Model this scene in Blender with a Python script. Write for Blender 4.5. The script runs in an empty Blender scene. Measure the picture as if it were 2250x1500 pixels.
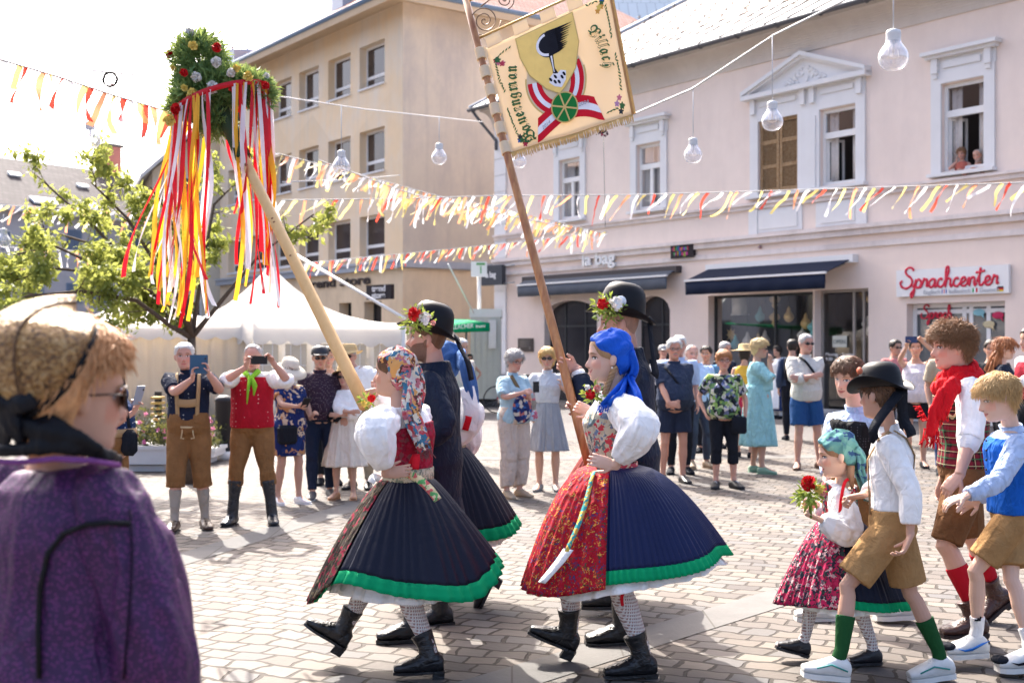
import bpy, bmesh, math, random
import numpy as np
from mathutils import Vector, Matrix
from math import sin, cos, pi, radians as R
random.seed(7)
SC = bpy.context.scene
COL = SC.collection
# ---------------------------------------------------------------- camera
F_PX, CX, HY, EYE = 2650.0, 1125.0, 755.0, 1.68
cd = bpy.data.cameras.new('camera'); cam = bpy.data.objects.new('camera', cd); COL.objects.link(cam)
cam.location = (0, 0, EYE); cam.rotation_euler = (R(90), 0, 0)
cd.sensor_width = 36; cd.lens = 36*F_PX/2250; cd.shift_y = 5/2250
cd.clip_start = 0.1; cd.clip_end = 2000
cd.dof.use_dof = True; cd.dof.focus_distance = 6.4; cd.dof.aperture_fstop = 3.4
SC.camera = cam
# ---------------------------------------------------------------- light
SUN_AZ, SUN_EL = math.atan2(-0.36, 0.93), R(47)      # azimuth from +Y towards +X
w = bpy.data.worlds.new('World'); SC.world = w; w.use_nodes = True
nt = w.node_tree; sky = nt.nodes.new('ShaderNodeTexSky'); sky.sky_type = 'NISHITA'; sky.sun_disc = False
sky.sun_elevation = SUN_EL; sky.sun_rotation = SUN_AZ; sky.dust_density = 6.0; sky.air_density = .65; sky.ozone_density = 1.0
bg = nt.nodes['Background']; nt.links.new(sky.outputs[0], bg.inputs[0]); bg.inputs[1].default_value = 0.15
sl = bpy.data.lights.new('sun', 'SUN'); sl.energy = 3.1; sl.angle = R(0.6); sl.color = (1, .94, .85)
so = bpy.data.objects.new('sun', sl); COL.objects.link(so)
sd = Vector((sin(SUN_AZ)*cos(SUN_EL), cos(SUN_AZ)*cos(SUN_EL), sin(SUN_EL)))
so.rotation_euler = sd.to_track_quat('Z', 'Y').to_euler(); so.location = (0, 0, 30)
SC.view_settings.view_transform = 'Standard'; SC.view_settings.look = 'None'
SC.view_settings.gamma = 1; SC.view_settings.exposure = 2.0
SC.cycles.max_bounces = 6; SC.cycles.diffuse_bounces = 3; SC.cycles.transparent_max_bounces = 12

def PX(px, py, Z):
    """a point of the place, from where it is seen and how far off it stands"""
    return Vector(((px-CX)/F_PX*Z, Z, EYE-(py-HY)/F_PX*Z))
def GZ(py): return EYE*F_PX/(py-HY)
def GP(px, py):
    Z = GZ(py); return Vector(((px-CX)/F_PX*Z, Z, 0))

# ---------------------------------------------------------------- materials
MATS = {}
class NB:
    def __init__(s, name, color=(.5,.5,.5), rough=.7, **kw):
        s.m = bpy.data.materials.new(name); s.m.use_nodes = True; s.t = s.m.node_tree
        s.b = s.t.nodes['Principled BSDF']; s.b.inputs['Base Color'].default_value = (*color[:3], 1)
        s.b.inputs['Roughness'].default_value = rough; s._o = None
        s.b.inputs['Specular IOR Level'].default_value = kw.get('spec', .3)
        for k, v in kw.items():
            if k in s.b.inputs: s.b.inputs[k].default_value = v
    def n(s, typ, **kw):
        nd = s.t.nodes.new('ShaderNode'+typ)
        for k, v in kw.items():
            if hasattr(nd, k): setattr(nd, k, v)
        return nd
    def l(s, a, b): s.t.links.new(a, b)
    def put(s, sock, v):
        if hasattr(v, 'is_output'): s.l(v, sock)
        else: sock.default_value = v
    def obj(s):
        if s._o is None: s._o = s.n('TexCoord').outputs['Object']
        return s._o
    def uv(s): return s.n('TexCoord').outputs['UV']
    def mapping(s, scale=(1,1,1), rot=(0,0,0), loc=(0,0,0), src=None):
        m = s.n('Mapping'); s.l(src or s.obj(), m.inputs[0]); m.inputs['Scale'].default_value = scale
        m.inputs['Rotation'].default_value = rot; m.inputs['Location'].default_value = loc
        return m.outputs[0]
    def noise(s, scale=5, detail=3, vec=None, rough=.5, dist=0):
        t = s.n('TexNoise'); s.l(vec or s.obj(), t.inputs[0]); t.inputs['Scale'].default_value = scale
        t.inputs['Detail'].default_value = detail; t.inputs['Roughness'].default_value = rough; t.inputs['Distortion'].default_value = dist
        return t.outputs['Fac']
    def crease(s, sc, st=1):
        return s.math('SUBTRACT', 1.0, s.math('ABSOLUTE', s.math('MULTIPLY_ADD', s.noise(sc, 2, vec=s.mapping((1, 1, st)), dist=.7), 4.0, -2.0), clamp=True), clamp=True)
    def vor(s, scale=5, rnd=1, vec=None, feature='F1', out='Distance'):
        t = s.n('TexVoronoi'); t.feature = feature; s.l(vec or s.obj(), t.inputs[0])
        t.inputs['Scale'].default_value = scale; t.inputs['Randomness'].default_value = rnd
        return t.outputs[out]
    def math(s, op, a, b=0.0, c=None, clamp=False):
        m = s.n('Math'); m.operation = op; m.use_clamp = clamp; s.put(m.inputs[0], a); s.put(m.inputs[1], b)
        if c is not None: s.put(m.inputs[2], c)
        return m.outputs[0]
    def ramp(s, fac, stops, interp='LINEAR'):
        r = s.n('ValToRGB'); s.l(fac, r.inputs[0]); e = r.color_ramp; e.interpolation = interp
        while len(e.elements) < len(stops): e.elements.new(.5)
        for el, (p, c) in zip(e.elements, stops):
            el.position = p; el.color = (*c[:3], 1) if hasattr(c, '__len__') else (c, c, c, 1)
        return r.outputs[0]
    def mix(s, fac, a, b, mode='MIX'):
        m = s.n('Mix'); m.data_type = 'RGBA'; m.blend_type = mode; s.put(m.inputs[0], fac)
        for i, v in ((6, a), (7, b)):
            s.put(m.inputs[i], v if hasattr(v, 'is_output') else (*v[:3], 1))
        return m.outputs[2]
    def xyz(s, src=None):
        x = s.n('SeparateXYZ'); s.l(src or s.obj(), x.inputs[0]); return x.outputs
    def col(s, v): s.put(s.b.inputs['Base Color'], v); return s
    def bump(s, h, dist=.01, strength=.6):
        b = s.n('Bump'); b.inputs['Strength'].default_value = strength; b.inputs['Distance'].default_value = dist
        s.l(h, b.inputs['Height']); s.l(b.outputs[0], s.b.inputs['Normal']); return s
def cached(f):
    def g(*a, **k):
        key = (f.__name__, a, tuple(sorted(k.items())))
        if key not in MATS: MATS[key] = f(*a, **k)
        return MATS[key]
    return g
def sc3(c, k): return tuple(min(1, x*k) for x in c)

@cached
def plain(name, c, rough=.6, metal=0.0, spec=.3, var=.08, vs=8, bump=0.0):
    b = NB(name, c, rough, spec=spec, Metallic=metal)
    if var: b.col(b.mix(b.noise(vs, 4), sc3(c, 1-var), sc3(c, 1+var)))
    if bump: b.bump(b.noise(vs*6, 4), bump)
    return b.m
@cached
def cloth(name, c, fold=.02, rough=.85, var=.12, trans=0.0, stripe=0):
    b = NB(name, c, rough, spec=.15)
    x = b.mix(b.noise(14, 3), sc3(c, 1-var), sc3(c, 1+var))
    b.col(x)
    f = b.math('ADD', b.math('MULTIPLY', b.crease(7, .45), 1.0), b.math('ADD', b.math('MULTIPLY', b.crease(19, .7), .35), b.math('MULTIPLY', b.noise(400, 1), .02)))
    b.bump(f, fold, .7)
    return b.m
@cached
def dots(name, base, dot, scale=40, size=.2, rnd=.25, bumpd=.01):
    b = NB(name, base, .85, spec=.15)
    v = b.vor(scale, rnd)
    b.col(b.mix(b.math('LESS_THAN', v, size), b.mix(b.noise(12, 3), sc3(base, .85), sc3(base, 1.15)), dot))
    b.bump(b.crease(8, .5), bumpd*1.6, .7)
    return b.m
@cached
def floral(name, cols, scale=30, base=None, thr=.5, bumpd=.01, dist=.3, vec=None):
    """blotches of several colours, cell by cell"""
    b = NB(name, cols[0], .85, spec=.15)
    nv = b.n('TexNoise'); b.l(b.obj(), nv.inputs[0]); nv.inputs['Scale'].default_value = scale*.7
    mx = b.n('Mix'); mx.data_type = 'VECTOR'; mx.inputs[0].default_value = dist*.1; b.l(b.obj(), mx.inputs[4]); b.l(nv.outputs['Color'], mx.inputs[5])
    c = b.vor(scale, 1, vec=mx.outputs[1], out='Color')
    sp = b.n('SeparateColor'); b.l(c, sp.inputs[0])
    k = len(cols); x = b.ramp(sp.outputs[0], [(i/k, cols[i]) for i in range(k)], 'CONSTANT')
    if base is not None:
        x = b.mix(b.math('GREATER_THAN', b.vor(scale, 1, vec=mx.outputs[1]), thr), x, base)
    b.col(x); b.bump(b.crease(8, .5), bumpd*1.6, .7)
    return b.m
@cached
def plaid(name, base, c1, c2, s=28):
    b = NB(name, base, .85, spec=.15)
    x, y, z = b.xyz()
    hx = b.math('ADD', x, b.math('MULTIPLY', y, .8))
    def band(v, f, w, ph=0.): return b.math('LESS_THAN', b.math('FRACT', b.math('ADD', b.math('MULTIPLY', v, f), ph)), w)
    r = b.mix(b.math('MULTIPLY', b.math('ADD', band(hx, s, .5), band(z, s, .5)), .5), base, c1)
    r = b.mix(b.math('MAXIMUM', band(hx, s, .1, .2), band(z, s, .1, .2)), r, c2)
    r = b.mix(b.math('MAXIMUM', band(hx, s*.5, .06, .6), band(z, s*.5, .06, .6)), r, (.05, .16, .07))
    b.col(r); b.bump(b.crease(8, .5), .016, .7)
    return b.m
@cached
def suede(name, c, rough=.95):
    b = NB(name, c, rough, spec=.1)
    a = b.mix(b.noise(7, 6, rough=.65, dist=.4), sc3(c, .45), sc3(c, 1.75))
    b.col(b.mix(b.math('MULTIPLY', b.noise(60, 3), .35), a, sc3(c, 1.8)))
    b.bump(b.math('ADD', b.crease(8, .7), b.math('ADD', b.math('MULTIPLY', b.crease(23), .3), b.math('MULTIPLY', b.noise(160, 2), .08))), .012, .7)
    return b.m
@cached
def leather(name, c, rough=.32):
    b = NB(name, c, rough, spec=.5)
    b.bump(b.math('ADD', b.crease(18, 2.0), b.math('MULTIPLY', b.vor(220, 1), .05)), .005, .6)
    b.put(b.b.inputs['Roughness'], b.math('MULTIPLY_ADD', b.noise(14, 4), .35, rough-.12))
    return b.m
@cached
def knit(name, c, hole, s=55):
    """openwork stocking: little holes in a diamond net"""
    b = NB(name, c, .9, spec=.1)
    x, y, z = b.xyz()
    hx = b.math('ADD', x, b.math('MULTIPLY', y, .9))
    a = b.math('SINE', b.math('MULTIPLY', b.math('ADD', hx, b.math('MULTIPLY', z, .8)), s*4.4))
    c2 = b.math('SINE', b.math('MULTIPLY', b.math('SUBTRACT', hx, b.math('MULTIPLY', z, .8)), s*4.4))
    k = b.math('GREATER_THAN', b.math('MULTIPLY', a, c2), .28)
    b.col(b.mix(k, c, hole)); b.bump(b.math('MULTIPLY', a, c2), -.004, .8)
    return b.m
@cached
def hairmat(name, c, s=150):
    b = NB(name, c, .5, spec=.35)
    n1 = b.noise(s, 3, vec=b.mapping((1, 1, .18)), dist=.6)
    b.col(b.mix(b.math('ADD', b.math('MULTIPLY', n1, .6), b.math('MULTIPLY', b.noise(14, 2), .4)), sc3(c, .35), sc3(c, 1.7)))
    b.bump(n1, .004, .8)
    return b.m
@cached
def skin(name, tone, brow=(.12, .07, .04), iris=(.06, .035, .02), lip=(.55, .2, .17), beard=0.0, bcol=None, smile=.3, mous=0.0, freckle=0.0):
    """the face is drawn with the vertex vector 'hc': metres from the head's centre (x to its left, y to its face, z up)"""
    b = NB(name, tone, .5, spec=.3)
    b.b.inputs['Subsurface Weight'].default_value = .08
    b.b.inputs['Subsurface Radius'].default_value = (.02, .008, .004)
    at = b.n('Attribute', attribute_name='hc'); v = at.outputs['Vector']
    x, y, z = b.xyz(v)
    ax = b.math('ABSOLUTE', x); x2 = b.math('MULTIPLY', x, x)
    front = b.math('LESS_THAN', b.math('ABSOLUTE', b.math('SUBTRACT', y, .095)), .05)
    def ell(cx, cz, rx, rz, zz=z, soft=.3, xx=ax):
        dx = b.math('DIVIDE', b.math('SUBTRACT', xx, cx), rx); dz = b.math('DIVIDE', b.math('SUBTRACT', zz, cz), rz)
        d = b.math('ADD', b.math('MULTIPLY', dx, dx), b.math('MULTIPLY', dz, dz))
        return b.math('MULTIPLY', b.math('MULTIPLY', b.math('SUBTRACT', 1+soft*.5, d), 1/soft, clamp=True), front)
    red = tuple((tone[0]*1.05, tone[1]*.62, tone[2]*.55))
    c = b.mix(b.math('MULTIPLY', b.noise(22, 4), .5), sc3(tone, .9), sc3(tone, 1.12))
    c = b.mix(b.math('MULTIPLY', ell(.043, -.03, .024, .022, soft=1.5), .45), c, red)
    c = b.mix(b.math('MULTIPLY', ell(0, -.038, .014, .012, soft=1.5), .4), c, red)
    bc = bcol or brow
    if beard > 0:
        reg = b.math('MULTIPLY', b.math('LESS_THAN', z, b.math('MULTIPLY_ADD', ax, .85, -.078)), b.math('GREATER_THAN', y, -.012))
        reg = b.math('MAXIMUM', reg, ell(0, -.056, .03, .012)); reg = b.math('MULTIPLY', reg, b.math('GREATER_THAN', z, -.125))
        c = b.mix(b.math('MULTIPLY', reg, b.math('MULTIPLY_ADD', b.noise(300, 2), .5, beard-.25), clamp=True), c, bc)
    if mous > 0: c = b.mix(b.math('MULTIPLY', ell(0, -.054, .031, .009, zz=b.math('ADD', z, b.math('MULTIPLY', x2, 6))), mous), c, bc)
    zb = b.math('ADD', z, b.math('MULTIPLY', b.math('MULTIPLY', b.math('SUBTRACT', ax, .03), b.math('SUBTRACT', ax, .03)), 14))
    c = b.mix(b.math('MULTIPLY', ell(.033, .0255, .019, .0042, zz=zb), .85), c, brow)
    c = b.mix(b.math('MULTIPLY', ell(.0315, .0045, .0185, .011, soft=1.2), .4), c, sc3(red, .6))
    c = b.mix(ell(.0315, .0035, .0172, .0082), c, (.05, .03, .025))
    c = b.mix(ell(.0315, .0012, .0145, .0052), c, (.75, .72, .7))
    c = b.mix(ell(.0315, .0018, .0066, .0062), c, iris)
    zl = b.math('SUBTRACT', z, b.math('MULTIPLY', x2, smile*30))
    c = b.mix(ell(0, -.069, .0245, .0088, zz=zl, xx=x), c, lip)
    c = b.mix(ell(0, -.0685, .026, .0014, zz=zl, xx=x), c, (.12, .03, .03))
    c = b.mix(b.math('MULTIPLY', ell(.009, -.0465, .005, .003), .8), c, sc3(tone, .2))
    b.col(c)
    b.bump(b.noise(120, 3), .001, .4)
    return b.m

# ---------------------------------------------------------------- mesh builder
def nrm(v):
    v = np.asarray(v, float); l = np.linalg.norm(v); return v/l if l > 1e-9 else np.array([0, 0, 1.])
def fan_dirs(P):
    P = np.asarray(P, float); d = np.gradient(P, axis=0); return np.array([nrm(q) for q in d])
class M:
    def __init__(s): s.v = []; s.f = []; s.mi = []; s.n = 0; s.uv = {}
    def add(s, V, Fc, mi=0):
        V = np.asarray(V, float).reshape(-1, 3); o = s.n; s.v.append(V); s.n += len(V)
        s.f += [tuple(int(i)+o for i in f) for f in Fc]; s.mi += [mi]*len(Fc); return o
    def loft(s, rings, mi=0, closed=True, cap=(True, True)):
        rings = np.asarray(rings, float); k, n, _ = rings.shape; F = []
        m = n if closed else n-1
        for i in range(k-1):
            a = i*n; b = a+n
            for j in range(m):
                j2 = (j+1) % n
                F.append((a+j, a+j2, b+j2, b+j))
        if cap[0]: F.append(tuple(range(n-1, -1, -1)))
        if cap[1]: F.append(tuple((k-1)*n+i for i in range(n)))
        return s.add(rings.reshape(-1, 3), F, mi)
    def tube(s, pts, rad, n=10, mi=0, ref=None, cap=(True, True), rnd=False, rip=None):
        P = np.array([list(p) for p in pts], float); D = fan_dirs(P)
        rad = [(r, r) if not hasattr(r, '__len__') else r for r in (rad if hasattr(rad, '__len__') else [rad]*len(P))]
        if rnd:   # round ends
            P = np.vstack([P[0]-D[0]*rad[0][0]*.55, P]); D = np.vstack([D[0], D]); rad = [(rad[0][0]*.6, rad[0][1]*.6)]+list(rad)
            if rnd != 's': P = np.vstack([P, P[-1]+D[-1]*rad[-1][0]*.55]); D = np.vstack([D, D[-1]]); rad = list(rad)+[(rad[-1][0]*.6, rad[-1][1]*.6)]
        r = np.array(ref if ref is not None else ((0, 0, 1) if abs(D[0][2]) < .9 else (0, 1, 0)), float)
        rings = []; t = np.linspace(0, 2*pi, n, endpoint=False)
        for ii, (p, d, (ra, rb)) in enumerate(zip(P, D, rad)):
            a = r-d*np.dot(r, d)
            if np.linalg.norm(a) < 1e-6: a = np.cross(d, (1, 0, 0))
            a = nrm(a); b = np.cross(d, a); r = a if ref is None else r
            q_ = rip(ii, t) if rip else 1.0
            rings.append(p+np.outer(np.cos(t)*ra*q_, a)+np.outer(np.sin(t)*rb*q_, b))
        return s.loft(rings, mi, cap=cap)
    def box(s, c, size, ax=None, mi=0):
        c = np.array(list(c), float); sx, sy, sz = [q/2 for q in size]
        A = np.eye(3) if ax is None else np.array([list(q) for q in ax], float)
        V = [c+A[0]*sx*i+A[1]*sy*j+A[2]*sz*k for i in (-1, 1) for j in (-1, 1) for k in (-1, 1)]
        return s.add(V, [(0, 1, 3, 2), (4, 6, 7, 5), (0, 4, 5, 1), (2, 3, 7, 6), (0, 2, 6, 4), (1, 5, 7, 3)], mi)
    def prism(s, poly, ext, mi=0):
        P = np.array([list(p) for p in poly], float); E = np.array(list(ext), float); n = len(P)
        return s.add(np.vstack([P, P+E]), [tuple(range(n-1, -1, -1)), tuple(range(n, 2*n))]+[(i, (i+1) % n, (i+1) % n+n, i+n) for i in range(n)], mi)
    def ell(s, c, r, ax=None, nu=14, nv=9, mi=0):
        c = np.array(list(c), float); A = np.eye(3) if ax is None else np.array([list(q) for q in ax], float)
        r = (r, r, r) if not hasattr(r, '__len__') else r
        rings = []
        for i in range(nv):
            ph = -pi/2+pi*(i+.35)/(nv-.3); t = np.linspace(0, 2*pi, nu, endpoint=False)
            L = np.stack([np.cos(t)*cos(ph)*r[0], np.sin(t)*cos(ph)*r[1], np.full(nu, sin(ph)*r[2])], 1)
            rings.append(c+L@A)
        return s.loft(rings, mi)
    def lathe(s, prof, c=(0, 0, 0), ax=None, n=32, mi=0, sx=1, sy=1, cap=(False, False)):
        A = np.eye(3) if ax is None else np.array([list(q) for q in ax], float); c = np.array(list(c), float)
        t = np.linspace(0, 2*pi, n, endpoint=False)
        return s.loft([c+np.stack([np.cos(t)*r*sx, np.sin(t)*r*sy, np.full(n, z)], 1)@A for r, z in prof], mi, cap=cap)
    def grid(s, G, mi=0):
        G = np.asarray(G, float); a, b, _ = G.shape
        return s.add(G.reshape(-1, 3), [(i*b+j, i*b+j+1, (i+1)*b+j+1, (i+1)*b+j) for i in range(a-1) for j in range(b-1)], mi)
    def build(s, name, mats, parent=None, smooth=True, off=None, uv=None):
        me = bpy.data.meshes.new(name)
        V = np.vstack(s.v) if s.v else np.zeros((0, 3))
        if parent is not None:
            q = parent; o = np.zeros(3)
            while q is not None: o += np.array(q.location); q = q.parent
            V = V-o
        elif off is not None: V = V-np.array(list(off))
        me.from_pydata(V.tolist(), [], s.f)
        mats = mats if isinstance(mats, (list, tuple)) else [mats]
        for m_ in mats: me.materials.append(m_)
        if len(mats) > 1: me.polygons.foreach_set('material_index', s.mi)
        me.update()
        if smooth: me.shade_smooth()
        ob = bpy.data.objects.new(name, me); COL.objects.link(ob)
        if off is not None and parent is None: ob.location = off
        if parent is not None: ob.parent = parent
        if uv is not None:
            l = me.uv_layers.new(name='UVMap'); idx = np.zeros(len(me.loops), int); me.loops.foreach_get('vertex_index', idx)
            l.data.foreach_set('uv', np.asarray(uv, float)[idx].ravel())
        return ob
def empty(name, loc, label=None, cat=None, group=None):
    o = bpy.data.objects.new(name, None); COL.objects.link(o); o.location = loc; o.empty_display_size = .1
    bpy.context.view_layer  # plain object, no operator
    if label: o['label'] = label
    if cat: o['category'] = cat
    if group: o['group'] = group
    return o
def tag(o, label=None, cat=None, group=None, kind=None):
    if label: o['label'] = label
    if cat: o['category'] = cat
    if group: o['group'] = group
    if kind: o['kind'] = kind
    return o
REM = []
def voxel(ob, vox, smooth=2, disp=0.0, dscale=9.0, head=None, dz=.4):
    m = ob.modifiers.new('r', 'REMESH'); m.mode = 'VOXEL'; m.voxel_size = vox; m.use_smooth_shade = True
    if smooth:
        k = ob.modifiers.new('s', 'SMOOTH'); k.factor = .5; k.iterations = smooth
    REM.append((ob, disp, dscale, head, dz)); return ob
RS = np.random.RandomState(3)
def wav(P, sc, seed=0, oct=5):
    r = np.random.RandomState(seed); out = np.zeros(len(P)); am = 1
    for i in range(oct):
        k = r.normal(size=(3, 3))*sc*(1.5**i); ph = r.uniform(0, 6.28, 3)
        q = P@k.T+ph; out += am*np.sin(q[:, 0]+1.3*np.sin(q[:, 1]))*np.cos(q[:, 2]*.5); am *= .66
    return out*.5
def finalize():
    dg = bpy.context.evaluated_depsgraph_get()
    news = [bpy.data.meshes.new_from_object(ob.evaluated_get(dg), preserve_all_data_layers=True, depsgraph=dg) for ob, *_ in REM]
    for (ob, disp, dscale, head, dz), me in zip(REM, news):
        mats = list(ob.data.materials); old = ob.data
        ob.modifiers.clear(); ob.data = me; me.name = old.name
        bpy.data.meshes.remove(old)
        if not me.materials:
            for m_ in mats: me.materials.append(m_)
        n = len(me.vertices); co = np.zeros(n*3); me.vertices.foreach_get('co', co); co = co.reshape(-1, 3)
        if disp:
            no = np.zeros(n*3); me.vertices.foreach_get('normal', no); no = no.reshape(-1, 3)
            q = co*np.array([1, 1, dz]); h = wav(q, dscale, seed=len(ob.name)+n % 97); h = .45*h+.8*(1-2.2*np.abs(np.clip(h, -.9, .9)))
            me.vertices.foreach_set('co', (co+no*(disp*h)[:, None]).ravel())
        me.shade_smooth()
        if head is not None:
            c, A, k = head        # centre relative to the object, rows of A = head axes
            hc = ((co-c)@A.T)/k
            a = me.attributes.new('hc', 'FLOAT_VECTOR', 'POINT'); a.data.foreach_set('vector', hc.ravel())
        me.update()
# ---------------------------------------------------------------- heads
HZ = np.array([-.120, -.114, -.104, -.09, -.06, -.03, 0, .03, .06, .085, .104, .116, .122])
HF = np.array([.040, .068, .083, .088, .087, .087, .085, .093, .091, .078, .055, .030, .006])
HB = np.array([.010, .000, -.02, -.045, -.066, -.080, -.090, -.098, -.099, -.092, -.072, -.042, -.006])
HS = np.array([.016, .030, .041, .050, .060, .068, .072, .0755, .0755, .068, .051, .030, .006])
def head_pts(z, th, bumps=True, wide=1.0):
    """points on the head for heights z and angles th (0 = face, pi/2 = its left)"""
    z = np.asarray(z, float); th = np.asarray(th, float)
    f = np.interp(z, HZ, HF); bk = np.interp(z, HZ, HB); sd_ = np.interp(z, HZ, HS)*wide
    c, s_ = np.cos(th), np.sin(th)
    e = .88
    cc = np.sign(c)*np.abs(c)**e; ss = np.sign(s_)*np.abs(s_)**e
    mid = -.012
    x = sd_*ss; y = np.where(c > 0, mid+(f-mid)*cc, mid+(mid-bk)*cc)
    if bumps:
        fr = np.clip(c*2, 0, 1); ax = np.abs(x)
        g = lambda cx, cz, sx, sz: np.exp(-((ax-cx)/sx)**2-((z-cz)/sz)**2)
        nose = np.interp(z, [-.056, -.050, -.042, -.034, -.012, .012, .03], [0, .012, .026, .030, .017, .006, 0])
        nw = np.interp(z, [-.05, -.036, -.01, .02], [.0165, .0135, .0095, .009])
        y = y+fr*(nose*np.exp(-(ax/nw)**2)-.011*g(.031, .002, .016, .013)+.0045*g(.0, -.063, .02, .006)+.005*g(0, -.0745, .017, .006)
                  - .004*g(0, -.0685, .022, .0025)+.005*g(.043, -.026, .018, .018)+.005*g(0, -.105, .018, .012)+.004*g(.028, .026, .02, .008)-.003*g(0, -.088, .02, .008))
    return np.stack([x, y, z+0*x], -1)
def head_grid(nz=64, nt=88, **k):
    t = np.linspace(0, 2*pi, nt, endpoint=False); t = t-.35*np.sin(t)
    u = (1-np.cos(np.linspace(0.02, pi-.02, nz)))/2
    z = -.120+.242*(.55*u+.45*np.linspace(0, 1, nz))
    return np.array([head_pts(np.full(nt, q), t, **k) for q in z])
def shell(low, off=.008, nt=72, nr=20, top=.121, amp=0, seed=1, wide=1.0, hollow=True):
    """a cap round the head: low(th) gives the height of its edge"""
    t = np.linspace(0, 2*pi, nt, endpoint=False); G = []
    for i in range(nr):
        u = i/(nr-1); z = np.array([low(q)+(top-low(q))*(math.sin(u*pi/2)**1.0) for q in t])
        p = head_pts(z, t, bumps=False, wide=wide); d = p-np.array([0, -.01, 0]); d /= np.linalg.norm(d, axis=1)[:, None]
        o = (off(t, z) if callable(off) else off)*(min(1, .45+u*4))
        G.append(p+d*(o+(amp*wav(p, 55, seed) if amp else 0))[:, None] if hasattr(o, '__len__') or amp else p+d*o)
    return np.array(G)
def pl(th): return abs((th+pi) % (2*pi)-pi)       # angle away from the face
def lowcurve(front, side, ear, back):
    return lambda th: float(np.interp(pl(th), [0, .55, 1.0, 1.45, 1.75, 2.2, pi], [front, front, side, side-.015, ear, back*.6+ear*.4, back]))
# ---------------------------------------------------------------- figures
def ik(a, b, l1, l2, hint):
    a, b = np.array(list(a), float), np.array(list(b), float); d = b-a; L = np.linalg.norm(d); D = min(L, (l1+l2)*.995)
    u = d/max(L, 1e-6); x = (l1*l1-l2*l2+D*D)/(2*D); h = math.sqrt(max(l1*l1-x*x, 1e-6))
    hn = np.array(list(hint), float); hn = hn-u*np.dot(hn, u); hn = nrm(hn)
    if L > D: b = a+u*D
    return a+u*x+hn*h, b
BD = dict(m=dict(tor=[(.10, .085), (.155, .112), (.165, .118), (.155, .110), (.146, .104), (.156, .112), (.168, .12), (.176, .118), (.150, .090), (.088, .070), (.064, .064)], sh=.172, arm=1.0, leg=1.0, hip=.088),
          f=dict(tor=[(.10, .085), (.155, .112), (.168, .122), (.150, .108), (.122, .092), (.135, .104), (.146, .124), (.150, .108), (.130, .080), (.076, .060), (.053, .053)], sh=.150, arm=.84, leg=1.0, hip=.085),
          c=dict(tor=[(.10, .085), (.145, .105), (.150, .108), (.140, .10), (.130, .096), (.136, .10), (.145, .105), (.150, .10), (.130, .078), (.072, .058), (.054, .054)], sh=.150, arm=.82, leg=.86, hip=.08))
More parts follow.
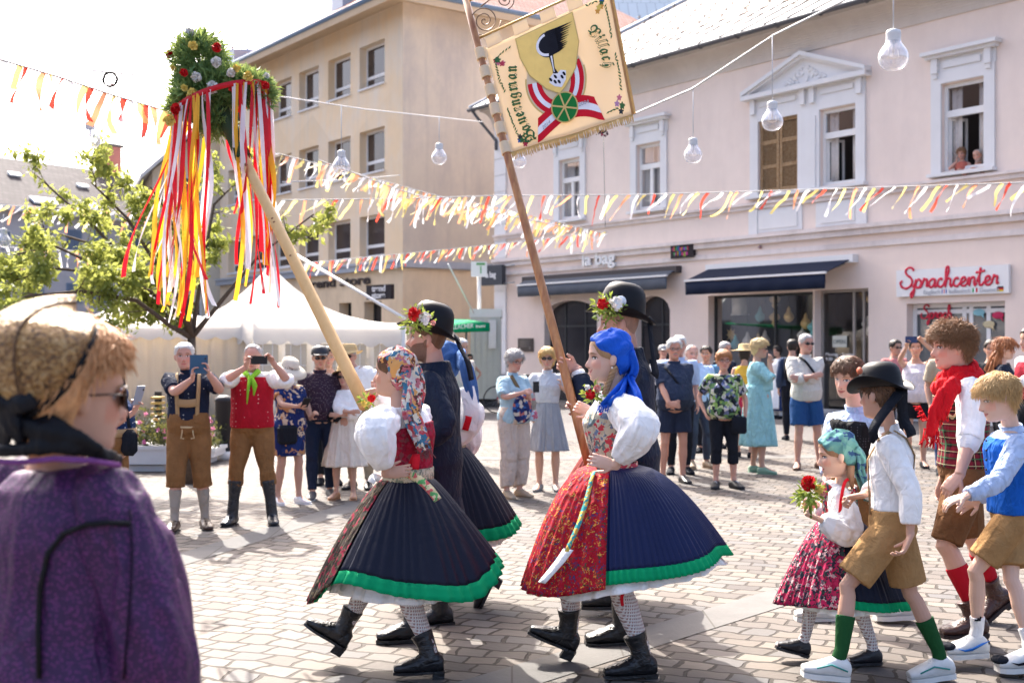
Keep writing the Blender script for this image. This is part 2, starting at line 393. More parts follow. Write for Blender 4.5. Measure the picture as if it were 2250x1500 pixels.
class Person:
    def __init__(s, label, at, H, yaw, kind='m', look=0, nod=0, tilt=0, J={}, arms={}, legs={}, skinm=None, hs=None, fat=0.0, vox=.010, bare=False, group=None, fing=.35, lean=0.0, nof=False, bend=0):
        s.s = H/1.75; s.kind = kind; s.B = BD[kind]; s.vox = vox; s.fat = fat; s.H = H
        at = Vector(at); s.at = at
        s.f = np.array([sin(R(yaw)), -cos(R(yaw)), 0]); s.l = np.array([cos(R(yaw)), sin(R(yaw)), 0]); s.u = np.array([0, 0, 1.])
        s.root = empty('person', at, label, 'person', group)
        def W(t):
            if isinstance(t, Vector): return np.array(list(t))
            return np.array(list(at))+(s.l*t[0]+s.f*t[1]+s.u*t[2])*s.s
        s.W = W
        sh, hp = s.B['sh'], s.B['hip']; ln = lean
        D = dict(pelvis=(0, 0, .95), waist=(0, ln*.3, 1.09), chest=(0, ln*.75, 1.29), neck=(0, ln-.012, 1.485), head=(0, ln*1.15+.022, 1.632))
        if kind == 'c': D['head'] = (0, ln*1.15+.022, 1.612); D['neck'] = (0, ln-.012, 1.465)
        for k in D: D[k] = W(J[k]) if k in J else W(D[k])
        s.J = D
        # shoulders and hips: from pelvis/chest line unless given
        tw = J.get('twist', 0); ls = s.l*cos(R(tw))+s.f*sin(R(tw))
        upv = nrm(D['neck']-D['chest']) if 'chest' in J or 'neck' in J else s.u
        for sg, k in ((1, 'L'), (-1, 'R')):
            D['sh'+k] = W(J['sh'+k]) if 'sh'+k in J else D['neck']+ls*sg*sh*s.s-upv*.095*s.s
            D['hip'+k] = W(J['hip'+k]) if 'hip'+k in J else D['pelvis']+s.l*sg*hp*s.s-s.u*.03*s.s
            a = arms.get(k, 'down')
            if a == 'down': a = ((sg*.235, .03, .90), (sg*.2, -1, 0))
            wr, hint = a[0], a[1]
            hv = s.dv(hint)
            D['el'+k], D['wr'+k] = ik(D['sh'+k], W(wr), .285*s.s, .25*s.s, hv)
            g = legs.get(k, None)
            if g is None: g = ((sg*.10, 0, .085), (sg*.2, 1, 0), None)
            an = W(g[0]); hint = g[1] if len(g) > 1 and g[1] else (sg*.1, 1, 0)
            D['kn'+k], D['an'+k] = ik(D['hip'+k], an, .425*s.s, .41*s.s, s.dv(hint))
            td = g[2] if len(g) > 2 and g[2] else (sg*.25, 1, 0)
            D['toe'+k] = nrm(s.dv(td))
        s.latS = nrm(D['shL']-D['shR']); s.latH = nrm(D['hipL']-D['hipR'])
        # head frame
        hy = yaw+look; hf = np.array([sin(R(hy)), -cos(R(hy)), 0]); hl = np.array([cos(R(hy)), sin(R(hy)), 0])
        hf2 = hf*cos(R(nod))-s.u*sin(R(nod)); hu = np.cross(hl, hf2)
        hu = nrm(hu); hu = -hu if hu[2] < 0 else hu
        hl2 = hl*cos(R(tilt))+hu*sin(R(tilt)); hu2 = hu*cos(R(tilt))-hl*sin(R(tilt))
        s.HA = np.array([hl2, hf2, hu2]); s.hs = hs or (s.s*1.06 if kind != 'c' else max(s.s*1.12, .86)); s.hc = D['head']
        s.skin = skinm or SK['light']; s.arms = arms; s.fing = fing; s.nof = nof
        s.bod()
    def dv(s, t):
        return np.array(list(t)) if isinstance(t, (Vector, np.ndarray)) else s.l*t[0]+s.f*t[1]+s.u*t[2]
    def HP(s, p):          # head-local point(s) -> world
        return s.hc+(np.asarray(p, float)*s.hs)@s.HA
    def rings(s, off=0.0, i0=0, i1=11, belly=1, flare=0, lift=0):
        D, T, k = s.J, s.B['tor'], s.s
        sm = (D['shL']+D['shR'])/2
        P = [D['pelvis']-s.u*.115*k, D['pelvis']-s.u*.055*k, D['pelvis'], D['pelvis']*.5+D['waist']*.5, D['waist'], D['waist']*.5+D['chest']*.5,
             D['chest'], D['chest']*.45+sm*.55, sm+(D['neck']-sm)*.18, sm+(D['neck']-sm)*.66, D['neck']+(s.hc-D['neck'])*.12]
        bel = [0, .3, .6, 1, 1, .7, .3, 0, 0, 0, 0]
        out = []; t = np.linspace(0, 2*pi, 28, endpoint=False)
        for i in range(i0, i1):
            w = i/10.; lat = nrm(s.latH*(1-w)+s.latS*w)
            ax = nrm(P[min(i+1, 10)]-P[max(i-1, 0)]); lat = nrm(lat-ax*np.dot(lat, ax)); fw = np.cross(ax, lat)
            if np.dot(fw, s.f) < 0: fw = -fw
            rx, ry = T[i]; fb = bel[i]*s.fat*belly
            rx = (rx+fb*.45)*k+off+(flare if i < 3 else 0); ry = (ry+fb*.8)*k+off+(flare if i < 3 else 0)
            c = P[i]+fw*fb*.5*k
            if s.kind == 'f' and i in (6, 5): c = c+fw*.012*k
            ct, st = np.cos(t), np.sin(t); e = .9
            out.append(c+np.outer(np.sign(ct)*np.abs(ct)**e*rx, lat)+np.outer(np.sign(st)*np.abs(st)**e*ry, fw))
        return out
    def arm(s, m, k, off=0.0, t0=0.0, t1=2.0, mul=1.0, puff=0, mi=0, n=12):
        D = s.J; a, e, w_ = D['sh'+k], D['el'+k], D['wr'+k]; q = s.B['arm']*s.s
        st = [(0, .056), (.12, .055), (.4, .049), (.7, .044), (.92, .041), (1.08, .041), (1.3, .042), (1.6, .035), (1.85, .028), (2.0, .0275)]
        inn = D["neck"]*.3+a*.7
        P, Rr = [], []
        def at(t): return a+(e-a)*t if t <= 1 else e+(w_-e)*(t-1)
        ts = sorted(set([t for t, _ in st if t0 <= t <= t1]+[t0, t1]+([round(x, 3) for x in np.arange(t0, t1, .08)] if puff else [])))
        if puff: n = 28
        if t0 == 0: P.append(inn-s.u*.012*s.s); Rr.append(.046*q+off*.6)
        for t in ts:
            r = float(np.interp(t, [x for x, _ in st], [y for _, y in st]))*q*mul+off
            if puff: r += puff*math.sin(pi*min(1, max(0, (t-t0)/(t1-t0))))**.7
            P.append(at(t)); Rr.append(r)
        # soften the bend
        P = np.array(P)
        for _ in range(6 if puff else 1):
            for i in range(2, len(P)-1):
                if abs(ts[min(i-1 if t0 == 0 else i, len(ts)-1)]-1) < (.3 if puff else .1): P[i] = P[i]*.6+(P[i-1]+P[i+1])*.2
        m.tube(P, Rr, n, mi, rnd='s', rip=(lambda i, t: 1+.055*np.sin(9*t+2*np.sin(i*.35))+.045*np.sin(5*t-i*.33)+.03*np.sin(14*t+i*.2)) if puff else None)
    def leg(s, m, k, off=0.0, t0=0.0, t1=2.0, mul=1.0, mi=0, flare=0.0, n=14):
        D = s.J; a, e, w_ = D['hip'+k], D['kn'+k], D['an'+k]; q = s.B['leg']*s.s
        st = [(0, .086), (.25, .083), (.6, .068), (.88, .055), (1.0, .053), (1.12, .051), (1.35, .055), (1.6, .044), (1.85, .034), (2.0, .036)]
        ts = sorted(set([t for t, _ in st if t0 <= t <= t1]+[t0, t1])); P, Rr = [], []
        for t in ts:
            p = a+(e-a)*t if t <= 1 else e+(w_-e)*(t-1)
            if 1.1 < t < 1.9: p = p-nrm(np.cross(np.cross(w_-e, s.f), w_-e))*.012*s.s
            P.append(p); Rr.append(float(np.interp(t, [x for x, _ in st], [y for _, y in st]))*q*mul+off+flare*max(0, t-t0)/(t1-t0))
        m.tube(P, Rr, n, mi, ref=s.latH, rnd='s' if t0 == 0 else False)
    def hand(s, m, k):
        D = s.J; sg = 1 if k == 'L' else -1; A = s.arms.get(k, None); wv = D['wr'+k]; fd = nrm(D['wr'+k]-D['el'+k]); q = s.s*(.95 if s.kind == 'm' else .85)
        if s.kind == 'c': q = s.s*1.0
        hd, pn, curl = fd, -s.l*sg, s.fing
        if isinstance(A, tuple) and len(A) > 2 and A[2] is not None: hd = nrm(s.dv(A[2]))
        if isinstance(A, tuple) and len(A) > 3 and A[3] is not None: pn = s.dv(A[3])
        if isinstance(A, tuple) and len(A) > 4: curl = A[4]
        pn = nrm(pn-hd*np.dot(pn, hd)); sd_ = np.cross(hd, pn)*sg   # towards the thumb
        # for a left hand with palm inward and fingers down the thumb points forward
        m.tube([wv-hd*.02*q, wv+hd*.02*q, wv+hd*.055*q, wv+hd*.088*q], [(.026*q, .018*q), (.034*q, .0175*q), (.041*q, .016*q), (.039*q, .013*q)], 10, ref=sd_, rnd=True)
        for j, (o, L) in enumerate(((.030, .070), (.010, .080), (-.010, .074), (-.029, .058))):
            p = wv+hd*.085*q+sd_*o*q; P = [p-hd*.02*q, p]; d = nrm(hd+sd_*o*2.0); ang = 0
            for sl_, cf in ((.44, .7), (.31, 1.0), (.25, .7)):
                ang += curl*cf*(1+.08*j); dd = d*cos(ang)+pn*sin(ang); p = p+dd*L*sl_*q; P.append(p)
            m.tube(P, [.0095*q, .0092*q, .0085*q, .0078*q, .0065*q], 7, rnd=True)
        b0 = wv+hd*.025*q+sd_*.026*q; th = nrm(hd*.62+sd_*.75+pn*.35); t2 = nrm(hd*.8+sd_*.25+pn*(.4+curl*.5))
        m.tube([b0, b0+th*.034*q, b0+th*.034*q+t2*.028*q, b0+th*.034*q+t2*.052*q], [.0145*q, .0115*q, .010*q, .0075*q], 8, rnd=True)
        s.J['hand'+k] = wv+hd*.085*q+pn*.03*q
    def bod(s):
        m = M(); k = s.s
        m.loft(s.rings(-.006*k)); m.ell(s.J['pelvis']-s.u*.04*k, (.13*k, .1*k, .1*k), (s.latH, s.f, s.u))
        for c in 'LR':
            s.arm(m, c); s.leg(m, c); s.hand(m, c)
            if not s.nof: s.foot(m, c, 0, bare=True)
        nk = .058*k if s.kind == 'm' else .047*k
        hb = s.HP([0, -.03, -.07]); m.tube([s.J['neck']-s.u*.03*k, s.J['neck']*.5+hb*.5, hb, s.HP([0, -.02, -.02])], [nk*1.15, nk, nk*.98, nk*.9], 16)
        G = head_grid(wide=1.0 if s.kind == 'm' else .96); m.loft(s.HP(G))
        for sg in (1, -1):
            ea = np.array([[0.35*sg, .0, 0.1], [0, 1, .15], [0, -.15, 1]]); ea = np.array([nrm(q) for q in ea])@s.HA
            m.ell(s.HP([sg*.0765, -.012, -.008]), (.0075*s.hs*2, .017*s.hs, .031*s.hs), ea, 12, 9)
        b = m.build('body', s.skin, s.root); s.body = b
        voxel(b, s.vox*.62 if s.vox < .009 else s.vox*.75, 1, head=(s.hc-np.array(list(s.at)), s.HA, s.hs))
    def foot(s, m, k, off=.008, bare=False, L=.262, mi=0, high=0, heel=0, wide=1.0, sole=0, smi=1, pointy=0):
        D = s.J; a = D['an'+k]; d = D['toe'+k]; q = s.s*(1.0 if s.kind != 'c' else 1.0); L = L/.262
        lat = nrm(np.cross(s.u, d)) if abs(d[2]) < .95 else s.l
        up = nrm(np.cross(d, lat)); up = -up if up[2] < 0 else up
        base = a-up*.085*s.s
        st = [(-.062, .030, .06), (-.045, .036, .085), (-.01, .037, .095), (.03, .037, .09), (.08, .042, .066), (.125, .046, .048), (.16, .040, .036), (.185, .024, .024)]
        rings = []; t = np.linspace(0, 2*pi, 16, endpoint=False)
        for x, w_, h in st:
            if pointy and x > .1: w_ *= 1-.35*(x-.1)/.09*pointy
            w_ = w_*wide*q+off; h = h*q+off; c = base+d*x*q*L+up*(h/2-(0 if not bare else -.006*q))
            sn = np.sin(t); z = np.where(sn > 0, sn*h/2, np.maximum(sn*1.5, -1)*h/2)
            rings.append(c+np.outer(np.cos(t)*w_, lat)+np.outer(z, up))
        if not bare: rings[0] = (rings[0]-rings[0].mean(0))*1+rings[0].mean(0)-d*off*.5; rings[-1] = rings[-1]+d*off
        m.loft(rings, mi)
        if high: m.tube([a-up*.035*s.s, a+nrm(D['kn'+k]-a)*high*.5*s.s, a+nrm(D['kn'+k]-a)*high*s.s], [.044*q+off, .042*q+off, .050*q+off+.12*high*q*.3], 14, mi, ref=s.latH)
        return base, d, lat, up
    def shoes(s, mt, off=.008, high=0, heel=0, sole=.018, solem=None, L=.262, name='shoe', wide=1.0, pointy=0, which='LR', vox=None, laces=None, taper=True):
        for k in which:
            m = M(); base, d, lat, up = s.foot(m, k, off, high=high, L=L, wide=wide, pointy=pointy)
            o = m.build(name, mt, s.root); voxel(o, (vox or max(.005, s.vox*.8)), 2, disp=.002 if high else 0, dscale=30)
            m = M(); q = s.s; Lq = L/.262; P = []
            ol = [(-.072, .018), (-.06, .032), (-.02, .037), (.03, .034), (.08, .043), (.13, .048), (.17, .040), (.197, .020)]
            if pointy: ol = [(x, w_*(1-.3*max(0, x-.09)/.1*pointy)) for x, w_ in ol]
            fr = [base+d*x*q*Lq+lat*(w_*q*wide+off) for x, w_ in ol]; bk = [base+d*x*q*Lq-lat*(w_*q*wide+off) for x, w_ in ol[::-1]]
            m.prism(fr+bk, -up*sole*q+d*0)
            if heel:
                hp = [base+d*x*q*Lq+lat*y*q for x, y in ((-.072, .022), (-.01, .03), (-.01, -.03), (-.072, -.022))]
                m.prism([p-up*sole*.8*q for p in hp], -up*heel*q+d*.008*q)
            so_ = m.build('heel' if heel else 'sole', solem or mt, o, smooth=False)
            so_.location = (0, 0, 0)
            if laces is not None:
                m = M()
                for i in range(5):
                    c = base+d*(.055+.014*i)*q+up*(.085-.009*i)*q
                    m.tube([c-lat*.022*q, c+up*.006*q, c+lat*.022*q+d*.012*q], .0028*q, 5)
                m.build('laces', laces, o)
    # ---- clothes
    def top(s, mt, sleeve=2.0, off=.014, smul=1.06, hem=2, name='shirt', neck=10, puff=0, flare=.0, disp=.004, arms='LR', vox=None, soff=.006, drop=0, dscale=11):
        m = M(); rg = s.rings(off, hem, neck, flare=flare)
        if drop: rg = [rg[0]-s.u*drop*s.s]+rg
        m.loft(rg)
        for k in arms:
            if sleeve > 0: s.arm(m, k, off*.6+soff, 0, sleeve, smul, puff)
        o = m.build(name, mt, s.root); voxel(o, vox or s.vox, 2, disp, dscale); return o
    def trousers(s, mt, to=1.95, off=.012, mul=1.08, flare=0, name='trousers', wst=4.4, disp=.004, vox=None, dscale=11):
        m = M(); hi = int(wst); rg = s.rings(off, 1, hi+1); m.loft(rg)
        m.ell(s.J['pelvis']-s.u*.045*s.s, (.145*s.s+off, .112*s.s+off, .1*s.s), (s.latH, s.f, s.u))
        for k in 'LR': s.leg(m, k, off, 0, to, mul, flare=flare)
        o = m.build(name, mt, s.root); voxel(o, vox or s.vox, 2, disp, dscale); return o
    def socks(s, mt, t0=1.3, t1=2.0, off=.005, name='sock', which='LR', foot=True):
        for k in which:
            m = M(); s.leg(m, k, off, t0, t1)
            if foot: s.foot(m, k, .004)
            voxel(m.build(name, mt, s.root), s.vox*.8, 1)
    def skirt(s, mt, wr=.13, hr=(.38, .38), zt=1.06, zb=.45, hc=(0, 0), N=200, K=44, pa=.010, name='skirt', wave=None, a0=0, a1=2*pi, off=0, curve=.75, trim=None, trimh=.12, cw=None, rows=22, ry=.8, hemz=None, thick=True, seed=0, top_w=None):
        """pleated cloth from the waist to the hem; angle 0 = the wearer's left, pi/2 = front"""
        full = a1-a0 > 6.2; n = N if full else int(N*(a1-a0)/6.283)+2
        t = np.linspace(a0, a1, n, endpoint=not full)
        cwv = s.W(cw) if cw is not None else s.J['waist']; cwv = np.array([cwv[0], cwv[1], 0]); zt_ = zt*s.s+s.at.z; zb_ = zb*s.s+s.at.z
        chv = cwv+(s.l*hc[0]+s.f*hc[1])*s.s
        def ring(v):
            q = v**curve; rx = (wr*(1-q)+hr[0]*q)*s.s+off; rf = (wr*ry*(1-q)+hr[1]*q)*s.s+off
            pa_ = pa*s.s*(.25+.75*v); r = pa_*np.sin(t*K+2.6*np.sin(t*3+seed)+1.3*np.sin(t*11+seed))+.016*s.s*v*np.sin(t*7+seed*2)+.020*s.s*v*np.sin(t*4+seed)
            c = cwv*(1-q)+chv*q
            z = zt_+(zb_-zt_)*v+((hemz(t) if hemz else 0*t)*s.s*v**1.5)
            p = c+np.outer(np.cos(t)*(rx+r), s.l)+np.outer(np.sin(t)*(rf+r), s.f); p[:, 2] = z
            return p
        vs = np.linspace(0, 1, rows); vt = 1-trimh
        def mk(nm, vv, mat_, o=0):
            G = np.array([ring(v) for v in vv]); U = np.array([[(a/6.283, v) for a in t] for v in vv]).reshape(-1, 2)
            if full: G = np.concatenate([G, G[:, :1]], 1); U = np.array([[(a/6.283, v) for a in list(t)+[a1]] for v in vv]).reshape(-1, 2)
            m = M(); m.grid(G); ob = m.build(nm, mat_, s.root, uv=U)
            if thick: q = ob.modifiers.new('t', 'SOLIDIFY'); q.thickness = .004; q.offset = -1
            return ob
        if trim is None: return mk(name, vs, mt)
        o = mk(name, np.linspace(0, vt, rows), mt); h = mk('hem_trim', np.linspace(vt, 1, 4), trim)
        h.parent = o; return o
    def part(s, m, name, mt, smooth=True, parent=None): return m.build(name, mt, parent or s.root, smooth)
    def capshell(s, mt, low, off=.01, name='hair', amp=0, seed=1, nr=20, wide=1.0, vox=0, top=.121):
        G = shell(low, off, nr=nr, amp=amp, seed=seed, wide=wide, top=top); I = shell(low, 0.0015, nr=nr, wide=wide, top=top*.99)
        m = M(); m.loft(s.HP(G), cap=(False, True)); m.loft(s.HP(I[:, ::-1]), cap=(False, True))
        m.loft(s.HP(np.array([G[0], I[0]])[:, ::-1]), cap=(False, False))
        return m.build(name, mt, s.root)
    def hair(s, mt, style='short', amp=.004, vol=.014, n=0, L=.05, seed=2, low=None, name='hair', fringe=0, thick=.0022, comb=(0, -.2, -.8), wide=1.0, curl=0, out=.22):
        n = int(n*1.7)
        st = dict(short=(.072, .02, -.02, -.07), crop=(.08, .03, -.01, -.055), bald=(.112, .06, -.005, -.06), bob=(.062, .0, -.085, -.115), fem=(.06, .005, -.05, -.095), boy=(.05, .01, -.03, -.075))[style]
        low = low or lowcurve(*st)
        m = M(); G = shell(low, vol, amp=amp, seed=seed, wide=wide); I = shell(low, .001, wide=wide, top=.119)
        m.loft(s.HP(G), cap=(False, True)); m.loft(s.HP(I[:, ::-1]), cap=(False, True)); m.loft(s.HP(np.array([G[0], I[0]])[:, ::-1]), cap=(False, False))
        rs = np.random.RandomState(seed)
        for i in range(n):
            th = rs.uniform(0, 2*pi); u = rs.uniform(0, 1)**(.8); z0 = low(th); z = z0+(.119-z0)*u
            p = head_pts(np.array([z]), np.array([th]), bumps=False, wide=wide)[0]; c = nrm(p-np.array([0, -.01, 0]))
            p = p+c*vol*.8; cb = np.array(comb, float)+(np.array([0, fringe, -.2]) if p[1] > .03 else 0); cb = cb-c*np.dot(cb, c)
            d = nrm(nrm(cb)+c*out+rs.normal(size=3)*(.22+curl*.5)); P = [p]; l_ = L*rs.uniform(.6, 1.2)/4; dd = d
            for j in range(4):
                dd = nrm(dd+np.array([0, 0, -.25])+rs.normal(size=3)*(.08+curl)); c2 = nrm(P[-1]-np.array([0, -.01, 0])); k_ = np.dot(dd, c2)
                if k_ < .04: dd = nrm(dd-c2*(k_-.04))
                P.append(P[-1]+dd*l_)
            m.tube(s.HP(np.array(P)), [thick*s.hs*1.3, thick*s.hs*1.6, thick*s.hs*1.4, thick*s.hs, thick*.25*s.hs], 4)
        return m.build(name, mt, s.root)
    def lathehat(s, prof, mt, z=.06, y=-.008, pitch=0, roll=0, sy=1.18, name='hat', brimwarp=0, n=40, mi=None, parent=None):
        """profile of (radius, height) pairs round the head"""
        A = Matrix.Rotation(R(pitch), 3, 'X')@Matrix.Rotation(R(roll), 3, 'Y'); A = np.array(A).T
        t = np.linspace(0, 2*pi, n, endpoint=False); Rg = []
        for r, h in prof:
            q = np.stack([np.cos(t)*r, np.sin(t)*r*sy, np.full(n, h)], 1)
            if brimwarp: q[:, 2] += brimwarp*np.clip(r-.1, 0, 1)*np.cos(2*t)*1.0
            Rg.append(s.HP(q@A+np.array([0, y, z])))
        m = M(); m.loft(Rg, cap=(False, False)); o = m.build(name, mt, parent or s.root)
        return o
    def glasses(s, lens, frame, dark=True, name='sunglasses', h=.016, w_=.027):
        m = M()
        for sg in (1, -1):
            t = np.linspace(0, 2*pi, 14, endpoint=False)
            o = np.stack([sg*.032+np.cos(t)*w_, .094-.012*np.abs(np.cos(t)*w_/.027+sg*.0)*((np.cos(t)*sg) > 0), .001+np.sin(t)*h], 1)
            if dark: m.loft([s.HP(o), s.HP(o+np.array([0, .003, 0]))])
            m.tube(list(s.HP(o*np.array([1, 1, 1])+np.array([0, .002, 0])))+[s.HP(o[0]+np.array([0, .002, 0]))], .0017*s.hs, 5, mi=1)
            m.tube([s.HP([sg*.057, .088, .006]), s.HP([sg*.078, .045, .006]), s.HP([sg*.083, -.005, .002])], .0022*s.hs, 5, mi=1)
        m.tube([s.HP([-.007, .097, .004]), s.HP([0, .099, .006]), s.HP([.007, .097, .004])], .002*s.hs, 5, mi=1)
        return m.build(name, [lens, frame], s.root)
    def strap(s, mt, pts, w_=.02, name='strap', parent=None, th=.003):
        m = M(); P = [np.array(s.W(p)) if not isinstance(p, np.ndarray) else p for p in pts]
        # smooth the path
        Q = [P[0]]
        for i in range(len(P)-1):
            for j in range(1, 5):
                t = j/4; p0 = P[max(i-1, 0)]; p1 = P[i]; p2 = P[i+1]; p3 = P[min(i+2, len(P)-1)]
                Q.append(.5*((2*p1)+(-p0+p2)*t+(2*p0-5*p1+4*p2-p3)*t*t+(-p0+3*p1-3*p2+p3)*t**3))
        c = (s.J['pelvis']+s.J['chest'])/2
        D = fan_dirs(Q); rings = []
        for q, d in zip(Q, D):
            o = q-c; o[2] *= .2; o = nrm(o-d*np.dot(o, d)); sd_ = np.cross(d, o)
            rings.append([q+sd_*w_-o*th, q+sd_*w_+o*th, q-sd_*w_+o*th, q-sd_*w_-o*th])
        m.loft(rings); return m.build(name, mt, parent or s.root)
    def collar(s, mt, off=.012, h=.03, name='collar'):
        m = M(); rg = s.rings(off*.4, 9, 11); k = s.s
        c = (rg[1]).mean(0); ax = nrm(s.hc-s.J['neck']); r2 = c+(rg[1]-c)*1.10; 
        m.loft([r2-ax*.055*k, r2*1+ax*(h-.03)*k, c+(rg[1]-c)*1.0+ax*(h-.03)*k, c+(rg[1]-c)*1.0-ax*.055*k], cap=(False, False))
        return m.build(name, mt, s.root)
SK = {}
SK['light'] = skin('skin_light', (.62, .39, .30))
SK['tan'] = skin('skin_tanned', (.52, .30, .215))
SK['red'] = skin('skin_ruddy', (.55, .30, .23))
SK['pale'] = skin('skin_pale', (.70, .45, .34), brow=(.25, .15, .08), iris=(.1, .12, .15))
# ---------------------------------------------------------------- ground
U = np.array([.588, -.809, 0]); U = U/np.linalg.norm(U); NF = np.array([-U[1], U[0], 0])*-1   # along the fronts, and out of them
if NF[1] > 0: NF = -NF
def paving():
    b = NB('sett_paving', (.3, .27, .24), .75, spec=.25)
    nv = b.n('TexNoise'); b.l(b.obj(), nv.inputs[0]); nv.inputs['Scale'].default_value = .9; nv.inputs['Detail'].default_value = 1
    mx = b.n('Mix'); mx.data_type = 'VECTOR'; mx.inputs[0].default_value = .24; b.l(b.obj(), mx.inputs[4]); b.l(nv.outputs['Color'], mx.inputs[5])
    nw = b.n('TexNoise'); b.l(b.obj(), nw.inputs[0]); nw.inputs['Scale'].default_value = 4.5
    m2 = b.n('Mix'); m2.data_type = 'VECTOR'; m2.inputs[0].default_value = .075; b.l(mx.outputs[1], m2.inputs[4]); b.l(nw.outputs['Color'], m2.inputs[5])
    mp = b.mapping(rot=(0, 0, R(24)), src=m2.outputs[1])
    br = b.n('TexBrick'); b.l(mp, br.inputs[0]); br.inputs['Scale'].default_value = 1; br.inputs['Brick Width'].default_value = .14
    br.inputs['Row Height'].default_value = .108; br.inputs['Mortar Size'].default_value = .0085; br.inputs['Mortar Smooth'].default_value = .35; br.inputs['Bias'].default_value = 0
    br.inputs['Color1'].default_value = (0, 0, 0, 1); br.inputs['Color2'].default_value = (1, 1, 1, 1); br.inputs['Mortar'].default_value = (.5, .5, .5, 1)
    stone = b.ramp(br.outputs['Color'], [(0, (.055, .047, .046)), (.2, (.155, .125, .10)), (.4, (.085, .085, .09)), (.6, (.19, .16, .13)), (.8, (.10, .082, .070)), (1, (.165, .148, .135))])
    stone = b.mix(b.math('MULTIPLY', b.noise(40, 5, rough=.7), .35), stone, (.165, .150, .135))
    stone = b.mix(b.math('MULTIPLY', b.ramp(b.noise(.6, 5, rough=.7), [(.4, 0), (.65, 1)]), .5), stone, (.085, .075, .07))
    c = b.mix(br.outputs['Fac'], stone, b.mix(b.noise(3, 3), (.015, .012, .010), (.055, .043, .034)))
    b.col(c)
    h = b.math('ADD', b.math('MULTIPLY', b.math('SUBTRACT', 1.0, br.outputs['Fac']), 1.0), b.math('MULTIPLY', b.noise(30, 4), .35))
    b.bump(h, .012, .8); return b.m
def slabmat(name, c1, c2, wd=.9, rh=.5, rot=0):
    b = NB(name, c1, .8, spec=.2)
    br = b.n('TexBrick'); b.l(b.mapping(rot=(0, 0, rot)), br.inputs[0]); br.inputs['Scale'].default_value = 1; br.inputs['Brick Width'].default_value = wd
    br.inputs['Row Height'].default_value = rh; br.inputs['Mortar Size'].default_value = .006; br.inputs['Color1'].default_value = (*c1, 1); br.inputs['Color2'].default_value = (*c2, 1)
    br.inputs['Mortar'].default_value = (.08, .07, .06, 1)
    b.col(b.mix(b.math('MULTIPLY', b.ramp(b.noise(3, 6, rough=.75), [(.35, 0), (.7, 1)]), .55), b.mix(b.math('MULTIPLY', b.noise(60, 4), .4), br.outputs['Color'], sc3(c1, .6)), sc3(c1, .6))); b.bump(b.noise(60, 4), .003); return b.m
g = M(); g.grid([[(x, y, 0) for y in (-60, 0, 21.2, 400)] for x in (-200, 200)])
tag(g.build('ground', paving(), smooth=False), kind='structure')
g = M(); g.grid([[(-40, 21.3, .004), (60, 21.3, .004)], [(-40, 140, .004), (60, 140, .004)]])
tag(g.build('road', slabmat('road_setts', (.13, .12, .12), (.17, .16, .155), .22, .12), smooth=False), kind='structure')
SLAB = slabmat('granite_slabs', (.15, .145, .14), (.19, .18, .17), .6, 5)
def band(a, b_, w_, nm='paving_band'):
    a, b_ = Vector(a), Vector(b_); d = (b_-a).normalized(); n_ = Vector((-d.y, d.x, 0))*w_/2; z = Vector((0, 0, .004))
    m = M(); L = (b_-a).length
    m.add([a-n_+z, a+n_+z, b_+n_+z, b_-n_+z], [(0, 3, 2, 1)]); tag(m.build(nm, SLAB, smooth=False), kind='structure')
band(GP(900, 1560), GP(1850, 1270), .32)
band(GP(330, 1250), GP(800, 1105), .32); band(GP(600, 1010), GP(2250, 1000), .5)
band(GP(1040, 966), GP(2700, 966), .35, 'gutter_strip')

# ---------------------------------------------------------------- facade frames
class Face:
    """a building front: A its foot at one end, direction d along it, n out of it"""
    def __init__(s, A, d, n): s.A = np.array(A, float); s.d = nrm(d); s.n = nrm(n)
    def sh(s, px, py):
        q = (px-CX)/F_PX
        t = (s.A[0]-q*s.A[1])/(q*s.d[1]-s.d[0]); Z = s.A[1]+s.d[1]*t
        return t, EYE+(HY-py)/F_PX*Z
    def P(s, t, h, o=0): return s.A+s.d*t+s.n*o+np.array([0, 0, h])
    def box(s, m, t0, t1, h0, h1, o0, o1, mi=0):
        m.box(s.P((t0+t1)/2, (h0+h1)/2, (o0+o1)/2), (abs(t1-t0), abs(o1-o0), abs(h1-h0)), (s.d, s.n, (0, 0, 1)), mi)
    def rect(s, x0, y0, x1, y1):      # pixel box (left, top, right, bottom, tops measured at the middle) -> t0,t1,h0,h1
        t0, _ = s.sh(x0, 0); t1, _ = s.sh(x1, 0); _, ha = s.sh((x0+x1)/2, y0); _, hb = s.sh((x0+x1)/2, y1); return min(t0, t1), max(t0, t1), hb, ha
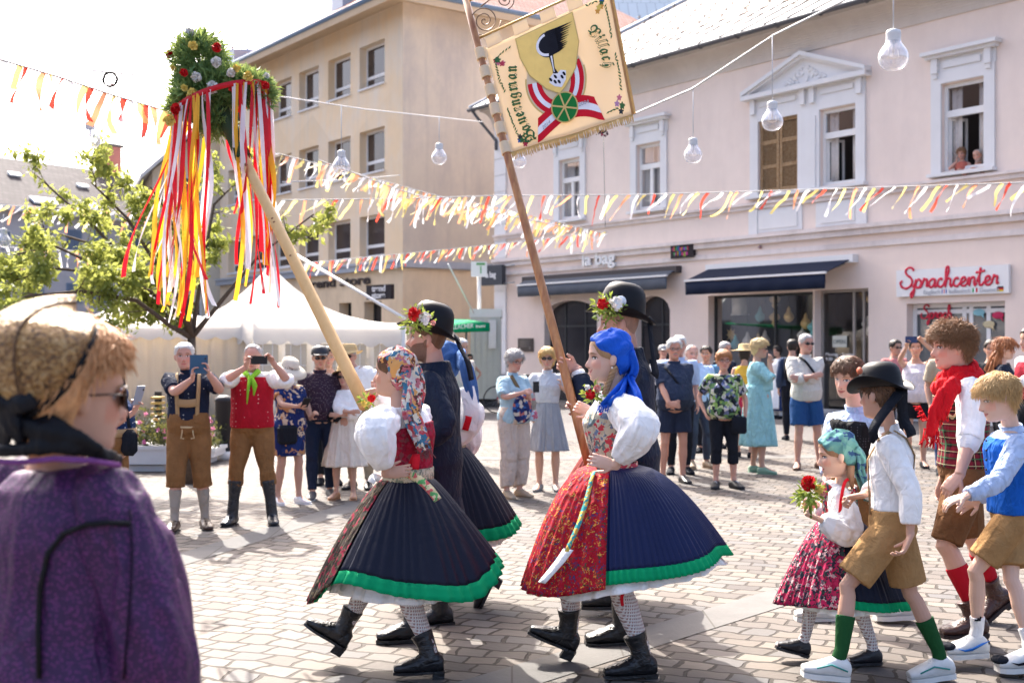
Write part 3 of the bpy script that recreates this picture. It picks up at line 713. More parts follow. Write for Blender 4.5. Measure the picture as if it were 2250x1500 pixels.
def wall_with_holes(fc, m, T0, T1, H0, H1, th, holes, mi=0):
    """wall panel made of blocks round rectangular openings"""
    ts = sorted(set([T0, T1]+[min(max(q, T0), T1) for h in holes for q in h[:2]])); hs = sorted(set([H0, H1]+[min(max(q, H0), H1) for h in holes for q in h[2:4]]))
    # front sheet, cell by cell, plus reveals
    vid = {}
    V = []; Fq = []
    def v(i, j, o):
        k = (i, j, o)
        if k not in vid: vid[k] = len(V); V.append(fc.P(ts[i], hs[j], o))
        return vid[k]
    def solid(i, j):
        if i < 0 or j < 0 or i >= len(ts)-1 or j >= len(hs)-1: return False
        a, b_ = (ts[i]+ts[i+1])/2, (hs[j]+hs[j+1])/2
        return not any(h[0] < a < h[1] and h[2] < b_ < h[3] for h in holes)
    for i in range(len(ts)-1):
        for j in range(len(hs)-1):
            if not solid(i, j): continue
            Fq.append((v(i, j, 0), v(i+1, j, 0), v(i+1, j+1, 0), v(i, j+1, 0)))
            Fq.append((v(i, j, -th), v(i, j+1, -th), v(i+1, j+1, -th), v(i+1, j, -th)))
            for (di, dj, e) in ((-1, 0, ((i, j), (i, j+1))), (1, 0, ((i+1, j+1), (i+1, j))), (0, -1, ((i+1, j), (i, j))), (0, 1, ((i, j+1), (i+1, j+1)))):
                if not solid(i+di, j+dj):
                    (a, b_), (c, d) = e; Fq.append((v(a, b_, 0), v(c, d, 0), v(c, d, -th), v(a, b_, -th)))
    m.add(V, Fq, mi)
@cached
def plaster(name, c, stain=(.35, .3, .28), amt=.25, s=.6):
    b = NB(name, c, .9, spec=.1)
    x = b.mix(b.noise(3, 5), sc3(c, .95), sc3(c, 1.04))
    st = b.ramp(b.noise(s, 6, rough=.7, vec=b.mapping((1, 1, .55))), [(.42, 0), (.62, 1)])
    x = b.mix(b.math('MULTIPLY', st, amt), x, stain)
    st2 = b.ramp(b.noise(4, 4, vec=b.mapping((1, 1, .08))), [(.5, 0), (.8, 1)])
    x = b.mix(b.math('MULTIPLY', st2, amt*.5), x, sc3(stain, .8))
    if amt > .6:
        bk = b.n('TexBrick'); b.l(b.mapping(rot=(R(90), 0, R(36)), src=b.obj()), bk.inputs[0]); bk.inputs['Scale'].default_value = 1; bk.inputs['Brick Width'].default_value = 3.1; bk.inputs['Row Height'].default_value = 2.3; bk.inputs['Mortar Size'].default_value = 0
        bk.inputs['Color1'].default_value = (0, 0, 0, 1); bk.inputs['Color2'].default_value = (1, 1, 1, 1); x = b.mix(b.math('MULTIPLY', bk.outputs['Color'], .28), x, sc3(c, .72))
    b.col(x); b.bump(b.noise(60, 4), .004, .5); return b.m
@cached
def tiles(name, c1, c2, w_=.25, h=.18):
    b = NB(name, c1, .8, spec=.2)
    br = b.n('TexBrick'); b.l(b.uv(), br.inputs[0]); br.inputs['Scale'].default_value = 1; br.inputs['Brick Width'].default_value = w_; br.inputs['Row Height'].default_value = h
    br.inputs['Mortar Size'].default_value = .012; br.inputs['Color1'].default_value = (*c1, 1); br.inputs['Color2'].default_value = (*c2, 1); br.inputs['Mortar'].default_value = (*sc3(c1, .35), 1)
    b.col(b.mix(b.math('MULTIPLY', b.noise(1.2, 5), .35), br.outputs['Color'], sc3(c2, .6))); b.bump(br.outputs['Fac'], -.02); return b.m
WHITE = plain('white_paint', (.78, .76, .74), .5, vs=3, var=.03)
METAL = plain('grey_metal', (.35, .36, .38), .4, metal=.7)
DARKM = plain('dark_metal', (.03, .032, .035), .4)
ZINC = plain('zinc', (.42, .45, .5), .45, metal=.3)
@cached
def glass(name='window_glass', c=(.03, .035, .04), rough=.06, spec=.5):
    b = NB(name, c, rough, spec=spec); b.col(b.mix(b.noise(.6, 2), sc3(c, .5), sc3(c, 1.8))); return b.m
@cached
def clear_glass(name, tint=(.9, .93, .95)):
    b = NB(name, tint, .02); t = b.n('BsdfTransparent'); g = b.n('BsdfGlossy'); g.inputs['Roughness'].default_value = .03; mx = b.n('MixShader')
    f = b.n('Fresnel'); f.inputs[0].default_value = 1.5; b.l(b.math('MULTIPLY', f.outputs[0], .5), mx.inputs[0]); b.l(t.outputs[0], mx.inputs[1]); b.l(g.outputs[0], mx.inputs[2])
    b.l(mx.outputs[0], b.t.nodes['Material Output'].inputs['Surface']); return b.m
def roof_plane(m, p0, p1, p2, p3, uvs):
    """quad p0..p3 (eave left, eave right, ridge right, ridge left); uv in metres"""
    p = [np.array(q, float) for q in (p0, p1, p2, p3)]; o = m.n
    m.add(p, [(0, 1, 2, 3)])
    e = nrm(p[1]-p[0]); r_ = (p[3]-p[0]); r_ = nrm(r_-e*np.dot(r_, e))
    for q in p: uvs.append((np.dot(q-p[0], e), np.dot(q-p[0], r_)))

# ================================================================ pink building
A = PX(1090, 755, 38.3); A = np.array([A[0], A[1], 0]); PF = Face(A, U, NF)
pink = empty('pink_building', A, 'long pale pink two storey building with white window surrounds and ground floor shops', 'building')
PK = plaster('pink_plaster', (.84, .70, .615), (.42, .32, .30), .12); PK2 = plaster('pink_plaster_low', (.84, .685, .59), (.42, .32, .30), .1)
WST = plaster('white_stucco', (.76, .74, .73), (.5, .46, .45), .1)
TE = 24.0
Hled = (PF.sh(1650, 522)[1]+PF.sh(2250, 451)[1]+PF.sh(1100, 590)[1])/3; Heave = 9.1
wins = dict(a=PF.rect(1230, 350, 1276, 480), b=PF.rect(1400, 316, 1453, 458), s=PF.rect(1668, 258, 1755, 420), c=PF.rect(1803, 236, 1882, 404), d=PF.rect(2070, 178, 2164, 372))
k_ = .6
sh1a = PF.rect(1196, 660, 1312, 918); sh1b = PF.rect(1396, 650, 1472, 915); sh2 = PF.rect(1556, 645, 1786, 903); sh2d = PF.rect(1790, 640, 1908, 903); lang = PF.rect(1992, 664, 2208, 930)
H1 = lambda r, t: (r[0], r[1], r[2] if t is None else t, r[3])
holes_low = [(sh1a[0], sh1a[1], .0, sh1a[3]), (sh1b[0], sh1b[1], .0, sh1b[3]), (sh2[0], sh2[1], .35, sh2[3]), (sh2d[0], sh2d[1], .0, sh2[3]+.02), (lang[0], lang[1], 0, lang[3])]
m = M(); wall_with_holes(PF, m, 0, TE, 0, Hled, .35, holes_low, 0)
m.build('ground_floor_wall', PK2, pink, smooth=False)
m = M(); wall_with_holes(PF, m, 0, TE, Hled, Heave, .30, list(wins.values()), 0)
# side and back
m.box(PF.P(.15, Heave/2, -6), (.3, 11.4, Heave), (PF.d, PF.n, (0, 0, 1)))
m.build('upper_wall', PK, pink, smooth=False)
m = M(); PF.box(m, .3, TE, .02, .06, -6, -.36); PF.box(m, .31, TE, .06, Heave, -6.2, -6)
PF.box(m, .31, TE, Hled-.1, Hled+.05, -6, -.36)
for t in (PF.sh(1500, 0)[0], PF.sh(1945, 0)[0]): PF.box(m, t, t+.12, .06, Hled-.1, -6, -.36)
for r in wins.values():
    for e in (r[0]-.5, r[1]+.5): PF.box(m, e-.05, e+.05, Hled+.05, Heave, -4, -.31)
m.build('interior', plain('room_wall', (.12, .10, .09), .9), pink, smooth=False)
# mouldings
m = M()
def course(m, h0, h1, o, mi=0): PF.box(m, -.04, TE, h0, h1, .002, o, mi)
course(m, Hled-.42, Hled-.30, .05); course(m, Hled-.14, Hled, .10); course(m, Hled, Hled+.09, .17); 
m.build('ledge', plaster('pink_ledge', (.80, .70, .65), (.3, .24, .22), .35), pink, smooth=False)
Hs = (PF.sh(1453, 476)[1]+PF.sh(2162, 378)[1])/2
m = M(); PF.box(m, -.03, TE, Hs-.16, Hs-.06, .002, .07); PF.box(m, -.03, TE, Hs-.06, Hs, .002, .13)
m.build('sill_course', plaster('pink_ledge', (.80, .70, .65), (.3, .24, .22), .35), pink, smooth=False)
m = M(); n_ = 14
for i in range(n_):     # coved cornice
    a0 = i/n_*pi/2; a1 = (i+1)/n_*pi/2
    PF.box(m, -.1, TE, Heave-.62+.5*sin(a0), Heave-.62+.5*sin(a1)+.002, .002, .04+.46*(1-cos(a1)))
PF.box(m, -.1, TE, Heave-.12, Heave, .002, .56)
m.build('cornice', plaster('cornice_cream', (.66, .59, .53), (.4, .33, .3), .2), pink, smooth=False)
m = M()                  # corner stones
q = 0
hq = .75
while hq < Heave-.7:
    if not (Hled-.5 < hq+.25 < Hled+.15): PF.box(m, -.03, .58, hq+.012, hq+.50, .002, .05)
    hq += .52
PF.box(m, -.03, .55, .7, Heave-.62, .001, .025)
m.build('corner_stones', WST, pink, smooth=False)
PLM = plaster('grey_plinth', (.36, .34, .35), (.25, .23, .22), .3)
m = M(); PF.box(m, -.04, sh1a[0]-.05, 0, .72, .002, .06); m.build('plinth', PLM, pink, smooth=False)
for a0, a1 in ((sh1a[1]+.05, sh1b[0]-.05), (sh1b[1]+.05, sh2[0]-.02), (sh2d[1]+.02, lang[0]-.05), (lang[1]+.05, TE)): m = M(); PF.box(m, a0, a1, 0, .25, .002, .05); m.build('plinth', PLM, pink, smooth=False)
# arch heads over the bag shop openings: pink spandrels filling the corners of the rectangular holes
for r in (sh1a, sh1b):
    m = M(); c = (r[0]+r[1])/2; W2 = (r[1]-r[0])/2; rise = .42
    for sg in (-1, 1):
        pts = [(c+sg*W2, r[3]-rise), (c+sg*W2, r[3])]+[(c+sg*W2*x, r[3]-rise*(1-math.sqrt(1-x*x))) for x in np.linspace(0, .999, 9)]
        m.prism([PF.P(t, h, -.002) for t, h in (pts if sg > 0 else pts[::-1])], -PF.n*.3)
    m.build('arch_head', PK2, pink, smooth=False)
def surround(nm, r, pediment=False, depth=.05, hood=True, parts=None):
    m = M(); t0, t1, h0, h1 = r; w_ = .24
    PF.box(m, t0-w_, t0-.002, h0-.04, h1+.02, .002, depth); PF.box(m, t1+.002, t1+w_, h0-.04, h1+.02, .002, depth)
    PF.box(m, t0-w_, t1+w_, h1+.02, h1+.26, .002, depth); PF.box(m, t0-w_-.02, t1+w_+.02, h1+.26, h1+.55, .002, depth*.7)
    PF.box(m, t0+.06, t1-.06, h1+.33, h1+.47, depth*.7, depth*1.4)
    for e in (t0-w_/2, t1+w_/2): PF.box(m, e-.07, e+.07, h1+.24, h1+.55, .002, depth*2.4); PF.box(m, e-.05, e+.05, h1+.14, h1+.24, .002, depth*1.8)
    if hood:
        PF.box(m, t0-w_-.08, t1+w_+.08, h1+.55, h1+.62, .002, .16); PF.box(m, t0-w_-.14, t1+w_+.14, h1+.62, h1+.70, .002, .24)
    PF.box(m, t0-w_-.03, t1+w_+.03, h0-.11, h0-.04, .002, .17)
    return m
def window(r, nm='window', open_=False, curtain=True, lift=1):
    t0, t1, h0, h1 = r; w = t1-t0; f = M(); o = -.09
    fr = .075; tr = h0+(h1-h0)*.66
    PF.box(f, t0, t0+fr, h0, h1, o-.06, o); PF.box(f, t1-fr, t1, h0, h1, o-.06, o); PF.box(f, t0+fr, t1-fr, h0, h0+fr, o-.06, o); PF.box(f, t0+fr, t1-fr, h1-fr, h1, o-.06, o)
    PF.box(f, t0+fr, t1-fr, tr-.07, tr+.07, o-.065, o+.012)
    if not open_: PF.box(f, (t0+t1)/2-.055, (t0+t1)/2+.055, h0+fr, tr-.07, o-.055, o-.003)
    W_ = f.build(nm, WHITE, pink, smooth=False)
    g = M(); PF.box(g, t0+fr, t1-fr, tr+.07, h1-fr, o-.04, o-.03)
    if not open_:
        PF.box(g, t0+fr, (t0+t1)/2-.055, h0+fr, tr-.07, o-.04, o-.03); PF.box(g, (t0+t1)/2+.055, t1-fr, h0+fr, tr-.07, o-.04, o-.03)
    g.build('pane', clear_glass('window_clear'), W_, smooth=False)
    if open_:     # casement swung inwards
        s_ = M(); a = PF.P(t0+fr, 0, o-.05); dd = nrm(PF.d*.42-PF.n*.9); ww = w*.42; hh = tr-.07-h0-fr; nn = np.cross(dd, (0, 0, 1))
        for c0, c1, e0, e1 in ((0, .06, 0, hh), (ww-.06, ww, 0, hh), (.06, ww-.06, 0, .06), (.06, ww-.06, hh-.06, hh)):
            s_.box(a+dd*(c0+c1)/2+np.array([0, 0, h0+fr+(e0+e1)/2]), (c1-c0, .05, e1-e0), (dd, nn, (0, 0, 1)))
        ca = s_.build('casement', WHITE, W_, smooth=False)
        s_ = M(); s_.box(a+dd*ww/2+np.array([0, 0, h0+fr+hh/2]), (ww-.12, .01, hh-.12), (dd, nn, (0, 0, 1))); s_.build('pane', glass(), ca, smooth=False)
    if curtain:
        c = M()
        for a0, a1 in (((t0+fr, t0+w*.32), (t1-w*.28, t1-fr)) if open_ else ((t0+fr, t0+w*.42), (t1-w*.42, t1-fr))):
            xs = np.linspace(a0, a1, 22)
            c.grid([[PF.P(x, h, o-.16+.03*sin(i*1.9)) for i, x in enumerate(xs)] for h in (h0, (h0+h1)/2, h1)])
        q = c.build('curtain', cloth('curtain_cloth', (.8, .74, .70)), W_); q.modifiers.new('t', 'SOLIDIFY').thickness = .01
    return W_
for k, nm in (('a', 0), ('b', 0), ('d', 1)):
    surround(k, wins[k]).build('window_surround', WST, pink, smooth=False)
    window(wins[k], open_=(k == 'd'))
window(wins['c'], open_=True)
# double window under the pediment: shutter and open window
r = (wins['s'][0], wins['c'][1], min(wins['s'][2], wins['c'][2]), wins['c'][3]); m = M()
t0, t1, h0, h1 = r; w_ = .26; mid0, mid1 = wins['s'][1], wins['c'][0]
PF.box(m, t0-w_, t0-.002, h0-.04, h1+.02, .002, .05); PF.box(m, t1+.002, t1+w_, h0-.04, h1+.02, .002, .05); PF.box(m, mid0+.002, mid1-.002, h0-.04, h1+.02, .002, .05)
PF.box(m, mid0+.1, mid1-.1, h0-.02, h1-.1, .05, .075)
PF.box(m, t0-w_, t1+w_, h1+.02, h1+.28, .002, .05); PF.box(m, t0-w_, t1+w_, h1+.28, h1+.56, .002, .035)
for a0, a1 in ((t0+.05, mid0-.05), (mid1+.05, t1-.05)): PF.box(m, a0, a1, h1+.36, h1+.48, .035, .07)
for e in (t0-w_/2, t1+w_/2, (mid0+mid1)/2-.14, (mid0+mid1)/2+.14): PF.box(m, e-.07, e+.07, h1+.2, h1+.56, .002, .12)
PF.box(m, t0-w_-.14, t1+w_+.14, h1+.56, h1+.67, .002, .24); PF.box(m, t0-w_-.06, t1+w_+.06, h0-.11, h0-.04, .002, .17)
e0, e1, cc, hp, hb = t0-w_-.14, t1+w_+.14, (t0+t1)/2, h1+1.32, h1+.67
m.prism([PF.P(e0, hb, .002), PF.P(e1, hb, .002), PF.P(cc, hp, .002)], PF.n*.05)
for sa in ((e0, cc), (e1, cc)):
    a_, b_ = np.array([sa[0], hb]), np.array([sa[1], hp]); dv = (b_-a_)
    for k0, k1, oo in ((0, .10, .24), (.10, .16, .17)):
        m.prism([PF.P(sa[0], hb-k0+.02, .003), PF.P(sa[1], hp-k0+.06, .003), PF.P(sa[1], hp-k1+.06-.004, .003), PF.P(sa[0]+(cc-sa[0])*(.0), hb-k1+.02, .003)] if 0 else
                [PF.P(sa[0], hb+.10-k0, .003), PF.P(sa[1], hp+.12-k0, .003), PF.P(sa[1], hp+.12-k1, .003), PF.P(sa[0], hb+.10-k1, .003)], PF.n*oo)
rs = np.random.RandomState(5)      # relief leaves in the gable
for i in range(46):
    x = rs.uniform(-.62, .62); y = rs.uniform(.05, .42*(1-abs(x)/.75)); m.ell(PF.P(cc+x, hb+.04+y, .06), (rs.uniform(.03, .08), .025, rs.uniform(.02, .05)), (nrm(PF.d+np.array([0, 0, rs.uniform(-.8, .8)])), PF.n, (0, 0, 1)), 8, 5)
m.build('pediment_surround', WST, pink, smooth=False)
# panelled aprons below the double window and white pilaster strips
m = M()
for a0, a1 in ((t0, mid0), (mid1, t1)):
    PF.box(m, a0-.12, a1+.12, Hled+.12, Hs-.18, .002, .025); PF.box(m, a0+.02, a1-.02, Hled+.2, Hs-.28, .025, .045)
for e in (t0-w_+.1, t1+w_-.1): PF.box(m, e-.14, e+.14, Hled+.1, Hs-.17, .002, .05)
m.build('apron_panel', WST, pink, smooth=False)
# old louvred shutter
t0, t1, h0, h1 = wins['s']; wood = NB('weathered_wood', (.25, .15, .08), .85, spec=.1)
wx = wood.noise(9, 6, vec=wood.mapping((2, 2, 9)), rough=.75, dist=.6); wood.col(wood.ramp(wx, [(.25, (.05, .03, .018)), (.42, (.24, .13, .06)), (.55, (.40, .27, .15)), (.72, (.50, .42, .33))])); wood.bump(wx, .01)
sh = empty('window_shutter', PF.P((t0+t1)/2, h0, -.1), 'weathered brown wooden louvred shutter closed over the left window under the gable', 'shutter')
for q in range(2):
    a0 = t0+(t1-t0)*q/2+.012; a1 = t0+(t1-t0)*(q+1)/2-.012; m = M(); fw_ = .075
    PF.box(m, a0, a0+fw_, h0+.01, h1-.01, -.09, -.03); PF.box(m, a1-fw_, a1, h0+.01, h1-.01, -.09, -.03)
    for hh in (h0+.01, h0+(h1-h0)*.33, h0+(h1-h0)*.66, h1-.1): PF.box(m, a0+fw_, a1-fw_, hh, hh+.09, -.088, -.034)
    nn = 44
    for i in range(nn):
        hh = h0+.1+(h1-h0-.2)*i/nn; c = PF.P((a0+a1)/2, hh, -.06)
        m.box(c, (a1-a0-2*fw_, .045, .011), (PF.d, nrm(PF.n*.75+np.array([0, 0, -.6])), nrm(PF.n*.6+np.array([0, 0, .75]))))
    m.build('shutter_leaf', wood.m, sh, smooth=False)
# roof
RP = 15.2
m = M(); uvs = []; ov = .75
E0, E1 = PF.P(-.5, Heave+.02, ov-.1), PF.P(TE, Heave+.02, ov-.1)
RG0, RG1 = PF.P(3.0, RP-.8, -8.5), PF.P(TE, RP-.8, -8.5)
BK0 = PF.P(-.5, Heave+.02, -17)
roof_plane(m, E0, E1, RG1, RG0, uvs)
m.add([E0, RG0, BK0], [(0, 1, 2)]); uvs += [(0, 0), (3, 5), (10, 0)]
# the white standing seam lower roof: sheet 6 mm above
ro = m.build('roof', tiles('pale_roof_tiles', (.50, .42, .38), (.60, .52, .47), .4, .3), pink, smooth=False, uv=uvs)
SL = nrm(RG1-E1-PF.d*np.dot(RG1-E1, PF.d)); RN = nrm(np.cross(PF.d, SL)); RN = RN if RN[2] > 0 else -RN
m = M(); L2 = 2.3
m.box(E0+(PF.d*(TE+.5)/2)+SL*L2/2+RN*.03, (TE+.4, L2, .03), (PF.d, SL, RN))
m.build('metal_eaves_sheet', plain('pale_metal_sheet', (.62, .60, .60), .45, vs=2, var=.12), ro, smooth=False)
m = M(); t = .1
while t < TE:
    m.tube([E0+PF.d*t+RN*.06, E0+PF.d*(t+.55)+SL*L2+RN*.06], .022, 5); t += .72
m.build('standing_seam', plain('seam_metal', (.06, .055, .055), .5), ro)
gut = M(); tt = np.linspace(-pi, 0, 9); G0 = E0+PF.n*.07-np.array([0, 0, .02])
gut.loft([[G0+PF.d*x+PF.n*.085*cos(a)+np.array([0, 0, .085*sin(a)]) for a in tt]+[G0+PF.d*x+PF.n*.075*cos(a)+np.array([0, 0, .075*sin(a)]) for a in tt[::-1]] for x in (0, TE)])
for i in range(20): gut.tube([G0+PF.d*(i*1.25+.3)+PF.n*.10*cos(a)+np.array([0, 0, .10*sin(a)]) for a in tt], .014, 5)
gut.tube([G0+PF.d*.2+np.array([0, 0, -.06]), G0+PF.d*.25-PF.n*.25-np.array([0, 0, .35]), PF.P(.12, Heave-1.0, .09), PF.P(.12, Heave-1.3, .09)], .05, 8)
gut.build('gutter', plain('dark_gutter', (.10, .10, .11), .5), ro)
# snow guard rail and stops
m = M(); b0 = E0+SL*1.25+RN*.1
for hh in (.0, .13, .27): m.tube([b0+RN*hh, b0+RN*hh+PF.d*TE], .012, 5)
for i in range(int(TE/.13)):
    m.tube([b0+PF.d*i*.13, b0+PF.d*i*.13+RN*.27], .006, 4)
for i in range(18): m.tube([b0+PF.d*(i*1.35+.2)-RN*.1, b0+PF.d*(i*1.35+.2)+RN*.32, b0+PF.d*(i*1.35+.2)-SL*.35-RN*.05], .014, 5)
m.build('snow_guard', plain('guard_iron', (.25, .2, .16), .6), ro)
m = M()
for j in range(7):
    for i in range(30):
        c = E0+SL*(L2+.5+j*.75)+PF.d*(i*.85+.4*(j % 2)+1)+RN*.02; m.tube([c, c+RN*.1+SL*.05, c+RN*.02-SL*.05], .016, 4); m.tube([c-PF.d*.08+RN*.06, c+PF.d*.08+RN*.06], .014, 4)
m.build('snow_guard_hooks', plain('guard_dark', (.09, .08, .08), .6), ro)
m = M(); m.tube([E0+RN*.05, RG0+RN*.05], .07, 6); m.tube([RG0, RG1], .09, 6); m.build('ridge', ZINC, ro)
# wall sensors and little fixings
m = M()
for x, y in ((1208, 655), (1672, 543), (2040, 492), (2182, 482), (1948, 497)):
    t, h = PF.sh(x, y); m = M(); m.ell(PF.P(t, h, .04), .045, nu=8, nv=6)
    m.build('wall_fixing', plain('fixing', (.4, .25, .24), .5), pink)

# text --------------------------------------------------------------
def text(body, size, origin, d, up, mat_, parent, depth=.01, name='lettering', bold=0.0, align='LEFT', width=None, slant=0, space=1.0, height=None):
    cu = bpy.data.curves.new(name, 'FONT'); cu.body = body; cu.size = size; cu.extrude = depth/2; cu.offset = bold; cu.align_x = 'LEFT'; cu.shear = slant; cu.space_character = space
    o = bpy.data.objects.new(name, cu); COL.objects.link(o)
    me = bpy.data.meshes.new_from_object(o); bpy.data.objects.remove(o)
    n = len(me.vertices); co = np.zeros(n*3); me.vertices.foreach_get('co', co); co = co.reshape(-1, 3)
    if n == 0: return None
    lo, hi = co.min(0), co.max(0); co[:, 0] -= lo[0]; co[:, 1] -= 0 if height is None else lo[1]
    if width: co[:, 0] *= width/(hi[0]-lo[0])
    if height: co[:, 1] *= height/(hi[1]-lo[1])
    if align == 'CENTER': co[:, 0] -= (co[:, 0].max())/2
    d, up = nrm(d), nrm(up); nn = np.cross(d, up); q = parent; off = np.zeros(3)
    while q is not None: off += np.array(q.location); q = q.parent
    W = np.array(origin)+np.outer(co[:, 0], d)+np.outer(co[:, 1], up)+np.outer(co[:, 2]+depth/2, nn)-off
    me.vertices.foreach_set('co', W.ravel()); me.materials.clear(); me.materials.append(mat_); me.update()
    ob = bpy.data.objects.new(name, me); COL.objects.link(ob); ob.parent = parent; return ob
UP = np.array([0, 0, 1.])
# ---- shop glazing -------------------------------------------------
def glazing(nm, label, r, bars, ofs=-.22, mt=None, gm=None, fr=.06, sill=0, cat='shop window'):
    e = empty(nm, PF.P((r[0]+r[1])/2, r[2], ofs), label, cat); f = M(); t0, t1, h0, h1 = r; t0 += .004; t1 -= .004; h1 -= .004
    for a0, a1, b0, b1 in [(t0, t0+fr, h0, h1), (t1-fr, t1, h0, h1), (t0+fr, t1-fr, h0, h0+fr), (t0+fr, t1-fr, h1-fr, h1)]: PF.box(f, a0, a1, b0, b1, ofs-.06, ofs)
    for kind_, q in bars:
        if kind_ == 'v': PF.box(f, q-fr/2, q+fr/2, h0+fr, h1-fr, ofs-.055, ofs-.003)
        else: PF.box(f, t0+fr, t1-fr, q-fr/2, q+fr/2, ofs-.052, ofs-.006)
    f.build('frame', mt or DARKM, e, smooth=False)
    g = M(); PF.box(g, t0+fr, t1-fr, h0+fr, h1-fr, ofs-.04, ofs-.03); g.build('pane', gm or clear_glass('shop_glass'), e, smooth=False); return e
GA = glass('dark_shop_glass', (.035, .032, .035), .05, .55)
glazing('shop_entrance', 'dark glazed shop entrance in the left arch under the grey awning', (sh1a[0], sh1a[1], .01, sh1a[3]), [('v', sh1a[0]+(sh1a[1]-sh1a[0])*.3), ('v', sh1a[0]+(sh1a[1]-sh1a[0])*.68), ('h', 2.2)], gm=GA)
glazing('shop_window', 'dark glazed arched shop window right of the tall black hat', (sh1b[0], sh1b[1], .01, sh1b[3]), [('v', sh1b[0]+(sh1b[1]-sh1b[0])*.62), ('h', 2.2)], gm=GA)
glazing('shop_window', 'wide shop window full of hanging lanterns under the navy awning', (sh2[0], sh2[1], .35, sh2[3]), [('v', sh2[0]+(sh2[1]-sh2[0])*.60)], gm=clear_glass('shop_glass'))
dr = glazing('shop_door', 'glazed shop door with an opening hours sign under the navy awning', (sh2d[0], sh2d[1], .01, sh2[3]+.02), [('v', sh2d[0]+(sh2d[1]-sh2d[0])*.62), ('v', sh2d[0]+(sh2d[1]-sh2d[0])*.8)], mt=plain('bronze_frame', (.34, .30, .27), .4))
t, h = PF.sh(1832, 750); m = M(); PF.box(m, t-.2, t+.2, h-.13, h+.13, -.215, -.20); m.build('notice', plain('cream_card', (.6, .6, .52)), dr, smooth=False)
text('OPEN', .13, PF.P(t-.17, h-.05, -.198), PF.d, UP, plain('grey_ink', (.2, .22, .2)), dr, width=.34)
text('Montag - Freitag\n9.00 - 18.00', .11, PF.P(t-.4, h-.33, -.21), PF.d, UP, WHITE, dr, width=.8)
lg = glazing('glazed_door', 'white framed door and window below the red lettered school sign', (lang[0], lang[1], .01, lang[3]), [('v', PF.sh(2120, 0)[0]), ('v', PF.sh(2105, 0)[0]), ('v', PF.sh(2158, 0)[0]), ('h', lang[3]-.18)], mt=WHITE, gm=glass('grey_door_glass', (.10, .105, .11), .05), fr=.09, cat='door')
m = M(); PF.box(m, sh2[0]-.05, lang[0]-.3, 0, .2, .06, .45); tag(m.build('shop_step', slabmat('step_stone', (.42, .40, .38), (.45, .43, .41))), 'long pale stone step in front of the lantern shop', 'step')
# lanterns and goods in the shop window
GOLD = plain('brass', (.85, .60, .25), .4, metal=.3); TEAL = plain('teal_glass', (.2, .55, .55), .2); CRM = plain('cream_shade', (.85, .8, .7), .6)
rs = np.random.RandomState(11); lanX = [(1600, 670, 'lamp', CRM), (1640, 690, 'pear', TEAL), (1668, 660, 'ring', GOLD), (1676, 700, 'ring', GOLD), (1703, 690, 'pear', GOLD), (1572, 735, 'star', GOLD), (1590, 752, 'pear', TEAL), (1612, 745, 'pear', CRM), (1632, 748, 'pear', GOLD), (1655, 742, 'pear', CRM),
        (1740, 705, 'pear', GOLD), (1728, 740, 'ring', CRM), (1760, 722, 'ring', TEAL), (1885, 660, 'ring', GOLD), (1893, 690, 'ring', GOLD), (1880, 715, 'ring', CRM)]
ORD = {1600: 'upper left corner of the shop window', 1640: 'high, second from the left', 1668: 'high, left one of a brass pair', 1676: 'low, right one of a brass pair', 1703: 'high, just left of the middle bar', 1572: 'low, at the left edge', 1590: 'second in the low row', 1612: 'third in the low row', 1632: 'fourth in the low row', 1655: 'last in the low row', 1740: 'high, right of the middle bar', 1728: 'low, right of the middle bar', 1760: 'next to the door frame', 1885: 'top of three behind the glass door', 1893: 'middle of three behind the glass door', 1880: 'lowest of three behind the glass door'}
LL = {'lamp': 'square cream paper lantern', 'pear': 'pear shaped glass lantern', 'ring': 'round brass filigree lantern', 'star': 'pointed brass star lantern'}
for i, (x, y, kd, mt) in enumerate(lanX):
    t, h = PF.sh(x, y); o = -.42-.07*(i % 3); c = PF.P(t, h, o); m = M(); top = (sh2[3]+.4 if x < 1790 else sh2[3])
    if kd == 'lamp': m.box(c, (.28, .28, .42), (PF.d, PF.n, UP)); m.box(c-UP*.23, (.32, .32, .04), (PF.d, PF.n, UP))
    elif kd == 'pear': m.lathe([(.01, .2), (.04, .14), (.05, .08), (.12, -.02), (.13, -.08), (.08, -.16), (.02, -.19)], c, n=12)
    elif kd == 'ring': m.lathe([(.02, .22), (.03, .16), (.11, .10), (.14, .04), (.11, -.02), (.05, -.06), (.08, -.1), (.05, -.15), (.01, -.22)], c, n=14)
    else: [m.tube([c, c+PF.d*.2*cos(a)+UP*.2*sin(a)], [.06, .004], 5) for a in np.linspace(0, 2*pi, 9)[:-1]]
    e = empty('hanging_lantern', c, '', 'lantern', 'lanterns in the shop window'); m.build('lantern_body', mt, e); m = M(); m.tube([c+UP*.18, np.array([c[0], c[1], Hled-.12])], .008, 4); m.build('cord', DARKM, e)
    cn = {id(CRM): 'cream', id(TEAL): 'teal', id(GOLD): 'brass'}[id(mt)]
    e['label'] = f"{LL[kd]} in {cn}, {ORD[x]}" 
for i, (x, y) in enumerate(((1700, 790), (1580, 800), (1650, 805), (1745, 800))):
    t, h = PF.sh(x, y); m = M(); PF.box(m, t-.3, t+.3, .05, h, -.9, -.6); tag(m.build('display_stand', plain('stand_wood%d' % i, ((.2, .12, .06), (.12, .1, .09), (.3, .26, .2), (.1, .12, .14))[i])), ('brown', 'charcoal', 'pale wooden', 'slate grey')[i]+' display stand inside the lantern shop window', 'display stand', 'display stands in the lantern shop')
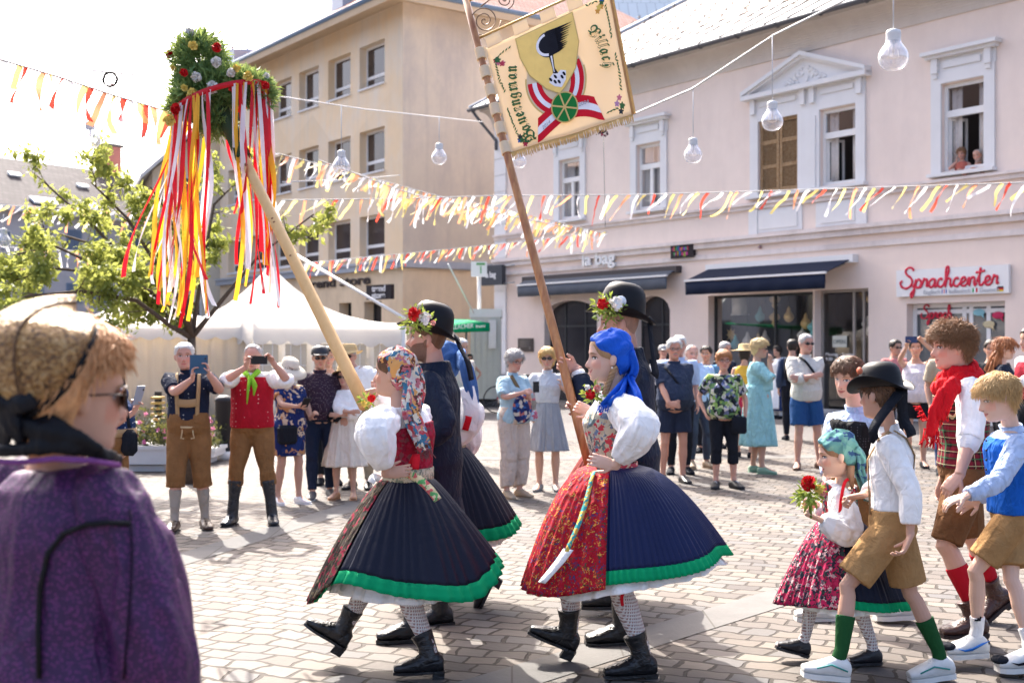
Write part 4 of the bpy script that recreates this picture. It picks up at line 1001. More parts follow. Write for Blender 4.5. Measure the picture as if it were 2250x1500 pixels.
# ---- awnings -----------------------------------------------------
def awning(label, x0, x1, ytop, ybot, drop, proj, fab, white, hous):
    t0, h = PF.sh(x0, ytop[0]); t1, h1 = PF.sh(x1, ytop[1]); H = (h+h1)/2; e = empty('awning', PF.P((t0+t1)/2, H, .1), label, 'awning')
    m = M(); PF.box(m, t0, t1, H-.09, H+.09, .003, .20); m.build('housing', hous, e, smooth=False)
    fh = H-drop; m = M(); n = 2
    m.prism([PF.P(t0+.1, H-.03, .2), PF.P(t0+.1, fh, proj), PF.P(t0+.1, fh-.015, proj), PF.P(t0+.1, H-.05, .2)], PF.d*(t1-t0-.2))
    m.build('fabric', fab, e, smooth=False)
    m = M(); PF.box(m, t0+.08, t1-.08, fh-.035, fh+.012, proj, proj+.05); m.build('front_bar', white, e, smooth=False)
    m = M(); xs = np.linspace(t0+.1, t1-.1, 60); m.grid([[PF.P(x, fh-.045, proj+.02) for x in xs], [PF.P(x, fh-.045-ybot*.5, proj+.02+.012*sin(x*9)) for x in xs], [PF.P(x, fh-.045-ybot, proj+.02+.02*sin(x*9+1)) for x in xs]])
    q = m.build('valance', fab, e); q.modifiers.new('t', 'SOLIDIFY').thickness = .006
    for t in (t0+.25, t1-.25):
        m = M(); m.tube([PF.P(t, H-.1, .15), PF.P(t+(.4 if t < (t0+t1)/2 else -.4), (H+fh)/2-.15, proj*.55), PF.P(t, fh-.03, proj)], .025, 6)
        m.build('folding_arm', METAL, e)
    return e
awning('grey fabric shop awning half rolled out above the arched shop front', 1158, 1498, (617, 590), .32, .16, .42, cloth('awning_grey', (.10, .11, .13), .002), WHITE, plain('awning_housing', (.06, .05, .05)))
awning('navy fabric awning with white front bar over the lantern shop', 1562, 1886, (590, 568), .32, .33, .98, cloth('awning_navy', (.012, .018, .04), .002), WHITE, WHITE)
# ---- signs -------------------------------------------------------
t, h = PF.sh(1285, 584); t2, _ = PF.sh(1357, 584)
ls = empty('shop_lettering', PF.P(t, h, .05), 'white raised letters la bag above the grey awning', 'sign')
text('la bag', .5, PF.P(t, h, .05), PF.d, UP, WHITE, ls, depth=.06, bold=.014, width=t2-t, name='letters')
def board(nm, label, x0, y0, x1, y1, col, th=.05, o=.01):
    r = PF.rect(x0, y0, x1, y1); e = empty(nm, PF.P(r[0], r[2], o), label, 'sign'); m = M(); PF.box(m, r[0], r[1], r[2], r[3], o, o+th); m.build('board', col, e, smooth=False); return e, r
e, r = board('wall_sign', 'black wall sign with small coloured lettering between the two awnings', 1480, 537, 1530, 567, plain('sign_black', (.02, .015, .02), .3), .10, .01)
for i, (ch, cc) in enumerate(zip('different', [(.6, .05, .2), (.7, .4, .03), (.1, .4, .15), (.05, .25, .6), (.6, .05, .3), (.7, .4, .03), (.3, .05, .5), (.1, .4, .3), (.6, .05, .1)])):
    text(ch, .17, PF.P(r[0]+.07+i*.068, (r[2]+r[3])/2+.02, .112), PF.d, UP, plain('c%d' % i, cc, var=0), e, bold=.003)
for i, (ch, cc) in enumerate(zip('village', [(.1, .4, .15), (.6, .05, .3), (.7, .4, .03), (.05, .25, .6), (.6, .05, .2), (.3, .4, .05), (.6, .05, .3)])):
    text(ch, .17, PF.P(r[0]+.12+i*.075, r[2]+.07, .112), PF.d, UP, plain('d%d' % i, cc, var=0), e, bold=.003)
e, r = board('plaque', 'small dark stone plaque beside the arched shop entrance', 1140, 743, 1173, 772, plain('plaque_brown', (.06, .045, .04), .35), .03)
m = M()
for i in range(5): PF.box(m, r[0]+.1, r[1]-.1-.05*(i % 2), r[3]-.08-i*.045, r[3]-.065-i*.045, .042, .046)
m.ell(PF.P(r[1]-.15, r[2]+.1, .045), (.035, .01, .035), (PF.d, PF.n, UP), 10, 6); m.build('inscription', plain('worn_ink', (.22, .2, .18)), e)
e, r = board('shop_sign', 'white sign with red script lettering over the door at right', 1975, 588, 2222, 648, WHITE, .08)
RED = plain('sign_red', (.60, .015, .05), .45, var=0)
# script drawn as strokes: unit boxes, x-height 1, per letter (advance, strokes)
SCR = {
 'S': (1.5, [[(1.55, 2.0), (1.35, 2.35), (.9, 2.4), (.55, 2.05), (.7, 1.6), (1.15, 1.25), (1.35, .8), (1.1, .25), (.55, .02), (.05, .25), (-.1, .7), (.15, .9)]]),
 'p': (1.05, [[(-.1, .1), (.2, .6), (.35, 1.0), (.2, .3), (.0, -.7), (-.25, -1.05), (-.3, -.6), (.1, -.1), (.3, .6), (.6, 1.0), (.9, .8), (.85, .3), (.55, .05), (.3, .2)], [(.6, .05), (.85, .1), (1.05, .4)]]),
 'r': (.75, [[(0, .4), (.2, .9), (.25, 1.1), (.35, .95), (.6, .92), (.55, .5), (.55, .15), (.75, .3)]]),
 'a': (1.0, [[(.8, .85), (.5, 1.0), (.15, .7), (.1, .25), (.35, .02), (.65, .35), (.82, .9), (.75, .3), (.85, .05), (1.05, .3)]]),
 'c': (.8, [[(.65, .8), (.45, 1.0), (.15, .7), (.12, .25), (.4, .02), (.65, .15), (.85, .4)]]),
 'h': (1.05, [[(0, .35), (.4, 1.2), (.6, 1.9), (.5, 2.3), (.3, 2.1), (.25, 1.3), (.18, 0.02), (.3, .6), (.55, .98), (.78, .8), (.75, .3), (.85, .03), (1.05, .3)]]),
 'e': (.85, [[(.1, .4), (.5, .55), (.65, .85), (.4, 1.02), (.15, .7), (.15, .25), (.42, .02), (.7, .15), (.9, .4)]]),
 'n': (1.05, [[(0, .4), (.2, .95), (.25, .6), (.2, .03), (.35, .65), (.6, .98), (.8, .8), (.76, .3), (.86, .03), (1.05, .3)]]),
 't': (.8, [[(0, .4), (.3, 1.2), (.45, 2.0), (.3, 1.0), (.28, .25), (.45, .02), (.65, .15), (.8, .4)], [(-.1, 1.45), (.3, 1.5), (.9, 1.62)]])}
def script(word, origin, d, up, width, parent, mat_, rad=.085, name='script_lettering', asc=1.0):
    adv = sum(SCR[c][0] for c in word); k = width/adv; m = M(); x = 0; nn = np.cross(nrm(d), nrm(up))
    for ch in word:
        for st in SCR[ch][1]:
            P = np.array(st); T = np.arange(len(P)); tt = np.linspace(0, len(P)-1, len(P)*4)
            Q = []
            for u in tt:
                i = min(int(u), len(P)-2); f = u-i; p0, p1, p2, p3 = P[max(i-1, 0)], P[i], P[i+1], P[min(i+2, len(P)-1)]
                Q.append(.5*(2*p1+(p2-p0)*f+(2*p0-5*p1+4*p2-p3)*f*f+(3*p1-p0-3*p2+p3)*f**3))
            Q = np.array(Q); W = np.array(origin)+np.outer((Q[:, 0]+x)*k, nrm(d))+np.outer(Q[:, 1]*k*asc, nrm(up))
            m.tube(W, [(.012, rad*k*(1+.35*abs(sin(i*.7)))) for i in range(len(W))], 6, ref=nn)
        x += SCR[ch][0]
    return m.build(name, mat_, parent)
w_ = r[1]-r[0]
script('Sprachcenter', PF.P(r[0]+.1*w_/2, r[2]+.30*(r[3]-r[2]), .098), PF.d, UP, w_*.87, e, RED, .11, asc=.9)
hh = r[2]+.035; GRI = plain('grey_ink2', (.5, .5, .52), var=0)
x0 = r[0]+w_*.26
text('Englisch', .13, PF.P(x0, hh, .092), PF.d, UP, GRI, e); text('Italienisch', .13, PF.P(x0+w_*.23, hh, .092), PF.d, UP, GRI, e); text('Deutsch', .13, PF.P(x0+w_*.50, hh, .092), PF.d, UP, GRI, e)
for q, cols in ((.165, 'bwrwb'), (.435, 'gwr'), (.645, 'kry')):
    m = M(); CM = dict(b=(.02, .04, .3), w=(.8, .8, .8), r=(.55, .01, .02), g=(.02, .3, .08), k=(.01, .01, .01), y=(.7, .5, .02))
    for i, c in enumerate(cols):
        if q > .6: PF.box(m, x0+w_*q, x0+w_*q+.14, hh+.066-.033*i, hh+.099-.033*i, .09, .094, i)
        else: PF.box(m, x0+w_*q+.12*i/len(cols), x0+w_*q+.12*(i+1)/len(cols), hh, hh+.09, .09, .094, i)
    m.build('small_flag', [plain('flag_'+c, CM[c], var=0) for c in cols], e, smooth=False)
t, h = PF.sh(2012, 700); script('Sprach', PF.P(t, h, -.2), PF.d, UP, .75, lg, RED, .12)
for (x, y, c) in ((2138, 686, (.25, .5, .55)), (2180, 692, (.55, .03, .1)), (2160, 712, (.6, .5, .3))):
    t, h = PF.sh(x, y); m = M(); m.ell(PF.P(t, h, -.205), (.14, .008, .075), (PF.d, PF.n, UP), 12, 5); m.prism([PF.P(t+.04, h-.05, -.21), PF.P(t+.12, h-.14, -.21), PF.P(t+.10, h-.04, -.21)], PF.n*.008)
    m.build('speech_bubble_sticker', plain('st%d' % x, c, var=0), lg)
# projecting bag shop sign box at the corner
m = M(); t, h = PF.sh(1096, 585); a_ = PX(1059, 585, 38.0); b_ = PX(1107, 625, 37.2)
hb = empty('hanging_sign', (a_[0], a_[1], b_[2]), 'charcoal box sign with white letters la bag projecting from the pink corner', 'sign')
v0 = np.array([a_[0], a_[1], 0]); v1 = np.array([b_[0], b_[1], 0]); dd = nrm(v1-v0); ww = np.linalg.norm(v1-v0); nn = np.cross(dd, UP); zc = (a_[2]+b_[2])/2; hz = (a_[2]-b_[2])
m.box((v0+v1)/2+UP*zc, (ww, .16, hz), (dd, nn, UP)); m.build('sign_box', plain('charcoal_box', (.05, .055, .065), .5), hb, smooth=False)
text('la bag', .26, (v0+v1)/2+UP*(zc-.07)+nn*.082-dd*.25, dd, UP, WHITE, hb, width=.5, bold=.006)
m = M(); m.tube([v1+UP*(a_[2]-.04), v1+dd*.5+UP*(a_[2]-.04)], .02, 5); m.tube([v1+UP*(b_[2]+.04), v1+dd*.5+UP*(b_[2]+.04)], .02, 5); m.build('bracket', METAL, hb)

# houses closing the square at the left, outside the picture (they stand in the shop glass)
for i, (x, y, w2, hh, c) in enumerate(((-42, 6, 16, 12, (.5, .42, .33)), (-43, 23, 15, 14, (.42, .36, .34)), (-44, 40, 15, 13, (.3, .3, .3)))):
    e = empty('row_house', (x, y, 0), ('tall plain beige', 'tall dull brown', 'tall grey')[i]+' town house closing the square outside the left edge', 'building'); m = M()
    m.box((x, y, hh/2), (10, w2, hh)); m.build('wall', plaster('row%d' % i, c), e, smooth=False)
    m = M(); m.prism([(x-5.4, y-w2/2-.2, hh), (x+5.4, y-w2/2-.2, hh), (x, y-w2/2-.2, hh+4)], (0, w2+.4, 0)); m.build('roof', plain('row_roof', (.16, .1, .08)), e, smooth=False)
    for j in range(5):
        for k in range(3):
            m = M(); m.box((x+5.03, y-w2/2+1.6+j*(w2-3.2)/4, 2.2+k*3.4), (.08, 1.2, 1.8)); m.build('window', glass(), e, smooth=False)
# ================================================================ yellow corner building
C = PX(885, 755, 44.0); C = np.array([C[0], C[1], 0]); YL = Face(C, -U, NF); YR = Face(C, -NF, U)     # left front, right side (in shade)
YR.n = nrm(np.array([.588, -.809, 0])); YR.d = nrm(np.array([.809, .588, 0]))
yb = empty('yellow_building', C, 'ochre yellow four storey corner building with deep set white windows and a stained side wall', 'building')
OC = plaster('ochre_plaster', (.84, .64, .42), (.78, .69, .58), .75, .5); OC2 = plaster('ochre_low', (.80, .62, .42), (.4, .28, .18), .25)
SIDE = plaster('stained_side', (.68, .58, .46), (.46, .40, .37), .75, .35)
HY4 = YL.sh(885, 2)[1]; HLY = YL.sh(885, 570)[1]
WL = 17
cols = [(790, 845), (721, 770), (657, 700), (599, 640)]; rows_ = [(84, 180), (276, 372), (468, 560)]
yh = []
ch = []
for j, (ya, yb_) in enumerate(rows_):
    _, ht = YL.sh(845, ya); _, hb_ = YL.sh(845, yb_); ch.append((hb_, ht))
cw = [tuple(sorted((YL.sh(a, 0)[0], YL.sh(b_, 0)[0]))) for a, b_ in cols]
cw += [(cw[-1][0]+2.45*i, cw[-1][1]+2.45*i) for i in (1, 2)]
for a, b_ in cw:
    for hb_, ht in ch: yh.append((a, b_, hb_, ht))
low_h = [(*sorted((YL.sh(800, 0)[0], YL.sh(838, 0)[0])), 0, YL.sh(820, 662)[1]), (*sorted((YL.sh(745, 0)[0], YL.sh(772, 0)[0])), 0, YL.sh(760, 665)[1])]
m = M(); wall_with_holes(YL, m, 0, WL, HLY-.3, HY4, .75, yh); m.build('front_wall', OC, yb, smooth=False)
m = M(); wall_with_holes(YL, m, 0, WL, 0, HLY-.3, .75, low_h); YL.box(m, 0, WL, 0, 0.01, -.8, -.76); m.build('ground_floor_wall', OC2, yb, smooth=False)
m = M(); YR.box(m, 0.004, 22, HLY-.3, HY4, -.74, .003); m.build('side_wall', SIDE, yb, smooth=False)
m = M(); YR.box(m, 0.004, 22, 0, HLY-.3, -.74, .003); m.build('side_wall_low', OC2, yb, smooth=False)
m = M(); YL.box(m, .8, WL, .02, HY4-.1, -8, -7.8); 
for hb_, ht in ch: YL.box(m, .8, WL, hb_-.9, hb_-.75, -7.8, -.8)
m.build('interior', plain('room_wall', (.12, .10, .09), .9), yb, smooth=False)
m = M(); YL.box(m, -.1, WL, HLY-.3, HLY-.08, .001, .22); YL.box(m, -.1, WL, HLY-.08, HLY, .001, .3)
m.build('ledge_front', ZINC, yb, smooth=False)
m = M(); YR.box(m, -.22, 22, HLY-.28, HLY-.02, .004, .16); m.build('ledge_side', ZINC, yb, smooth=False)
ZG = glass('yb_glass', (.05, .035, .03), .08)
for a, b_ in cw:
    for hb_, ht in ch:
        f = M(); o = -.3; f_ = .09; mid = hb_+(ht-hb_)*.27; b2 = b_; a2 = a
        for q in ((a2, a2+f_, hb_, ht), (b2-f_, b2, hb_, ht), (a2+f_, b2-f_, hb_, hb_+f_), (a2+f_, b2-f_, ht-f_, ht), (a2+f_, b2-f_, mid-.06, mid+.06)): YL.box(f, *q, o-.06, o)
        W_ = f.build('window', WHITE, yb, smooth=False); g = M(); YL.box(g, a2+f_, b2-f_, mid+.06, ht-f_, o-.04, o-.03); YL.box(g, a2+f_, b2-f_, hb_+f_, mid-.06, o-.04, o-.03)
        g.build('pane', ZG, W_, smooth=False)
        g = M(); YL.box(g, a2-.02, b2+.02, hb_-.07, hb_-.002, .002, .08); g.build('sill', WST, W_, smooth=False)
for q in low_h:
    f = M(); YL.box(f, q[0], q[0]+.08, 0, q[3], -.5, -.42); YL.box(f, q[1]-.08, q[1], 0, q[3], -.5, -.42); YL.box(f, q[0]+.08, q[1]-.08, q[3]-.1, q[3], -.5, -.42); W_ = f.build('shop_front', DARKM, yb, smooth=False)
    g = M(); YL.box(g, q[0]+.08, q[1]-.08, .02, q[3]-.1, -.48, -.47); g.build('pane', GA, W_, smooth=False)
# hipped roof with wide eaves
ov = 1.0; z0 = HY4+.02; P_ = lambda t, o, h: C+YL.d*t+YL.n*o+UP*h
c0, c1, c2, c3 = P_(-ov, ov, z0), P_(WL+ov, ov, z0), P_(WL+ov, -14, z0), P_(-ov, -14, z0)
r0, r1 = P_(5.6, -6.5, z0+5.2), P_(WL-5.6, -6.5, z0+5.2)
m = M(); uvs = []
roof_plane(m, c1, c0, r0, r1, uvs); roof_plane(m, c0, c3, r0, r0, uvs); roof_plane(m, c3, c2, r1, r0, uvs); roof_plane(m, c2, c1, r1, r1, uvs)
yr = m.build('roof', tiles('red_brown_tiles', (.42, .22, .17), (.52, .32, .26), .22, .3), yb, smooth=False, uv=uvs)
m = M(); m.add([c0-UP*.05, c1-UP*.05, c2-UP*.05, c3-UP*.05], [(0, 1, 2, 3)]); 
for a, b_ in ((c0, c1), (c3, c0)):
    d = nrm(b_-a); m.box((a+b_)/2-UP*.18, (np.linalg.norm(b_-a), .06, .3), (d, np.cross(UP, d), UP))
m.build('eaves', plaster('eaves_ochre', (.58, .44, .30), (.4, .3, .2), .2), yb, smooth=False)
m = M(); m.tube([c1+UP*.02, c0+UP*.02], .11, 8); m.tube([c0+UP*.02, c3+UP*.02], .11, 8); m.build('gutter', plain('blue_zinc', (.16, .22, .30), .5), yb)
m = M(); m.tube([c0, r0], .12, 6); m.tube([r0, r1], .12, 6); m.build('ridge', ZINC, yr)
m = M(); cp = P_(WL-9.8, -1.6, z0+1.0); m.box(cp+UP*.3, (1.0, 1.0, 2.6), (YL.d, YL.n, UP)); m.box(cp+UP*1.65, (1.25, 1.25, .12), (YL.d, YL.n, UP)); m.box(cp+UP*2.0, (1.1, 1.1, .08), (YL.d, YL.n, UP))
for a in (-.4, .4): m.box(cp+YL.d*a+UP*1.84, (.08, .9, .26), (YL.d, YL.n, UP))
m.build('chimney', ZINC, yr, smooth=False)
m = M(); cp = P_(WL-1.5, -.6, z0+.55); m.box(cp, (2.2, 2.0, .9), (YL.d, YL.n, UP)); m.tube([cp+YL.n*1.1+YL.d*q+UP*(.45+.35*math.sqrt(max(0, 1-q*q/1.4))) for q in np.linspace(-1.18, 1.18, 11)], .08, 5); m.ell(cp+UP*.45, (1.15, 1.05, .4), (YL.d, YL.n, UP), 16, 9); m.build('dormer', ZINC, yr, smooth=False)
# shop name on the front
t, h = YL.sh(815, 622); t2 = YL.sh(676, 622)[0]; hs_ = (YL.sh(812, 612)[1]-YL.sh(812, 625)[1])
sg = empty('shop_lettering', YL.P(t, h, .03), 'dark raised letters trend store on the ochre ground floor wall', 'sign')
text('trend store', .5, YL.P(t2, h-.02, .02), -YL.d, UP, plain('letters_dark', (.05, .035, .03)), sg, depth=.05, width=t2-t, bold=.01, name='letters')
a_ = PX(808, 627, 43.2); b_ = PX(863, 657, 42.2); e = empty('hanging_sign', (a_[0], a_[1], b_[2]), 'black box sign with white letters trend store on the ochre building', 'sign')
v0, v1 = np.array([a_[0], a_[1], 0]), np.array([b_[0], b_[1], 0]); dd = nrm(v1-v0); nn = np.cross(dd, UP); zc = (a_[2]+b_[2])/2; hz = .52
m = M(); m.box((v0+v1)/2+UP*zc, (np.linalg.norm(v1-v0), .14, hz), (dd, nn, UP)); m.build('sign_box', plain('sign_black', (.02, .015, .02), .3), e, smooth=False)
for s_, dz_ in (('trend', .03), ('store', -.21)): text(s_, .3, (v0+v1)/2+UP*(zc+dz_)+nn*.072-dd*.38, dd, UP, WHITE, e, width=.76, bold=.008)
m = M(); m.tube([v0+UP*zc, v0+UP*zc-dd*.6+np.array([0, .8, 0])], .03, 5); m.build('bracket', METAL, e)

# cream gabled building behind the ribbons
ce = empty('cream_building', (-15.5, 60, 0), 'cream house with a pale gable roof behind the ribbons of the flower crown', 'building')
CB = Face(np.array([(335-CX)/F_PX*58, 58, 0]), np.array([.93, .36, 0]), np.array([.36, -.93, 0])); CB.n = nrm(np.array([.36, -.93, 0]))
hce = EYE+(HY-375)/F_PX*58
m = M(); CB.box(m, 0, 12, 0, hce, -8, 0); m.prism([CB.P(0, hce, 0), CB.P(12, hce, 0), CB.P(6, hce+5.6, 0)], -CB.n*8)
m.build('wall', plaster('cream_plaster', (.80, .70, .55), (.5, .42, .33), .2), ce, smooth=False)
m = M()
for a_, b_ in ((CB.P(-.6, hce-.5, .6), CB.P(6, hce+5.75, .6)), (CB.P(12.6, hce-.5, .6), CB.P(6, hce+5.75, .6))):
    m.prism([a_, b_, b_+UP*.22, a_+UP*.22], -CB.n*9)
m.build('roof', plain('cream_roof', (.75, .72, .68), .7), ce, smooth=False)
for i in range(3):
    for j in range(3):
        f = M(); t = 1.2+2.7*i; h = 2.2+3*j; CB.box(f, t, t+1.1, h, h+1.6, .003, .05); w1 = f.build('window', WHITE, ce, smooth=False); f = M(); CB.box(f, t+.1, t+1., h+.1, h+1.5, .05, .056); f.build('pane', ZG, w1, smooth=False)

# long grey house at far left
GA_ = np.array([(-160-CX)/F_PX*52, 52, 0]); gb_ = np.array([(352-CX)/F_PX*62, 62, 0]); LF = Face(GA_, gb_-GA_, np.array([.3, -1, 0])); LF.n = nrm(np.cross(LF.d, UP)); Lw = np.linalg.norm(gb_-GA_)
lh = empty('long_grey_house', GA_, 'long pale grey house with a dark slate roof and blue shutters at far left', 'building')
hE = EYE+(HY-462)/F_PX*57; hR = EYE+(HY-352)/F_PX*60
m = M(); LF.box(m, 0, Lw, 0, hE, -9, 0)
for q in (0, Lw-.3): m.prism([LF.P(q, hE, 0), LF.P(q, hE, -9), LF.P(q, hR-.35, -4.2)], LF.d*.3)
m.build('wall', plaster('pale_grey_plaster', (.60, .58, .60), (.5, .5, .5), .1), lh, smooth=False)
m = M(); uvs = []; roof_plane(m, LF.P(-.3, hE, .4), LF.P(Lw+.3, hE, .4), LF.P(Lw+.3, hR, -4), LF.P(-.3, hR, -4), uvs); roof_plane(m, LF.P(Lw+.3, hE, -9.4), LF.P(-.3, hE, -9.4), LF.P(-.3, hR, -4), LF.P(Lw+.3, hR, -4), uvs)
m.add([LF.P(Lw+.29, hE, .4), LF.P(Lw+.29, hE, -9.4), LF.P(Lw+.29, hR, -4)], [(0, 1, 2)]); uvs += [(0, 0)]*3
rf = m.build('roof', tiles('slate_roof', (.055, .047, .053), (.085, .072, .078), .3, .35), lh, smooth=False, uv=uvs)
m = M(); LF.box(m, -.3, Lw+.3, hE-.25, hE-.02, .41, .55); m.build('gutter', WHITE, lh, smooth=False)
SLd = nrm(LF.P(0, hR, -4)-LF.P(0, hE, .4)); 
tpx = lambda px, o: min(np.linspace(0, Lw, 300), key=lambda t: abs(LF.P(t, 0, o)[0]/LF.P(t, 0, o)[1]*F_PX+CX-px))
for px, v in ((27, .62), (176, .55), (74, .12), (100, .12), (190, .12), (300, .12)):
    t = tpx(px, -4*v); c = LF.P(t, hE, .4)+SLd*v*np.linalg.norm(LF.P(0, hR, -4)-LF.P(0, hE, .4)); nn = np.cross(LF.d, SLd); big = v < .3; m = M()
    m.box(c+nn*.08, (.7 if big else .6, .55 if big else .3, .1), (LF.d, SLd, nn)); q = m.build('skylight', plain('skylight_white', (.65, .7, .75), .3), rf, smooth=False)
m = M(); c = LF.P(tpx(294, -4.2), hR, -4.2); m.box(c+UP*.4, (.85, .85, 1.9), (LF.d, LF.n, UP)); ck = m.build('chimney', plaster('brick_red', (.33, .13, .11), (.2, .1, .1), .4), rf, smooth=False)
m = M(); m.box(c+UP*1.42, (1.1, 1.0, .14), (LF.d, LF.n, UP)); 
for a in (-.4, .4): m.tube([c+LF.d*a+UP*1.4, c+LF.d*a+UP*2.2], .015, 4)
m.tube([c-LF.d*.4+UP*2.1, c+LF.d*.4+UP*2.1], .015, 4); m.build('chimney_cap', DARKM, ck, smooth=False)
for px in (5, 78, 162, 220, 288):
    t = LF.sh(px, 0)[0]
    for yb_, yt in ((548, 505), (665, 622)):
        h0, h1 = [LF.sh(px, y)[1] for y in (yb_, yt)]; f = M(); LF.box(f, t-.42, t+.42, h0, h1, .003, .05); w1 = f.build('window', plain('shutter_blue', (.22, .30, .42), .6) if px != 5 else WHITE, lh, smooth=False)
        f = M(); LF.box(f, t-.04, t+.04, h0, h1, .052, .07); LF.box(f, t-.36, t-.07, h0+.06, h1-.06, .052, .058); LF.box(f, t+.07, t+.36, h0+.06, h1-.06, .052, .058); f.build('pane', plain('blue_pane', (.16, .22, .32), .3), w1, smooth=False)
# blue-grey roofed house behind the banner
bh = empty('grey_roof_house', (3, 66, 0), 'house with a blue grey sheet roof rising between the yellow and pink buildings', 'building')
m = M(); m.box((4.0, 66, 8), (9, 8, 16)); m.build('wall', plaster('pale_grey_plaster', (.60, .58, .60), (.5, .5, .5), .1), bh, smooth=False)
m = M(); uvs = []; roof_plane(m, (-1.2, 61.5, 16.0), (10, 61.5, 16.0), (9, 67, 21.5), (.5, 67, 21.5), uvs); roof_plane(m, (-1.2, 71, 16), (-1.2, 61.5, 16), (.5, 67, 21.5), (.5, 67, 21.5), uvs)
m.build('roof', tiles('blue_grey_sheet', (.30, .38, .46), (.33, .41, .50), .5, 3), bh, smooth=False, uv=uvs)

# ================================================================ tents
TW = NB('tent_white', (.88, .87, .86), .6, spec=.2); TW.b.inputs['Transmission Weight'].default_value = 0; TW.bump(TW.noise(2.2, 3), .08, .5)
tr_ = TW.n('BsdfTranslucent'); tr_.inputs[0].default_value = (.95, .92, .87, 1); mx = TW.n('MixShader'); mx.inputs[0].default_value = .58; TW.l(TW.b.outputs[0], mx.inputs[1]); TW.l(tr_.outputs[0], mx.inputs[2]); TW.l(mx.outputs[0], TW.t.nodes['Material Output'].inputs['Surface']); TW = TW.m
TWALL = NB('tent_wall', (.78, .70, .58), .7); TWALL.bump(TWALL.noise(3, 3, vec=TWALL.mapping((4, 4, .3))), .08, .6)
tr_ = TWALL.n('BsdfTranslucent'); tr_.inputs[0].default_value = (.85, .74, .58, 1); mx = TWALL.n('MixShader'); mx.inputs[0].default_value = .5; TWALL.l(TWALL.b.outputs[0], mx.inputs[1]); TWALL.l(tr_.outputs[0], mx.inputs[2]); TWALL.l(mx.outputs[0], TWALL.t.nodes['Material Output'].inputs['Surface']); TWALL = TWALL.m
def tent(label, FL, FR, back, hv, hv2, peak, windows=False, hvr=None):
    """square marquee; FL, FR its front corners on the ground, hv the valance's top, hv2 its foot"""
    FL, FR = np.array(FL, float), np.array(FR, float); bk = np.array(back, float); BL, BR = FL+bk, FR+bk; c = (FL+BR)/2; hvr = hvr or hv
    e = empty('marquee_tent', (c[0], c[1], 0), label, 'tent'); cs = [FL+UP*hv, FR+UP*hvr, BR+UP*hvr, BL+UP*hv]; pk = c+UP*peak
    m = M(); N_ = 20
    for i in range(4):
        a, b_ = cs[i], cs[(i+1) % 4]; G = []
        for j in range(N_+1):
            v = j/N_; zz = lambda p: p[2]+(peak-p[2])*(v**2.6*.82+v*.18)
            row = [];
            for u in np.linspace(0, 1, 9):
                p = a*(1-u)+b_*u; q = p*(1-v)+pk*v; q = np.array([q[0], q[1], zz(p)]); row.append(q)
            G.append(row)
        m.grid(G)
    m.build('canopy', TW, e)
    m = M()
    for i in range(4):
        a, b_ = cs[i], cs[(i+1) % 4]; L = np.linalg.norm(b_-a); n = int(L/.06); d = (b_-a)/n; oo = np.cross(nrm(b_-a), UP)*.05
        per = L/max(1, round(L/.42)); row = []
        dep = (hv-hv2)
        m.grid([[a+d*k+oo+UP*.02 for k in range(n+1)], [a+d*k+oo*1.4-UP*dep*.5 for k in range(n+1)], [a+d*k+oo*1.5-UP*(dep*.78+dep*.22*abs(sin(pi*k*L/n/per))) for k in range(n+1)]])
    v_ = m.build('valance', TW, e, smooth=False); q = v_.modifiers.new('t', 'SOLIDIFY'); q.thickness = .01
    for p, h in ((FL, hv), (FR, hvr), (BL, hv), (BR, hvr)):
        m = M(); m.tube([p, p+UP*h], .05, 8); m.build('post', plain('post_white', (.6, .6, .58), .4), e)
    for i, (a, b_) in enumerate(((FL, FR), (FR, BR), (BR, BL), (BL, FL))):
        m = M(); n = 90; d = (b_-a)/n; oo = np.cross(nrm(b_-a), UP)*.05; mk = lambda k, z: a+d*k+UP*z-np.cross(nrm(b_-a), UP)*.02+np.cross(nrm(b_-a), UP)*.03*sin(k*.7)
        m.grid([[mk(k, z) for k in range(n+1)] for z in np.linspace(.03, min(hv, hvr)-.05, 4)])
        w1 = m.build('side_wall', TW if windows else TWALL, e); q = w1.modifiers.new('t', 'SOLIDIFY'); q.thickness = .01
        if windows and i == 0:
            m = M(); L = np.linalg.norm(b_-a); k = 5; dd = nrm(b_-a); nn = np.cross(dd, UP)
            for j in range(k):
                cc = a+dd*(L*(j+.5)/k); m = M(); m.box(cc+UP*1.2+nn*.045, (L/k*.74, .01, .95), (dd, nn, UP))
                wn = m.build('tent_window', plain('tent_window', (.62, .53, .40), .35), w1, smooth=False)
                m = M()
                for z in (.95, 1.27): m.box(cc+UP*z+nn*.055, (L/k*.74, .008, .012), (dd, nn, UP))
                for x in (-.16, .16): m.box(cc+dd*L/k*x*1.1+UP*1.2+nn*.0555, (.012, .007, .93), (dd, nn, UP))
                m.build('glazing_bars', WHITE, wn, smooth=False)
    return e
tp = lambda px, Z: ((px-CX)/F_PX*Z, Z, 0)
tent('white marquee with a tall peak and small barred windows in its front wall', tp(562, 23.5), tp(885, 21.8), (-2.94, 4.04, 0), EYE+47/F_PX*23.5, EYE-2/F_PX*22, EYE+(HY-585)/F_PX*25.5, True, EYE+43/F_PX*21.8)
tent('long cream walled marquee behind the tree at left', tp(232, 24.5), tp(560, 23.9), (-2.9, 4.2, 0), EYE+44/F_PX*24.2, EYE+8/F_PX*24.2, EYE+(HY-625)/F_PX*26.5)
m = M(); m.tube([PX(625, 545, 24), PX(890, 700, 20)], .03, 5); tag(m.build('guy_strap', plain('strap_white', (.8, .78, .75), .6)), 'white strap running down from the marquee to the black hat', 'strap')
